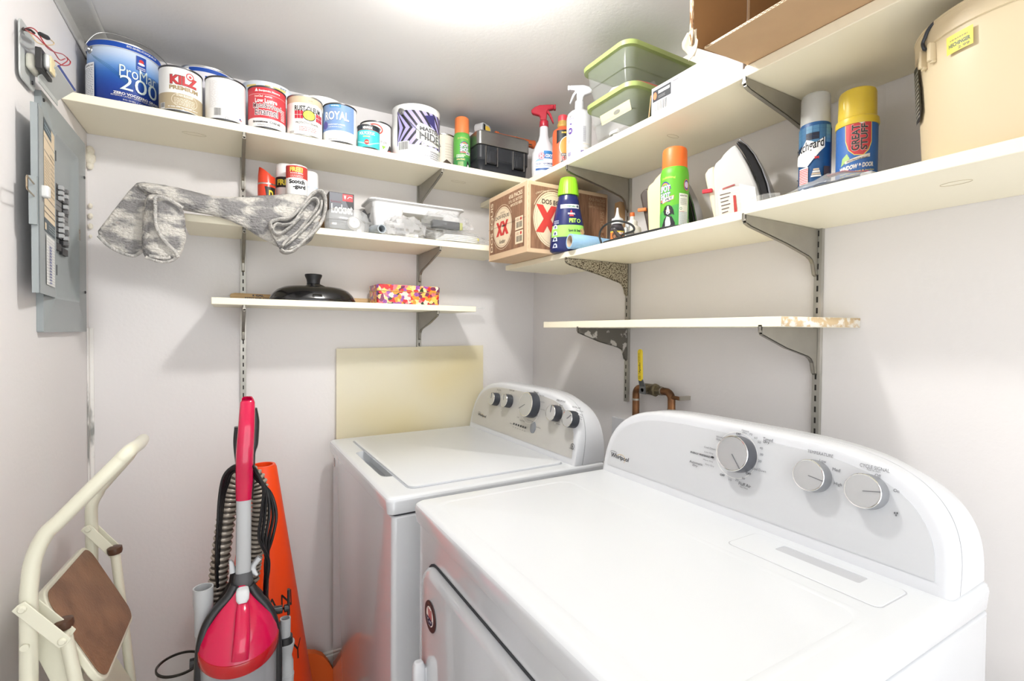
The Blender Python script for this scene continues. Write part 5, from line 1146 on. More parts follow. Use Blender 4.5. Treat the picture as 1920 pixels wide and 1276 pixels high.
# blue paper roll lying on the board
t = thing('paper_roll', 'pale blue disposable towel roll lying on its side before the dark blue bottle', 'paper roll', at(1062, 457, 0, .928) * 1.0)
bl = M('pale_blue_paper', (146, 184, 216), .75, bump=.3, bscale=120)
rp0 = Vector((.896, 1.220, R2 + .0246)); rp1 = Vector((1.075, 1.196, R2 + .0206)); t.location = rp0
t['_'] = 0; del t['_']
ax = (rp1 - rp0); Lr = ax.length; X = ax.normalized().to_track_quat('Z', 'Y').to_matrix().to_4x4()
MB().lathe([(.0175, .0), (.0228, .0), (.0230, .002), (.0226, Lr * .45), (.0190, Lr)], bl, 40, X, cap=False).lathe([(.0229, .03), (.0243, .04), (.0236, Lr * .5), (.0225, Lr * .55)], bl, 40, X, cap=False).build('paper', t)
MB().lathe([(.0176, -.0003), (.0174, .001), (.0172, Lr), (.0176, Lr)], M('cardboard_core', (196, 176, 152), .85), 32, X, cap=False).build('core', t, solid=.001)

# glue bottles
gx, gy = .985, 1.105
t = thing('glue_bottle', 'dark glue bottle with orange label and pointed white cap beside the blue roll', 'glue bottle', (gx, gy, R2 + .0003))
MB().lathe([(.022, 0), (.024, .003), (.0245, .01), (.0235, .03), (.024, .046), (.021, .055), (.015, .062), (.014, .065)], M('dark_glue_bottle', (64, 60, 66), .3), 32, sy=.85).build('body', t, ang=60)
MB().lathe([(.0175, .064), (.0178, .067), (.0165, .080), (.009, .084), (.0055, .092), (.004, .100), (.003, .113), (.0001, .114)], wp, 28).build('nozzle_cap', t)
lb = Label(cyl_surf(.0246, face_to(gx, gy)), .005); lb.rect(-.022, .012, .022, .038, C(206, 120, 56)); lb.rect(-.022, .038, .022, .041, C(220, 200, 70)); lb.ell(-.008, .028, .007, .010, C(70, 44, 34)); lb.ell(-.008, .025, .004, .005, C(150, 104, 70)); lb.text('GLUE', .004, .032, .018, .038, W_, .05); lb.poly([(.0, .012), (.008, .020), (.016, .014)], C(90, 140, 50)); lb.build(t)
gx, gy = 1.075, 1.138
t = thing('glue_bottle', 'white glue bottle with an orange tip against the metal standard', 'glue bottle', (gx, gy, R2 + .0003))
MB().lathe([(.026, 0), (.028, .003), (.028, .062), (.026, .070), (.017, .075), (.0165, .078), (.0165, .088), (.013, .092), (.0075, .094), (.0065, .106)], M('white_glue', (232, 228, 214), .35), 32).build('body', t, ang=60)
MB().lathe([(.0075, .1055), (.0078, .108), (.0070, .117), (.0001, .118)], C(226, 110, 50), 20).build('tip', t)
lb = Label(cyl_surf(.0281, face_to(gx, gy)), .005); lb.rect(-.02, .015, .02, .058, C(236, 234, 226)); lb.text('glue', -.012, .045, .006, .054, GREY, .03); lb.bars(-.012, .03, .012, .04, 3, C(190, 120, 110)); lb.build(t)
tag(MB().lathe([(.005, 0), (.0052, .03), (.0045, .060), (.0060, .061), (.0060, .074), (.0001, .075)], wp, 16, Matrix.Translation((1.030, 1.108, R2 + .0003))).build('glue_tube'), 'slim white tube standing between the two glue bottles', 'tube')
tag(MB().box((1.155, 1.285, R2 + .0003), (1.180, 1.31, .45), kraft).build('wood_strip'), 'narrow tan strip standing behind the end of the beer carton', 'strip')

# irons standing on their heels
def iron(label, x, y, hgt, shell, heel, knobc, plate, rz, s=1.0, decals=None):
    """electric iron stood upright on its heel: side faces the room"""
    t = thing('clothes_iron', label, 'iron', (x, y, R2 + .0003), rz)
    # side outline: u along the width (heel/handle side at left, soleplate at right), v up, toe at top
    T_ = Matrix.Scale(s, 4) @ Matrix(((0, 0, 1, 0), (-1, 0, 0, 0), (0, 1, 0, 0), (0, 0, 0, 1)))   # (u, v, w) -> (w, -u, v)
    def pr(poly, w0, w1, mat, nm, par=t, bev=.003, **k):
        P_ = [(u, v * hgt) for u, v in poly]
        if sum(P_[i][0] * P_[(i + 1) % len(P_)][1] - P_[(i + 1) % len(P_)][0] * P_[i][1] for i in range(len(P_))) < 0: P_ = P_[::-1]
        return MB().prism(P_, w0, w1, mat, T_).build(nm, par, bevel=bev, bseg=3, **k)
    body = [(-.050, .0), (.041, .0), (.0405, .10), (.036, .28), (.029, .43), (.0144, .65), (-.002, .85), (-.013, .955), (-.024, .92), (-.036, .86), (-.041, .815), (-.052, .77), (-.056, .70)]
    pr(body, -.034, .034, shell, 'body', bev=.007)
    pr([(-.051, .0), (-.037, .0), (-.0545, .69), (-.056, .76), (-.068, .735), (-.0755, .68), (-.074, .62)], -.024, .024, heel, 'handle', bev=.005)
    pl = [(.0435, .0), (.0430, .10), (.0385, .28), (.0315, .43), (.0168, .65), (.0005, .85), (-.0110, .955), (-.006, .975), (.008, .90), (.022, .775), (.036, .60), (.046, .42), (.053, .22), (.055, .0)]
    pr(pl, -.038, .038, plate, 'skirt', bev=.003)
    sp = [(.0552, .001), (.0535, .22), (.0465, .42), (.0365, .60), (.0225, .78), (.0085, .905), (-.0055, .985), (-.003, .995), (.011, .91), (.026, .78), (.040, .60), (.0505, .42), (.0575, .22), (.0592, .001)]
    pr(sp, -.036, .036, M('soleplate_steel', (150, 152, 156), .25, metal=1), 'soleplate', bev=.001)
    pr([(-.078, .43), (-.078, .475), (-.058, .475), (-.058, .43)], -.031, -.024, knobc, 'steam_slider', bev=.001)
    if decals:
        lb = Label(lambda u, v, h: T_ @ Vector((u, v * hgt, -.0343 - h))); decals(lb); lb.build(t, 'print')
    return t
def ird(l):
    l.poly([(-.040, .03), (.008, .03), (-.000, .44), (-.040, .46), (-.046, .40)], C(224, 216, 202))
    for k in range(9): v = .42 - k * .044; l.poly([(-.045 + .001 * k, v - .020), (.002, v + .010), (.002, v + .014), (-.045 + .001 * k, v - .016)], C(236, 232, 224))
    for k in range(7): v = .36 - k * .044; l.poly([(-.041 + .001 * k, v), (-.020 - .002 * (k % 3), v + .014), (-.020 - .002 * (k % 3), v + .026), (-.041 + .001 * k, v + .012)], C(96, 84, 80))
    l.poly([(-.036, .425), (-.012, .455), (-.012, .475), (-.036, .445)], C(160, 80, 76)); l.poly([(-.012, .12), (-.006, .12), (-.010, .34), (-.015, .34)], C(176, 60, 56))
    l.poly([(.004, .03), (.034, .03), (.026, .40), (-.004, .47)], C(226, 226, 224))
iv = M('ivory_handle', (226, 212, 190), .4); irw = M('iron_white', (198, 198, 196), .25)
iron('white iron with black edge and red slider standing on its heel, farther right', 1.052, .738, .172, irw, iv, C(206, 40, 56), blk_g, math.radians(24), 1.13, ird)
iron('cream iron with brown handle and orange slider, behind the green puppy aerosol', 1.060, .955, .165, M('iron_cream', (232, 216, 172), .3), M('brown_handle', (66, 56, 50), .3), C(206, 112, 50), blk_g, math.radians(26), 1.2, None)
# black power cord running along the board
crd = M('black_cord', (40, 42, 44), .45)
def pz(px, py, z, x=None): return at(px, py, 2, z)
K = R2 + .0032
pts = [Vector((.985, .79, K)), Vector((.950, .808, K)), Vector((.925, .833, K)), Vector((.9158, .87, K)), Vector((.916, .94, K)), Vector((.916, 1.0, K)), Vector((.917, 1.06, K)), Vector((.925, 1.095, K)), Vector((.945, 1.09, K)), at(1165, 441, 0, .952), at(1188, 432, 0, .955), at(1182, 420, 0, .955), at(1155, 414, 0, .953), at(1132, 424, 0, .950), at(1124, 440, 0, .948), Vector((.935, 1.115, K))]
pts[9].z = max(pts[9].z, K)
t = thing('power_cord', 'black power cord looping on the shelf edge in front of the glue bottles', 'cord', (.918, .93, R2 + .0003))
MB().tube(spline(pts, 8), .0030, crd, 10).build('cord', t, world=True)
MB().tube([(.944, 1.075, R2 + .040), (.950, 1.060, R2 + .020), (.958, 1.045, R2 + .004)], .0055, C(60, 52, 46), 10, radii=[.004, .006, .005]).build('plug', t, world=True)

# green puppy aerosol
def p_pet(l, r, h):
    g = C(96, 174, 44); l.rect(-2.7 * r, .004, 2.7 * r, h - r * .5, g, .0002); l.poly([(-2.0 * r, .005), (2.0 * r, .005), (2.0 * r, h * .42), (r * .4, h * .40), (-r * .3, h * .36), (-2 * r, h * .22)], C(74, 160, 74))
    l.text('Professional', -r * .95, h * .79, r * .05, h * .83, C(222, 210, 110), .0, arc=.003); spotlogo(l, -r * .72, h * .60, r * .9, h * .26); l.poly([(-r * .9, h * .42), (-r * .05, h * .47), (-r * .02, h * .535), (-r * .9, h * .49)], C(240, 150, 100)); l.poly([(-r * .88, h * .43), (-r * .08, h * .475), (-r * .05, h * .525), (-r * .88, h * .485)], WHITE); l.text('PET', -r * .62, h * .45, -r * .12, h * .49, C(40, 50, 60), .04, slope=.004)
    l.ell(r * .92, h * .69, r * .26, h * .085, C(60, 70, 140)); l.ell(r * .92, h * .70, r * .18, h * .05, C(206, 190, 220)); l.ring(r * .92, h * .70, r * .26, h * .09, r * .05, C(226, 130, 80))
    # puppy: black and white with tan
    k = C(38, 38, 42); l.ell(-r * .42, h * .30, r * .34, h * .085, k); l.poly([(-r * .80, h * .30), (-r * .66, h * .22), (-r * .62, h * .33)], k); l.poly([(-r * .06, h * .32), (r * .0, h * .22), (-r * .18, h * .25)], k)
    l.poly([(-r * .95, .006), (-r * .72, h * .17), (-r * .5, h * .22), (-r * .15, h * .20), (r * .05, h * .10), (r * .05, .006)], k); l.poly([(-r * .62, .006), (-r * .62, h * .14), (-r * .5, h * .21), (-r * .3, h * .19), (-r * .22, h * .08), (-r * .35, .006)], W_)
    l.poly([(-r * .47, h * .37), (-r * .38, h * .37), (-r * .28, h * .26), (-r * .42, h * .235), (-r * .56, h * .26)], W_); l.ell(-r * .43, h * .262, r * .05, h * .011, k)
    for a in (-.56, -.30): l.ell(r * a, h * .30, r * .035, h * .009, C(190, 130, 70))
    l.poly([(r * .30, .008), (r * 1.05, .008), (r * 1.05, h * .55), (r * .32, h * .56)], C(226, 228, 214)); l.text('NON-TOXIC', r * .38, h * .51, r * 1.0, h * .535, C(50, 50, 60), .03); l.bars(r * .40, h * .38, r * .95, h * .49, 6, C(90, 90, 90), .35, 3); l.ring(r * .44, h * .32, r * .08, h * .022, r * .03, C(50, 130, 80)); l.bars(r * .34, h * .04, r * 1.0, h * .28, 14, C(130, 160, 190), .4, 5); l.bars(r * .34, h * .27, r * .7, h * .285, 1, C(226, 130, 90)); l.rect(r * .32, .008, r * 1.05, h * .035, C(60, 90, 160))
aerosol('green aerosol with orange cap and puppy picture, in front of the cream iron', .962, .870, R2 + .0003, .0345, .206, C(96, 174, 44), C(230, 112, 48), p_pet, .245, .88)

# ------------------------------------------------------------------ right board, nearer part
def p_sgb(l, r, h):
    bl_ = C(28, 78, 128); l.rect(-2.7 * r, .004, 2.7 * r, h - r * .4, bl_, .0002)
    for i in range(6):
        for j in range(5):
            c_ = (C(70, 116, 150), C(52, 100, 138), C(86, 130, 160))[(i * 7 + j * 3) % 3]
            if (i, j) in ((2, 2), (3, 2), (2, 1), (3, 1)): c_ = C(22, 30, 48)
            l.rect(-r * 1.2 + i * r * .4, h * .74 + j * h * .042, -r * 1.2 + i * r * .4 + r * .38, h * .78 + j * h * .042, c_)
    l.poly([(-r * 1.25, h * .52), (-r * .3, h * .46), (r * .4, h * .62), (r * .72, h * .68), (r * .72, h * .80), (r * .2, h * .74), (-r * .35, h * .79), (-r * .8, h * .66), (-r * 1.2, h * .62)], WHITE); l.text('Scotchgard', -r * 1.5, h * .585, r * .66, h * .73, BLACK, .02, slope=.012); l.text('3M', r * .12, h * .545, r * .38, h * .575, C(206, 50, 50), .06)
    l.rect(-r * .85, h * .26, -r * .22, h * .46, W_)
    for k in range(9): l.rect(-r * .84, h * (.268 + k * .0205), -r * .23, h * (.279 + k * .0205), C(206, 90, 96))
    for k in range(4): l.poly([(r * (-.06 + .04 * k), h * (.33 + .026 * k)), (r * (.52 - .04 * k), h * (.33 + .026 * k)), (r * (.50 - .04 * k), h * (.35 + .026 * k)), (r * (-.04 + .04 * k), h * (.35 + .026 * k))], C(206, 186, 160) if k % 2 else W_)
    l.rect(r * .66, h * .30, r * 1.1, h * .45, C(84, 66, 62)); l.ring(-r * 1.15, h * .30, r * .25, h * .05, r * .04, BLACK)
    l.poly([(-r * 1.3, .006), (r * 1.3, .006), (r * 1.3, h * .22), (-r * .3, h * .185), (-r * .55, h * .21), (-r * .8, h * .185), (-r * 1.3, h * .175)], C(234, 238, 242)); l.text('RUG & CARPET', -r * 1.2, h * .13, r * .45, h * .17, C(60, 96, 150), .02, slope=.003); l.text('PROTECTOR', -r * 1.2, h * .075, r * .35, h * .12, C(60, 96, 150), .02, slope=.003)
frost = M('frosted_cap', (190, 190, 186), .35, alpha=.8)
aerosol('blue aerosol with a frosted grey cap and hexagonal white logo, right shelf', 1.052, .578, R2b + .0003, .0295, .232, C(28, 78, 128), frost, p_sgb, .27, .92, turn=-.15)
def p_gs(l, r, h):
    bl_ = C(14, 98, 178); l.rect(-2.7 * r, .004, 2.7 * r, h * .985, bl_, .0002)
    sh_ = [(-r * .55, h * .99), (r * .68, h * .99), (r * .70, h * .70), (r * .56, h * .60), (r * .30, h * .53), (-r * .10, h * .545), (-r * .38, h * .62), (-r * .52, h * .74)]
    l.poly([(u * 1.06 + (.0), v - .0015 if v < h * .9 else v) for u, v in sh_], C(226, 206, 90)); l.poly(sh_, C(196, 36, 48))
    for w_, u0, u1 in (('GREAT', -.26, .14), ('STUFF', .16, .52)):
        l.text(w_, r * u0, h * .585, r * u1, h * .93, C(230, 200, 190), .05, rot=90); l.text(w_, r * (u0 + .01), h * .59, r * (u1 - .01), h * .925, BLACK, .035, rot=90)
    l.poly([(r * .05, h * .945), (r * .25, h * .97), (r * .42, h * .95), (r * .22, h * .925)], W_)
    l.poly([(-r * .78, h * .42), (-r * .70, h * .52), (-r * .45, h * .57), (-r * .30, h * .50)], C(170, 206, 120)); l.poly([(-r * .55, h * .44), (r * .64, h * .50), (r * .64, h * .545), (-r * .55, h * .475)], C(232, 226, 210)); l.text('INSULATING FOAM SEALANT', -r * .45, h * .455, r * .55, h * .478, C(70, 60, 50), .04, slope=.0045)
    l.text('WINDOW & DOOR', -r * .84, h * .345, r * .84, h * .405, WHITE, .06, shear=.15, slope=.005)
    for k, (a, b_) in enumerate(((-.82, .9), (-.84, .86), (-.3, .42))): l.text(('Expands to Seal & Insulate', 'Soft, Flexible for Expansion', '- Reduces Drafts')[k], r * a, h * (.30 - k * .035), r * b_, h * (.322 - k * .035), C(226, 214, 110), .03, slope=.004)
    for k in range(2): l.line([(-r * (.75 - .3 * k), h * (.20 + .02 * k)), (r * .6, h * (.215 + .02 * k))], .0006, C(20, 40, 90))
    l.rect(-r * .40, h * .06, r * .35, h * .175, C(226, 196, 160)); l.rect(-r * .25, h * .06, r * .2, h * .13, C(206, 226, 240))
t = aerosol('yellow capped blue and red foam sealant can in a clear bag, right shelf', 1.064, .505, R2b + .0003, .0345, .212, C(14, 98, 178), M('yellow_cap', (222, 192, 30), .35), p_gs, .30, .93)
MB().lathe([(.0355, .140), (.0365, .144), (.0355, .153), (.0325, .156)], M('yellow_collar', (222, 192, 30), .35), 40).build('cap_collar', t)
fs = MB(); rr = []
for i, (z, k) in enumerate(((.03, 1.03), (.08, 1.01), (.12, 1.02), (.150, 1.07), (.185, 1.04), (.214, 1.0))):
    rr.append([((.0385 * k + .0018 * noise.noise(Vector((j * .9, i * 1.3, 4)))) * math.cos(2 * PI * j / 30) + (.026 * (i / 5) if 20 < j < 27 else 0) * .5, (.0385 * k + .0018 * noise.noise(Vector((j * .9, i * 1.3, 7)))) * math.sin(2 * PI * j / 30), z) for j in range(30)])
fs.loft(rr, M('thin_clear_film', (220, 222, 222), .08, alpha=.06), cap=False); fs.build('clear_bag', t, ang=20)

# flat bagged parts and a wire bundle
t = thing('plastic_bag', 'flat clear bag with a red strip lying in front of the blue aerosols', 'plastic bag', (.955, .47, R2b + .0004), 0)
mb = MB()
def bagf(u, v): return (-.036 + .07 * v, .125 - .20 * u, .0006 + .030 * math.sin(PI * min(1, max(0, (u - .12) / .8))) ** .7 * math.sin(PI * (.08 + .84 * v)) + .0035 * noise.noise(Vector((u * 9, v * 6, 5))))
mb.grid(bagf, 22, 9, film_m); mb.build('bag_film', t, ang=12, solid=.0004)
st = MB(); st.grid(lambda u, v: Vector(bagf(.46 + .40 * u, .52 + .12 * v)) + Vector((0, 0, .0008)), 12, 2, C(226, 90, 96)); st.build('red_strip', t, solid=.0004)
MB().box((-.022, -.03, .002), (.020, .045, .012), C(84, 88, 96)).box((-.02, .03, .002), (.0, .055, .010), C(150, 152, 156)).box((-.020, -.05, .003), (.012, -.032, .014), C(176, 178, 180)).build('bagged_parts', t, bevel=.002)
tw = MB(); crumple(tw, (-.028, .148, .008), (.008, .040, .009), film_m, 8, .5, 31); tw.build('twisted_end', t, ang=12)
t = thing('wire_bundle', 'bundle of thin grey wire ties beside the bucket on the right shelf', 'wire bundle', (1.055, .44, R2b + .0003), 0)
wb = MB(); R_ = random.Random(3)
for k in range(60):
    y0 = R_.uniform(-.045, .0); x0_ = R_.uniform(-.03, .05); z0_ = .001 + .018 * R_.random() ** .8
    wb.tube([(x0_ - .028, y0 + .004, max(.001, z0_ - .004)), (x0_, y0, z0_ + .003), (x0_ + .03, y0 - .006 + R_.uniform(-.01, .01), z0_)], .0008, (DKSTEEL, STEEL, GREY)[k % 3], 4)
o = wb.build('wires', t); o['kind'] = 'stuff'

# bucket
kx, ky = 1.042, .258
t = thing('bucket', 'large cream plastic bucket with a dark wire handle, right edge of the shelf', 'bucket', (kx, ky, R2b + .0003))
bk = M('cream_bucket', (218, 202, 168), .42, var=.01)
MB().lathe([(.118, .0), (.122, .002), (.124, .008), (.1345, .205), (.1345, .212), (.1375, .213), (.1378, .216), (.1360, .2175), (.1325, .2165), (.121, .010), (.0001, .008)], bk, 72, cap=True).build('pail', t)
MB().lathe([(.1336, .1845), (.1362, .1855), (.1368, .2145), (.1345, .2155)], bk, 72, cap=False).build('rim_band', t)
a_ = face_to(kx, ky)
for da in (-1.06, -.90):
    X = Matrix.Rotation(a_ + da, 4, 'Z'); MB().box((.130, -.0035, .158), (.1415, .0035, .186), bk, X).box((.131, -.004, .155), (.138, .004, .160), bk, X).build('handle_lug', t, bevel=.0015)
ea = a_ - 1.0; E0 = Vector((math.cos(ea), math.sin(ea), 0)) * .1395; E1 = -E0
side = Vector((math.cos(a_ + .5), math.sin(a_ + .5), 0))
MB().tube(spline([Vector((E0.x * .97, E0.y * .97, .183)), Vector((E0.x, E0.y, .186)), Vector((E0.x, E0.y, .199)), E0 * .93 + side * .022 + Vector((0, 0, .2165)), E0 * .55 + side * .085 + Vector((0, 0, .2215)), E0 * 0 + side * .132 + Vector((0, 0, .2215)), E1 * .55 + side * .085 + Vector((0, 0, .2215)), E1 * .93 + side * .022 + Vector((0, 0, .215)), Vector((E1.x, E1.y, .186))], 8), .0026, M('dark_wire', (70, 74, 80), .35, metal=.7), 10).build('handle', t)
lb = Label(cyl_surf(.1275, a_, 0, .054), .006)
lb.rect(-.089, .150, -.056, .176, C(232, 216, 76)); lb.text('HECHINGER', -.086, .158, -.059, .164, C(70, 90, 60), .05); lb.bars(-.084, .167, -.062, .172, 1, C(150, 140, 60)); lb.text('2.99', -.074, .152, -.060, .156, C(110, 110, 60), .03)
lb.build(t, 'price_sticker')
lb = Label(cyl_surf(.1275, a_ - 1.26, 0, .054), .006); lb.poly([(-.024, .086), (.006, .082), (.016, .096), (.014, .134), (.006, .172), (-.024, .176)], C(34, 36, 36)); lb.bars(-.018, .091, .008, .168, 12, C(170, 170, 160), .4, 6); lb.build(t, 'black_sticker')
# ------------------------------------------------------------------ breaker panel on the left wall
pg = M('panel_grey_enamel', (150, 157, 158), .38, var=.04, scale=8); pgl = M('panel_grey_light', (172, 180, 180), .35, var=.03)
FX = L + .012
t = thing('breaker_panel', 'grey metal breaker panel with its door open on the left wall', 'breaker panel', (L + .0003, 1.44, -.010))
def ryz(y0, y1, z0, z1, x, r=.004, n=4): return [(x, y, z) for y, z in rrect(y1 - y0, z1 - z0, r, n, (y0 + y1) / 2, (z0 + z1) / 2)]
HY, OY0, OY1, OZ0, OZ1 = 1.515, 1.520, 1.716, .070, .452
cov = MB()
cov.loft([ryz(1.440, 1.800, -.010, .517, L + .0003), ryz(1.440, 1.800, -.010, .517, FX), ryz(OY0 - .006, OY1 + .006, OZ0 - .006, OZ1 + .006, FX, .008), ryz(OY0 - .003, OY1 + .003, OZ0 - .003, OZ1 + .003, FX + .003, .008), ryz(OY0, OY1, OZ0, OZ1, FX + .003, .010),
          ryz(OY0 + .003, OY1 - .004, OZ0 + .004, OZ1 - .004, FX - .001, .014), ryz(OY0 + .008, OY1 - .024, OZ0 + .026, OZ1 - .026, FX - .008, .028), ryz(OY0 + .012, OY1 - .034, OZ0 + .036, OZ1 - .036, FX - .0085, .026)], pg, cap=True)
cov.build('cover', t, world=True, ang=50)
for y, z in ((1.785, .42), (1.785, .10), (1.452, .50)): MB().lathe([(.004, 0), (.004, .002), (.002, .003), (.0001, .003)], DKSTEEL, 14, Matrix.Translation((FX, y, z)) @ Matrix.Rotation(PI / 2, 4, 'Y')).build('screw', t, world=True)
for z in (.135, .40): MB().box((FX - .009, OY0 - .001, z - .012), (FX + .004, OY0 + .003, z + .012), DKSTEEL).build('hinge', t, world=True)
MB().box((FX + .002, OY1 + .001, .235), (FX + .0045, OY1 + .005, .265), two_tone('rust_spot', (120, 84, 56), (160, 150, 140), 90)).build('latch_slot', t, world=True)
bkm = M('breaker_black', (34, 34, 36), .4); bkg = M('breaker_grey_handle', (186, 188, 188), .35); bks = M('breaker_side', (112, 112, 112), .4)
for c_, y0 in ((0, 1.536), (1, 1.590)):
    for k in range(10 if c_ == 0 else 11):
        z = .336 - k * .0128
        blank = c_ == 0 and k in (3, 4) or c_ == 1 and k in (5, 6)
        b_ = MB().box((FX - .008, y0, z - .0058), (FX - .001, y0 + .046, z + .0058), bkm if not blank else bks)
        if not blank: b_.box((FX - .001, y0 + (.020 if c_ == 0 else .004), z - .0044), (FX + .007, y0 + (.034 if c_ == 0 else .017), z + .0044), bkg if c_ == 0 or k % 2 else bks)
        b_.build('breaker', t, world=True)
MB().box((FX - .008, 1.536, .186), (FX - .002, 1.582, .203), bkm).box((FX - .008, 1.590, .180), (FX - .002, 1.636, .196), bkm).build('blank_plate', t, world=True)
# door, swung back toward the room
d0 = Vector((FX + .003, HY, 0)); d1 = Vector((-.338, 1.322, 0)); dv = (d1 - d0).normalized(); dw = (d1 - d0).length; dn = Vector((0, 0, 1)).cross(dv) * -1
if dn.x < 0: dn = -dn
D0 = MB().loft([[d0 + dv * a + dn * b + Vector((0, 0, z)) for a, b in ((.0, 0), (dw, 0), (dw, -.0015), (0, -.0015))] for z in (OZ0, .448)], pg)
D0.loft([[d0 + dv * a + dn * b + Vector((0, 0, z)) for a, b in ((dw, 0), (dw - .0015, 0), (dw - .0015, -.012), (dw, -.012))] for z in (OZ0, .448)], pg)
door_ = D0.build('door', t, world=True)
UU = -dv; ds = flat_surf(d0 + dv * dw + Vector((0, 0, 0)), UU, (0, 0, 1))
fs_ = 1 if (UU.cross(Vector((0, 0, 1)))).x > 0 else -1
lb = Label(lambda u, v, h: d0 + dv * (dw - u) + dn * (h + .0002) + Vector((0, 0, v)))
tn = C(226, 206, 174); tl = C(70, 84, 92)
lb.rect(.052, .232, .186, .440, tn); lb.rect(.052, .412, .145, .440, tl); lb.rect(.052, .204, .186, .232, tl); lb.rect(.057, .208, .075, .222, tn)
for z in (.400, .372, .276, .256, .244): lb.rect(.052, z, .186, z + .0014, tl)
lb.bars(.060, .290, .12, .365, 12, C(180, 164, 136), .35, 2); lb.bars(.13, .29, .178, .39, 10, C(180, 164, 136), .35, 5); lb.bars(.058, .418, .14, .434, 2, C(160, 180, 190)); lb.bars(.10, .209, .178, .226, 3, C(150, 160, 164))
lb.rect(.066, .092, .172, .198, W_)
for k in range(16): lb.rect(.067, .097 + k * .0062, .171, .0976 + k * .0062, C(150, 150, 158))
lb.bars(.098, .096, .126, .180, 13, C(90, 100, 160), .5, 4)
lb.build(t, 'circuit_chart', world=True)
hz_ = .280
P0 = d0 + dv * (dw - .032) + Vector((0, 0, hz_)); 
MB().box((-.006, -.006, -.012), (.008, .012, .012), W_, Matrix.Translation(P0 + dn * .003)).build('latch_knob', t, bevel=.003, world=True)
MB().loft([[d0 + dv * (dw + a) + dn * b + Vector((0, 0, z)) for a, b in ((-.002, -.002), (.010, -.002), (.010, -.014), (-.002, -.014))] for z in (.205, .300)], pg).build('latch_plate', t, world=True)
A_ = d0 + dv * (dw + .008) - dn * .006
MB().tube([A_ + Vector((0, 0, .284)), A_ + dv * .066 + Vector((0, 0, .2845)), A_ + dv * .071 + Vector((0, 0, .280)), A_ + dv * .071 + Vector((0, 0, .263)), A_ + dv * .066 + Vector((0, 0, .259)), A_ + Vector((0, 0, .260))], .0014, M('ring_wire', (180, 164, 140), .3, metal=.8), 8).build('pull_ring', t, world=True)

# ------------------------------------------------------------------ old door chime transformer
ga = M('zinc_plate', (190, 194, 192), .5, metal=.2, var=.06)
t = thing('door_chime', 'uncovered door chime mechanism with red wires high on the left wall', 'door chime', (L + .0003, 1.36, .50))
pl_ = MB(); pl_.prism(rrect(.085, .118, .014, 4, 0, 0), 0, .003, ga, Matrix.Translation((L + .006, 1.372, .556)) @ Matrix(((0, 0, 1, 0), (1, 0, 0, 0), (0, 1, 0, 0), (0, 0, 0, 1)))); pl_.box((L + .0003, 1.36, .53), (L + .006, 1.385, .58), ga)
pl_.build('mounting_plate', t, bevel=.001, world=True)
MB().lathe([(.004, 0), (.004, .002)], DKSTEEL, 12, Matrix.Translation((L + .009, 1.395, .512)) @ Matrix.Rotation(PI / 2, 4, 'Y')).build('screw', t, world=True)
cr_ = M('coil_cream', (222, 220, 206), .4)
def dev(nm, px0, px1, pt, pb, y0, y1, mat, bev=.001):
    p0 = at(px0, (pt + pb) / 2, 1, y0).x; p1 = at(px1, (pt + pb) / 2, 1, y0).x; zt2 = at((px0 + px1) / 2, pt, 1, y0).z; zb2 = at((px0 + px1) / 2, pb, 1, y0).z
    MB().box((max(p0, L + .007), y0, zb2), (p1, y1, zt2), mat).build(nm, t, bevel=bev, world=True)
dev('coil_cover', 46, 65, 97, 127, 1.352, 1.400, cr_, .006)
dev('laminated_core', 65, 78, 87, 127, 1.345, 1.412, C(52, 52, 52), .0015)
dev('coil_housing', 79, 92, 98, 126, 1.352, 1.405, ga, .006)
dev('terminal_board', 92, 96, 104, 134, 1.358, 1.385, M('fibre_board', (214, 200, 160), .7))
q = [at(94, 128, 1, 1.375), at(107, 124, 1, 1.375), at(137, 170, 1, 1.49), at(118, 196, 1, 1.49)]
x_ = q[1].x; z_ = q[1].z
MB().slab([Vector((x_ - .030, 1.375, z_ - .030)), Vector((x_, 1.375, z_)), Vector((x_, 1.50, z_)), Vector((x_ - .030, 1.50, z_ - .030))], .0015, ga).slab([Vector((x_ - .030, 1.375, z_ - .030)), Vector((x_ - .030, 1.375, z_ - .040)), Vector((x_ - .030, 1.50, z_ - .040)), Vector((x_ - .030, 1.50, z_ - .030))], .0015, ga).slab([Vector((x_ + .0005, 1.375, z_ + .0005)), Vector((x_ + .004, 1.375, z_ + .003)), Vector((x_ + .004, 1.50, z_ + .003)), Vector((x_ + .0005, 1.50, z_ + .0005))], .001, M('blue_strip', (60, 84, 160), .35)).build('plunger_channel', t, world=True)
rw = M('red_wire', (176, 60, 64), .4)
def wire(px, r, mat, x0=-.335, nm='wire'):
    MB().tube(spline([at(a, b, 0, c if c else x0) for a, b, c in px], 7), r, mat, 7).build(nm, t, world=True)
wire([(43, 54, L + .004), (52, 58, -.35), (68, 68, -.335), (80, 80, 0), (92, 92, 0), (104, 98, 0), (118, 102, 0), (127, 112, 0), (118, 120, 0), (104, 126, -.34)], .0011, rw)
wire([(43, 55, L + .004), (58, 52, -.35), (70, 60, -.34), (84, 82, -.33), (100, 96, -.33), (112, 112, -.33), (122, 110, -.33)], .0011, rw)
wire([(100, 115, -.34), (104, 114, -.33), (116, 122, -.325), (128, 122, -.325), (132, 116, -.325), (126, 108, -.325)], .0012, rw)
wire([(44, 54, L + .004), (56, 62, -.35), (68, 78, -.34), (84, 84, -.335), (98, 84, -.335), (101, 80, -.335), (92, 72, -.335)], .0012, M('tan_wire', (206, 186, 150), .4))
wire([(42, 50, L + .004), (46, 56, -.36), (56, 56, -.352), (64, 62, -.35)], .0022, M('dark_sheath', (60, 44, 44), .5))
a_ = at(74, 63, 0, -.335); b_ = at(91, 72, 0, -.335)
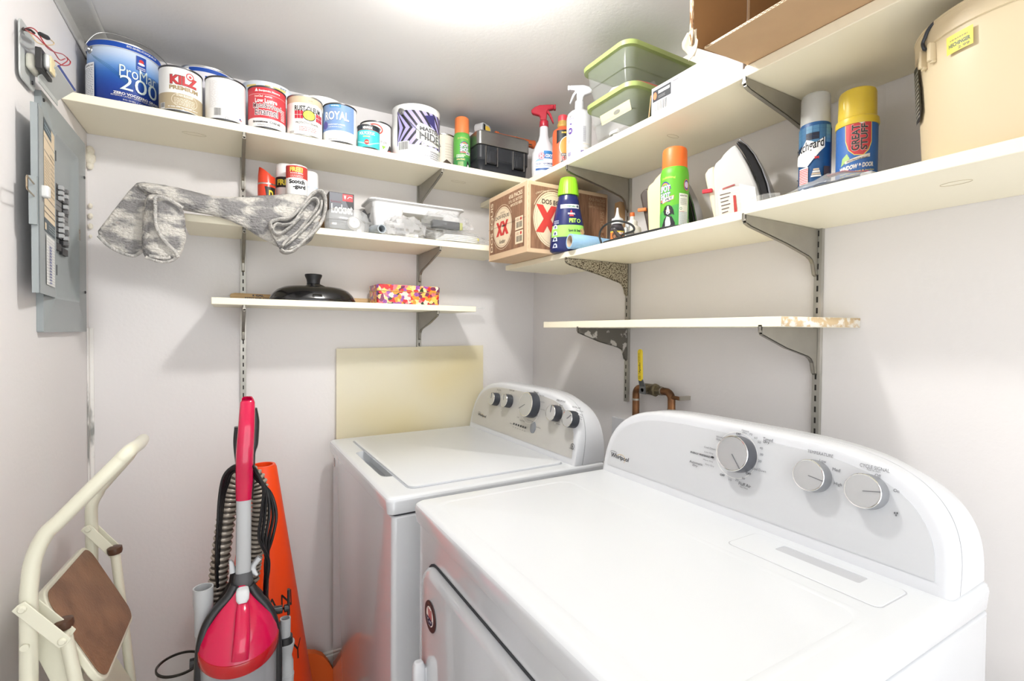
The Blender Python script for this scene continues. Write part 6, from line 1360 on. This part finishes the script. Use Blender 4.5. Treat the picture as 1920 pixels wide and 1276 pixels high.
MB().tube([a_, a_.lerp(b_, .1), a_.lerp(b_, .8), b_], .004, BLACK, 12, radii=[.003, .0042, .0048, .003]).build('wire_nut', t, world=True)

# ------------------------------------------------------------------ copper pipes with the yellow valve lever
cop = two_tone('tarnished_copper', (96, 70, 50), (150, 106, 72), 22, .4, .62, .42, metal=.8, stretch=(1, 1, .5)); brs = two_tone('dull_brass', (98, 90, 74), (140, 128, 100), 30, .4, .6, .4, metal=.8); sol = M('solder_ring', (176, 170, 158), .4, metal=.7)
vx = 1.146; yl, yr, zt_ = 1.186, 1.036, -.180
t = thing('water_pipe', 'copper pipe loop with a shutoff valve on the right wall behind the dryer', 'pipe', (vx, yl, -.7))
bend = lambda yc, zc, a0, a1, r=.022: [(vx, yc + r * math.cos(a0 + (a1 - a0) * i / 8), zc + r * math.sin(a0 + (a1 - a0) * i / 8)) for i in range(9)]
MB().tube([(vx, yl, ZF + .4), (vx, yl, zt_ - .03)] + bend(yl - .022, zt_ - .022, 0, PI / 2) + [(vx, yl - .035, zt_)], .0115, cop, 20).build('left_riser', t, world=True)
MB().tube([(vx, yr + .035, zt_ )] + [(vx, y, z) for _, y, z in bend(yr + .022, zt_ - .022, PI / 2, PI)] + [(vx, yr, zt_ - .03), (vx, yr, ZF + .4)], .0115, cop, 20).build('right_riser', t, world=True)
MB().tube([(vx, yl, zt_ - .036), (vx, yl, zt_ - .042)], .0128, sol, 20).tube([(vx, yr, zt_ - .050), (vx, yr, zt_ - .055)], .0128, sol, 20).tube([(vx, yr + .036, zt_), (vx, yr + .041, zt_)], .0130, sol, 20).build('solder_joint', t, world=True)
vb = MB(); Y = Matrix.Translation((vx, 0, zt_)) @ Matrix.Rotation(PI / 2, 4, 'X')
vb.tube([(vx, yl - .030, zt_), (vx, yl - .036, zt_), (vx, yl - .042, zt_), (vx, yl - .070, zt_), (vx, yl - .076, zt_), (vx, yl - .080, zt_), (vx, yl - .088, zt_), (vx, yl - .089, zt_), (vx, yr + .038, zt_)], .0165, brs, 8, radii=[.0140, .0150, .0175, .0180, .0185, .0205, .0205, .0145, .0140]); vb.build('valve_body', t, world=True, bevel=.001)
vv = MB().tube([(vx - .012, yl - .064, zt_), (vx - .030, yl - .064, zt_)], .0105, brs, 20).tube([(vx - .030, yl - .064, zt_), (vx - .036, yl - .064, zt_)], .0075, DKSTEEL, 6); vv.build('stem_nut', t, world=True, bevel=.0008)
lvr = M('lever_grey', (110, 112, 112), .4, metal=.6); yel = M('yellow_sleeve', (230, 204, 40), .4)
lx = vx - .033
lv = MB().slab([(lx, yl - .050, zt_ - .012), (lx, yl - .078, zt_ - .012), (lx, yl - .076, zt_ + .012), (lx, yl - .052, zt_ + .012)], .003, lvr).slab([(lx, yl - .052, zt_ + .012), (lx, yl - .076, zt_ + .012), (lx - .008, yl - .072, zt_ + .034), (lx - .008, yl - .054, zt_ + .034)], .003, lvr).build('lever', t, world=True)
o_ = MB(); pf = rrect(.019, .100, .0092, 6, 0, 0); o_.prism(pf, -.003, .003, yel, Matrix.Translation((lx - .009, yl - .061, zt_ + .078)) @ Matrix.Rotation(-.03, 4, 'X') @ Matrix(((0, 0, 1, 0), (-1, 0, 0, 0), (0, 1, 0, 0), (0, 0, 0, 1)))); slv = o_.build('lever_sleeve', t, world=True, bevel=.002)
lb = Label(lambda u, v, h: Matrix.Translation((lx - .0121 - h, yl - .061, zt_ + .078)) @ Matrix.Rotation(-.03, 4, 'X') @ Vector((0, -u, v))); lb.text('"Apollo"', -.004, -.028, .005, .012, BLACK, .02, rot=90); lb.bars(-.005, .014, .0005, .040, 6, BLACK); lb.bars(-.005, -.042, .004, -.032, 3, BLACK); lb.build(t, 'print', world=True)
MB().box((vx - .006, yr - .040, zt_ - .020), (vx + .036, yr - .030, zt_ - .008), sol).tube([(vx - .004, yr, zt_ - .014), (vx - .004, yr - .034, zt_ - .014)], .006, cop, 10).build('pipe_clamp', t, world=True)
# white washer outlet box showing just behind the machines
tag(MB().box((W - .012, 1.19, -.52), (W - .0005, 1.33, -.300), wp).build('outlet_box', bevel=.002), 'white plastic washer outlet box on the right wall between the two consoles', 'outlet box')

# ------------------------------------------------------------------ step stool folded against the left wall
st = M('cream_tube_paint', (224, 222, 202), .32, var=.015, coat=.2); brc = M('brown_rubber_cap', (84, 58, 44), .35)
t = thing('step_stool', 'folded cream metal step stool with brown step pads leaning at the left wall', 'step stool', (-.30, 1.35, ZF))
YN, YF2 = 1.13, 1.52
def Pn(px, py, y=YN): return at(px, py, 1, y)
n1, n2, n3, n4 = Pn(54, 1276), Pn(54, 1110), Pn(62, 1050), Pn(84, 1003)
nfoot = Vector((n1.x - .012, YN, ZF + .012))
f1, f2 = Pn(172, 1276, YF2), Pn(172, 960, YF2); ffoot = Vector((f1.x - .012, YF2, ZF + .012))
ntop = Pn(236, 852); ftop = Pn(268, 822, YF2); ftop = Vector((ntop.x + .012, YF2, ntop.z + .01))
ftop = at(270, 823, 1, YF2 - .02)
loop = [nfoot, n1, n2] + spline([n2, n3, n4, n4.lerp(ntop, .15)], 6)[1:] + [n4.lerp(ntop, .5), n4.lerp(ntop, .9)]
c1 = ntop; c2 = ftop
loop += spline([n4.lerp(ntop, .9), c1 + Vector((.004, .02, .004)), c1.lerp(c2, .5) + Vector((.006, 0, .004)), c2 + Vector((.0, -.02, .004)), c2 + Vector((-.02, 0, -.02))], 6)[1:]
fb_ = Vector((f2.x, YF2, f2.z)); f3 = fb_ + Vector((.0, 0, .035))
loop += [c2.lerp(f3, .3), c2.lerp(f3, .7)] + spline([c2.lerp(f3, .85), f3 + Vector((.012, 0, .01)), f3 + Vector((.0, 0, -.02)), fb_ + Vector((0, 0, -.05))], 5) + [f1, ffoot]
MB().tube(loop, .0124, st, 16).build('rear_frame', t, world=True, ang=60)
# front legs with brown end caps
for nm, a, b_, yy in (('n', (120, 1176), (142, 1276), YN + .02), ('f', (216, 1036), (246, 1276), YF2 - .02)):
    A = Pn(a[0], a[1], yy); B = Pn(b_[0], b_[1], yy); dl_ = (B - A); Bf = A + dl_ * ((A.z - (ZF + .012)) / max(1e-4, -dl_.z)) if dl_.z < 0 else B
    Bf = Vector((min(Bf.x, A.x + .16), yy, ZF + .012))
    MB().tube([A, A.lerp(Bf, .5), Bf], .0100, st, 16).build('front_leg', t, world=True)
    up_ = (A - Bf).normalized()
    MB().tube([A - up_ * .001, A + up_ * .005, A + up_ * .014, A + up_ * .017], .0145, brc, 16, radii=[.0135, .0155, .015, .009]).build('end_cap', t, world=True)
    MB().tube([Bf, Bf - Vector((0, 0, .0115))], .014, brc, 14).build('foot', t, world=True)
# folding links
for a, b_, yy in (((48, 1133), (122, 1192), YN + .0), ((168, 988), (217, 1034), YF2 - .0)):
    sg_ = 1 if yy == YN else -1
    for off in (-.017, .013):
        A = Pn(a[0], a[1], yy); B = Pn(b_[0], b_[1], yy); d_ = (B - A).normalized(); n_ = Vector((0, 1, 0)).cross(d_).normalized() * .0105
        q = [A - d_ * .008 + n_, A - d_ * .010, A - d_ * .008 - n_, B + d_ * .006 - n_, B + d_ * .010, B + d_ * .006 + n_]
        q = [p + Vector((0, off, 0)) for p in q]
        MB().loft([q, [p + Vector((0, .0022, 0)) for p in q]], st).build('link', t, bevel=.001, world=True)
    for c_ in (a, b_):
        A = Pn(c_[0], c_[1], yy); MB().tube([A + Vector((0, -.021, 0)), A + Vector((0, -.019, 0)), A + Vector((0, -.017, 0)), A + Vector((0, .018, 0))], .006, st, 16, radii=[.004, .0062, .0066, .004]).build('rivet', t, world=True)
A = Pn(52, 1205); MB().tube([A + Vector((0, -.016, 0)), A + Vector((0, -.012, 0))], .006, st, 14).build('rivet', t, world=True)
# upper step platform: folded up, edge on
tl_, tr_, br_, bl_2 = Pn(72, 1118, YN + .035), Pn(160, 1021, YF2 - .035), Pn(247, 1140, YF2 - .035), Pn(196, 1292, YN + .035)
bl_2 = tl_ + (br_ - tr_) * 1.08; br_ = tr_ + (br_ - tr_) * 1.08
dU = (tr_ - tl_); dV = (bl_2 - tl_); lu, lv_ = dU.length, dV.length; Xp = frame(tl_ + dU / 2 + dV / 2, dU, -dV)
def plat(nm, w, h, r, z0, z1, mat, lip=0):
    mb = MB(); mb.prism(rrect(w, h, r, 5), z0, z1, mat, Xp); return mb.build(nm, t, world=True, bevel=.002)
sgn = 1 if (Xp.to_3x3() @ Vector((0, 0, 1))).x > 0 else -1
plat('step_tray', lu, lv_, .035, -.012 * sgn, .0 * sgn, st)
pad = two_tone('brown_step_pad', (120, 88, 66), (150, 112, 84), 14, .35, .7, .55, bump=.3, bscale=160, detail=8)
plat('step_pad', lu - .014, lv_ - .014, .030, .0003 * sgn, .0018 * sgn, pad)
# lower step, mostly hidden
q0 = Vector((n1.x + .03, YN + .03, -.86)); lo_ = MB().slab([q0 + Vector((0, 0, .13)), q0 + Vector((0, .33, .13)), q0 + Vector((.10, .33, -.10)), q0 + Vector((.10, 0, -.10))], .012, st); lo_.build('lower_step', t, world=True, bevel=.003)
MB().slab([Pn(34, 1165, YN + .03), Pn(60, 1130, YN + .03), Pn(110, 1200, YN + .03), Pn(250, 1420, YN + .03), Pn(180, 1440, YN + .03)], .003, st).build('side_rail', t, world=True, bevel=.001)

# ------------------------------------------------------------------ upright vacuum cleaner
vr = M('vacuum_red', (196, 2, 66), .12, coat=.6, var=.0); vr2 = M('vacuum_dark_red', (176, 10, 22), .18, coat=.5); vg = M('vacuum_grey_tube', (178, 180, 182), .3); vk = M('vacuum_black', (34, 34, 36), .32); vdk = M('vacuum_dark_grey', (78, 78, 80), .45); vlg = M('vacuum_light_grey', (206, 208, 210), .35)
VY = 1.22
t = thing('vacuum_cleaner', 'red and grey upright vacuum cleaner with a red handle against the back wall', 'vacuum cleaner', (.01, VY, ZF))
def V(px, py, y=VY): return at(px, py, 1, y)
mpp = VY / .869 / FPX * .93
def sweep(pts, mat, nm, n=8, par=None, cross=None, seg=20, bev=0):
    """pts: (px, py, y, half width, half depth)"""
    P_ = [(*V(a, b, y), w, d) for a, b, y, w, d in pts]; rings = []
    S_ = spline([Vector(p[:3]) for p in P_], n); K_ = len(P_) - 1
    for i, c in enumerate(S_):
        s_ = i / n; k = min(int(s_), K_ - 1); f_ = s_ - k; w = (P_[k][3] * (1 - f_) + P_[k + 1][3] * f_) * .84; d = (P_[k][4] * (1 - f_) + P_[k + 1][4] * f_) * .84
        tn_ = (S_[min(i + 1, len(S_) - 1)] - S_[max(i - 1, 0)]).normalized(); ax_ = Vector((1, 0, 0)); ax_ = (ax_ - tn_ * ax_.dot(tn_)).normalized(); ay_ = tn_.cross(ax_)
        rings.append([c + ax_ * (w * math.copysign(abs(math.cos(q)) ** .7, math.cos(q))) + ay_ * (d * math.copysign(abs(math.sin(q)) ** .7, math.sin(q))) for q in [2 * PI * j / seg for j in range(seg)]])
    mb = MB().loft(rings, mat); return mb.build(nm, par or t, world=True, ang=60, bevel=bev)
sweep([(463, 751, VY + .02, .012, .010), (464, 756, VY + .02, .018, .016), (462, 800, VY - .005, .0195, .018), (459, 850, VY - .012, .0205, .018), (458, 900, VY - .004, .0205, .018), (457, 934, VY, .0185, .017)], vr, 'handle_shell')
sweep([(476, 765, VY + .045, .008, .012), (478, 790, VY + .045, .011, .016), (476, 830, VY + .045, .011, .016), (472, 850, VY + .04, .009, .014), (471, 890, VY + .035, .009, .014), (468, 934, VY + .03, .008, .012)], vk, 'handle_grip')
sweep([(444, 800, VY + .03, .006, .010), (442, 830, VY + .03, .006, .010), (446, 870, VY + .03, .006, .010)], vk, 'handle_trigger')
sweep([(457, 930, VY, .0175, .0165), (457, 1000, VY, .0178, .0168), (456, 1078, VY, .0178, .0168), (456, 1090, VY, .017, .016)], vg, 'pole')
sweep([(482, 1078, VY + .005, .004, .010), (474, 1068, VY + .01, .009, .012), (476, 1058, VY + .012, .007, .010), (487, 1044, VY + .012, .007, .008)], vlg, 'cord_hook')
sweep([(436, 1072, VY + .01, .008, .012), (434, 1056, VY + .012, .006, .009), (431, 1050, VY + .012, .003, .006)], vlg, 'cord_hook')
sweep([(456, 1072, VY - .0, .020, .019), (456, 1090, VY - .004, .024, .022), (455, 1112, VY - .01, .023, .024)], vdk, 'neck_socket', n=4)
# black body frame behind the dust dome
fr_ = []
for py, w, d, y in ((1072, .018, .018, VY + .02), (1095, .022, .024, VY + .02), (1115, .036, .030, VY + .03), (1140, .058, .038, VY + .035), (1170, .072, .044, VY + .04), (1220, .078, .048, VY + .045), (1300, .080, .050, VY + .045)):
    c = V(450, py, y - .02); fr_.append([(c.x + w * math.copysign(abs(math.cos(q)) ** .8, math.cos(q)), y + d * math.sin(q), c.z) for q in [2 * PI * j / 40 for j in range(40)]])
fr_ += [[(x, y, -1.15) for x, y, z in fr_[-1]]]
MB().loft(fr_, vk).build('body_frame', t, world=True, ang=60)
# red dust-cup lid: rings tilt down toward the front
dome = []; CX = V(449, 1200, VY - .038).x
zc_ = lambda py, y=VY - .038: V(449, py, y).z
for py, w, d, tl2, yo in ((1104, .010, .008, .0, -.004), (1109, .018, .013, .05, -.006), (1120, .028, .020, .15, -.010), (1136, .043, .034, .26, -.014), (1156, .061, .050, .33, -.020), (1176, .072, .062, .36, -.022), (1188, .0755, .067, .37, -.022)):
    dome.append([(CX + w * math.cos(q), VY + yo + d * math.sin(q) - .016, zc_(py) + tl2 * (d * math.sin(q))) for q in [2 * PI * j / 56 for j in range(56)]])
MB().loft(dome, vr).build('dust_cup_lid', t, world=True, ang=50)
band = [[(CX + (w + .001) * math.cos(q), VY - .038 + (d + .001) * math.sin(q), zc_(py) + .38 * (d * math.sin(q))) for q in [2 * PI * j / 56 for j in range(56)]] for py, w, d in ((1188, .0755, .067), (1191, .0762, .0677), (1208, .0762, .0677), (1211, .074, .066))]
MB().loft(band, vr2).build('lid_band', t, world=True, ang=50)
cupm = M('smoky_clear_cup', (190, 190, 194), .12, alpha=.55, coat=.3)
cup = [[(CX + w * math.cos(q), VY - .038 + d * math.sin(q), z + tt * (d * math.sin(q))) for q in [2 * PI * j / 56 for j in range(56)]] for z, w, d, tt in ((zc_(1211), .073, .065, .38), (-.90, .071, .063, .2), (-1.12, .068, .060, 0))]
MB().loft(cup, cupm).build('dust_cup', t, world=True, ang=50)
# ridge down the lid and release button
sweep([(455, 1122, VY - .036, .012, .012), (455, 1150, VY - .062, .016, .014), (454, 1185, VY - .084, .018, .016), (452, 1215, VY - .098, .019, .018), (450, 1236, VY - .102, .019, .012)], vr, 'lid_ridge', n=5)
sweep([(455, 1104, VY - .030, .014, .008), (455, 1112, VY - .042, .0155, .009), (455, 1124, VY - .050, .0145, .009), (455, 1131, VY - .054, .009, .006)], vlg, 'release_button', n=4)
# black side arms wrapping the cup
for nm, pts in (('side_arm', [(440, 1096), (428, 1118), (406, 1142), (388, 1170), (377, 1205), (373, 1250), (372, 1300), (373, 1400), (374, 1500)]), ('side_arm', [(470, 1096), (482, 1114), (500, 1134), (513, 1160), (520, 1200), (521, 1250), (520, 1300), (518, 1400), (515, 1500)])):
    sweep([(a, b, VY - .02 - .02 * min(1, i / 4), .0105, .018) for i, (a, b) in enumerate(pts)], vk, nm, n=6)
MB().box((-.115, VY - .20, ZF + .0006), (.115, VY + .10, ZF + .075), vk, Matrix.Translation((.01, 0, 0))).box((-.12, VY - .19, ZF + .075), (.14, VY - .03, ZF + .095), vr).build('floor_head', t, bevel=.012, bseg=3, world=True)
MB().tube([(.01, VY + .045, -1.15), (.01, VY + .045, ZF + .07)], .05, vk, 24).build('lower_body', t, world=True)
# ribbed hose looping over the handle
def hose(pts, nm):
    c = spline(pts, 60); rad = []; res = [c[0]]
    for p in c[1:]:
        if (p - res[-1]).length > .0016: res.append(p)
    h1 = M('hose_rib', (168, 158, 146), .3, metal=.3); h2 = M('hose_valley', (70, 62, 54), .5); ms = []
    for i, p in enumerate(res): k = i % 5; rad.append((.0158, .0172, .0198, .0204, .0180)[k]); ms.append(h2 if k in (4, 0) else h1)
    MB().tube(res, .02, h1, 16, radii=rad, mats=ms).build(nm, t, world=True, ang=80)
HYy = VY + .055
hose([V(399, 1165, HYy), V(406, 1120, HYy), V(412, 1060, HYy), V(421, 990, HYy), V(432, 930, HYy + .005), V(446, 898, HYy + .01), V(466, 886, HYy + .012), V(484, 905, HYy + .01), V(488, 950, HYy), V(482, 1000, HYy), V(474, 1050, HYy), V(468, 1090, HYy)], 'hose')
cm_ = M('black_cable', (20, 20, 22), .3)
R_ = random.Random(5)
for k in range(5):
    j = lambda s=3: R_.uniform(-s, s)
    y_ = VY + .012 + .006 * k
    MB().tube(spline([V(452 + j(), 872 + 2 * k, y_ - .03), V(436 + j(), 874 + 3 * k, y_ - .02), V(420 + k * 2, 892 + k * 3, y_ - .01), V(412 + k * 2, 930, y_), V(408 + k * 1.5 + j(1), 985, y_), V(405 + k + j(1), 1045 + 8 * k, y_ + .01), V(407 + j(), 1110, y_ + .03)], 7), .0034, cm_, 8).build('power_cord', t, world=True)
    MB().tube(spline([V(470 + j(), 872 + 2 * k, y_ - .03), V(484 + j(), 884 + 4 * k, y_ - .02), V(494 + k * 3.4, 916 + k * 2, y_ - .02), V(497 + (k - 1) * 7 + j(1), 965, y_ - .02), V(492 + (k - 1) * 6, 1010, y_ - .02), V(501 + j(), 1050, y_ - .01), V(498 + j(), 1100, y_ - .01), V(494 + k * 2, 1130, y_)], 7), .0034, cm_, 8).build('power_cord', t, world=True)
# grey wand clipped at the left side
c0 = V(380, 1100); 
wr = []
for py, r_ in ((1640, .0160), (1300, .0160), (1180, .0160), (1150, .0165), (1128, .0188), (1100, .0190)):
    c = V(383 if py > 1140 else 381, py, VY - .0); wr.append([(c.x + r_ * math.cos(q), VY + r_ * math.sin(q), c.z) for q in [2 * PI * j / 32 for j in range(32)]])
top = wr[-1]; wr += [[(c.x + (p[0] - c.x) * .86, VY + (p[1] - VY) * .86, p[2] - .0002) for p in top]]; wr += [[(p[0], p[1], p[2] - .10) for p in wr[-1]]]
MB().loft(wr, vg).build('extension_wand', t, world=True, ang=50)
MB().tube([V(374, 1228, VY + .0) + Vector((-.016, -.022, 0)), V(374, 1228) + Vector((.03, -.022, 0))], .010, vk, 10).build('wand_clip', t, world=True)
# black hook and tools on the right
sweep([(508, 1144, VY + .02, .010, .010), (525, 1142, VY + .02, .010, .010), (541, 1138, VY + .02, .009, .009)], vk, 'cord_post', n=4)
sweep([(541, 1104, VY + .02, .0035, .006), (541, 1125, VY + .02, .0035, .007), (541, 1150, VY + .02, .0040, .007)], vk, 'post_end', n=4)
def vert(px, rows, mat, nm, y=VY, inner=None):
    rs = [];
    for py, w, d in rows:
        c = V(px, py, y); rs.append([(c.x + w * math.copysign(abs(math.cos(q)) ** .8, math.cos(q)), y + d * math.copysign(abs(math.sin(q)) ** .8, math.sin(q)), c.z) for q in [2 * PI * j / 28 for j in range(28)]])
    if inner: rs += [[(V(px, rows[-1][0], y).x + (p[0] - V(px, rows[-1][0], y).x) * .75, y + (p[1] - y) * .75, p[2] - .0003) for p in rs[-1]]]; rs += [[(p[0], p[1], p[2] - inner) for p in rs[-1]]]
    MB().loft(rs, mat).build(nm, t, world=True, ang=50)
vert(535, [(1200, .011, .010), (1185, .011, .010), (1158, .0115, .011)], vg, 'crevice_tool', VY + .01, .03)
vert(535, [(1206, .0165, .016), (1192, .0155, .015)], vk, 'brush_bristles', VY + .01)
vert(537, [(1276, .0150, .015), (1240, .0150, .015), (1228, .0115, .0115), (1212, .0155, .015), (1206, .0175, .017), (1203, .0175, .017)], vg, 'dusting_tool', VY + .01)
vert(537, [(1500, .013, .013), (1272, .0155, .0155), (1262, .0165, .016)], vg, 'tool_holder', VY + .01)
tlx = V(537, 1400, VY + .01)
MB().box((.075, VY - .03, -1.13), (tlx.x + .01, VY + .02, -1.09), vk).box((CX - .095, VY - .03, -1.13), (-.07, VY + .02, -1.09), vk).build('tool_clip', t, world=True)

# ------------------------------------------------------------------ traffic cone and its neighbours
oc = M('cone_orange', (244, 72, 10), .4, var=.02, coat=.1)
cnx, cny = .072, 1.56
t = thing('traffic_cone', 'tall orange traffic cone with black lettering standing behind the vacuum', 'traffic cone', (cnx, cny, ZF + .0004))
MB().loft([ring_rr(-.146, -.146, .146, .146, 0, .05), ring_rr(-.146, -.146, .146, .146, .022, .05), ring_rr(-.14, -.14, .14, .14, .032, .05)], oc).build('base', t, bevel=.004)
MB().lathe([(.138, .031), (.150, .05), (.155, .06), (.035, .885), (.031, .893), (.025, .893), (.024, .86)], oc, 56, cap=False).build('cone_body', t)
cs = cyl_surf(.155, face_to(cnx, cny), .06, -.1455)
def cone_s(u, v, h):
    rr = .155 - .1455 * v; return ((rr + h) * math.cos(face_to(cnx, cny) + u / rr), (rr + h) * math.sin(face_to(cnx, cny) + u / rr), .06 + v)
lb = Label(cone_s, .006); blk_ = C(36, 26, 22)
zz = lambda py: at(530, py, 1, cny - .05).z - ZF - .06
for s_, u0, u1, pt, pb in (('CLEAN', -.095, .082, 1106, 1134), ('505', -.075, .072, 1150, 1192), ('AWAY', -.075, .118, 1202, 1232)):
    lb.text(s_, u0, zz(pb), u1, zz(pt), blk_, .03 if s_ == '505' else -.01, slope=.0)
lb.build(t, 'lettering')
t = thing('orange_slab', 'orange plastic slab with rounded corners leaning on the back wall beside the cone', 'plastic slab', (.20, 1.76, ZF + .004))
t.location = (.22, 1.80, ZF)
sp_ = [(548, 1240), (556, 1230), (572, 1225), (592, 1225), (606, 1230), (616, 1241), (640, 1281), (668, 1330), (690, 1380)]
sp3 = [at(a, b, 1, 1.80) for a, b in sp_]; sp3 = [Vector((p.x, p.y, max(p.z, ZF + .004))) for p in sp3] + [Vector((.30, 1.80, ZF + .001)), Vector((.06, 1.80, ZF + .001)), Vector((.10, 1.80, -1.16))]
MB().loft([sp3, [p + Vector((0, .028, 0)) for p in sp3]], M('orange_slab_plastic', (246, 112, 40), .45)).build('slab', t, bevel=.006, bseg=3, world=True)
t = thing('glass_jar', 'wide clear glass jar with dark rim on the floor left of the vacuum', 'jar', (at(336, 1265, 1, 1.46).x, 1.47, ZF + .0004))
gm = M('jar_glass', (210, 216, 214), .08, alpha=.3, coat=.3); gh = at(335, 1264, 1, 1.42).z - ZF - .0
MB().lathe([(.035, 0), (.042, .006), (.046, .03), (.047, gh - .012), (.048, gh - .004)], gm, 48, cap=False).lathe([(.035, .001), (.0001, .001)], gm, 48, cap=False).build('jar_body', t)
MB().lathe([(.0465, gh - .006), (.0505, gh - .005), (.0505, gh - .001), (.0465, gh), (.0465, gh - .006)], M('dark_jar_rim', (54, 52, 48), .3, metal=.6), 48, cap=False).build('rim', t)
pc = MB(); crumple(pc, (0, 0, .10), (.036, .036, .095), W_, 12, .3, 40); pc.build('paper_filling', t, ang=15)
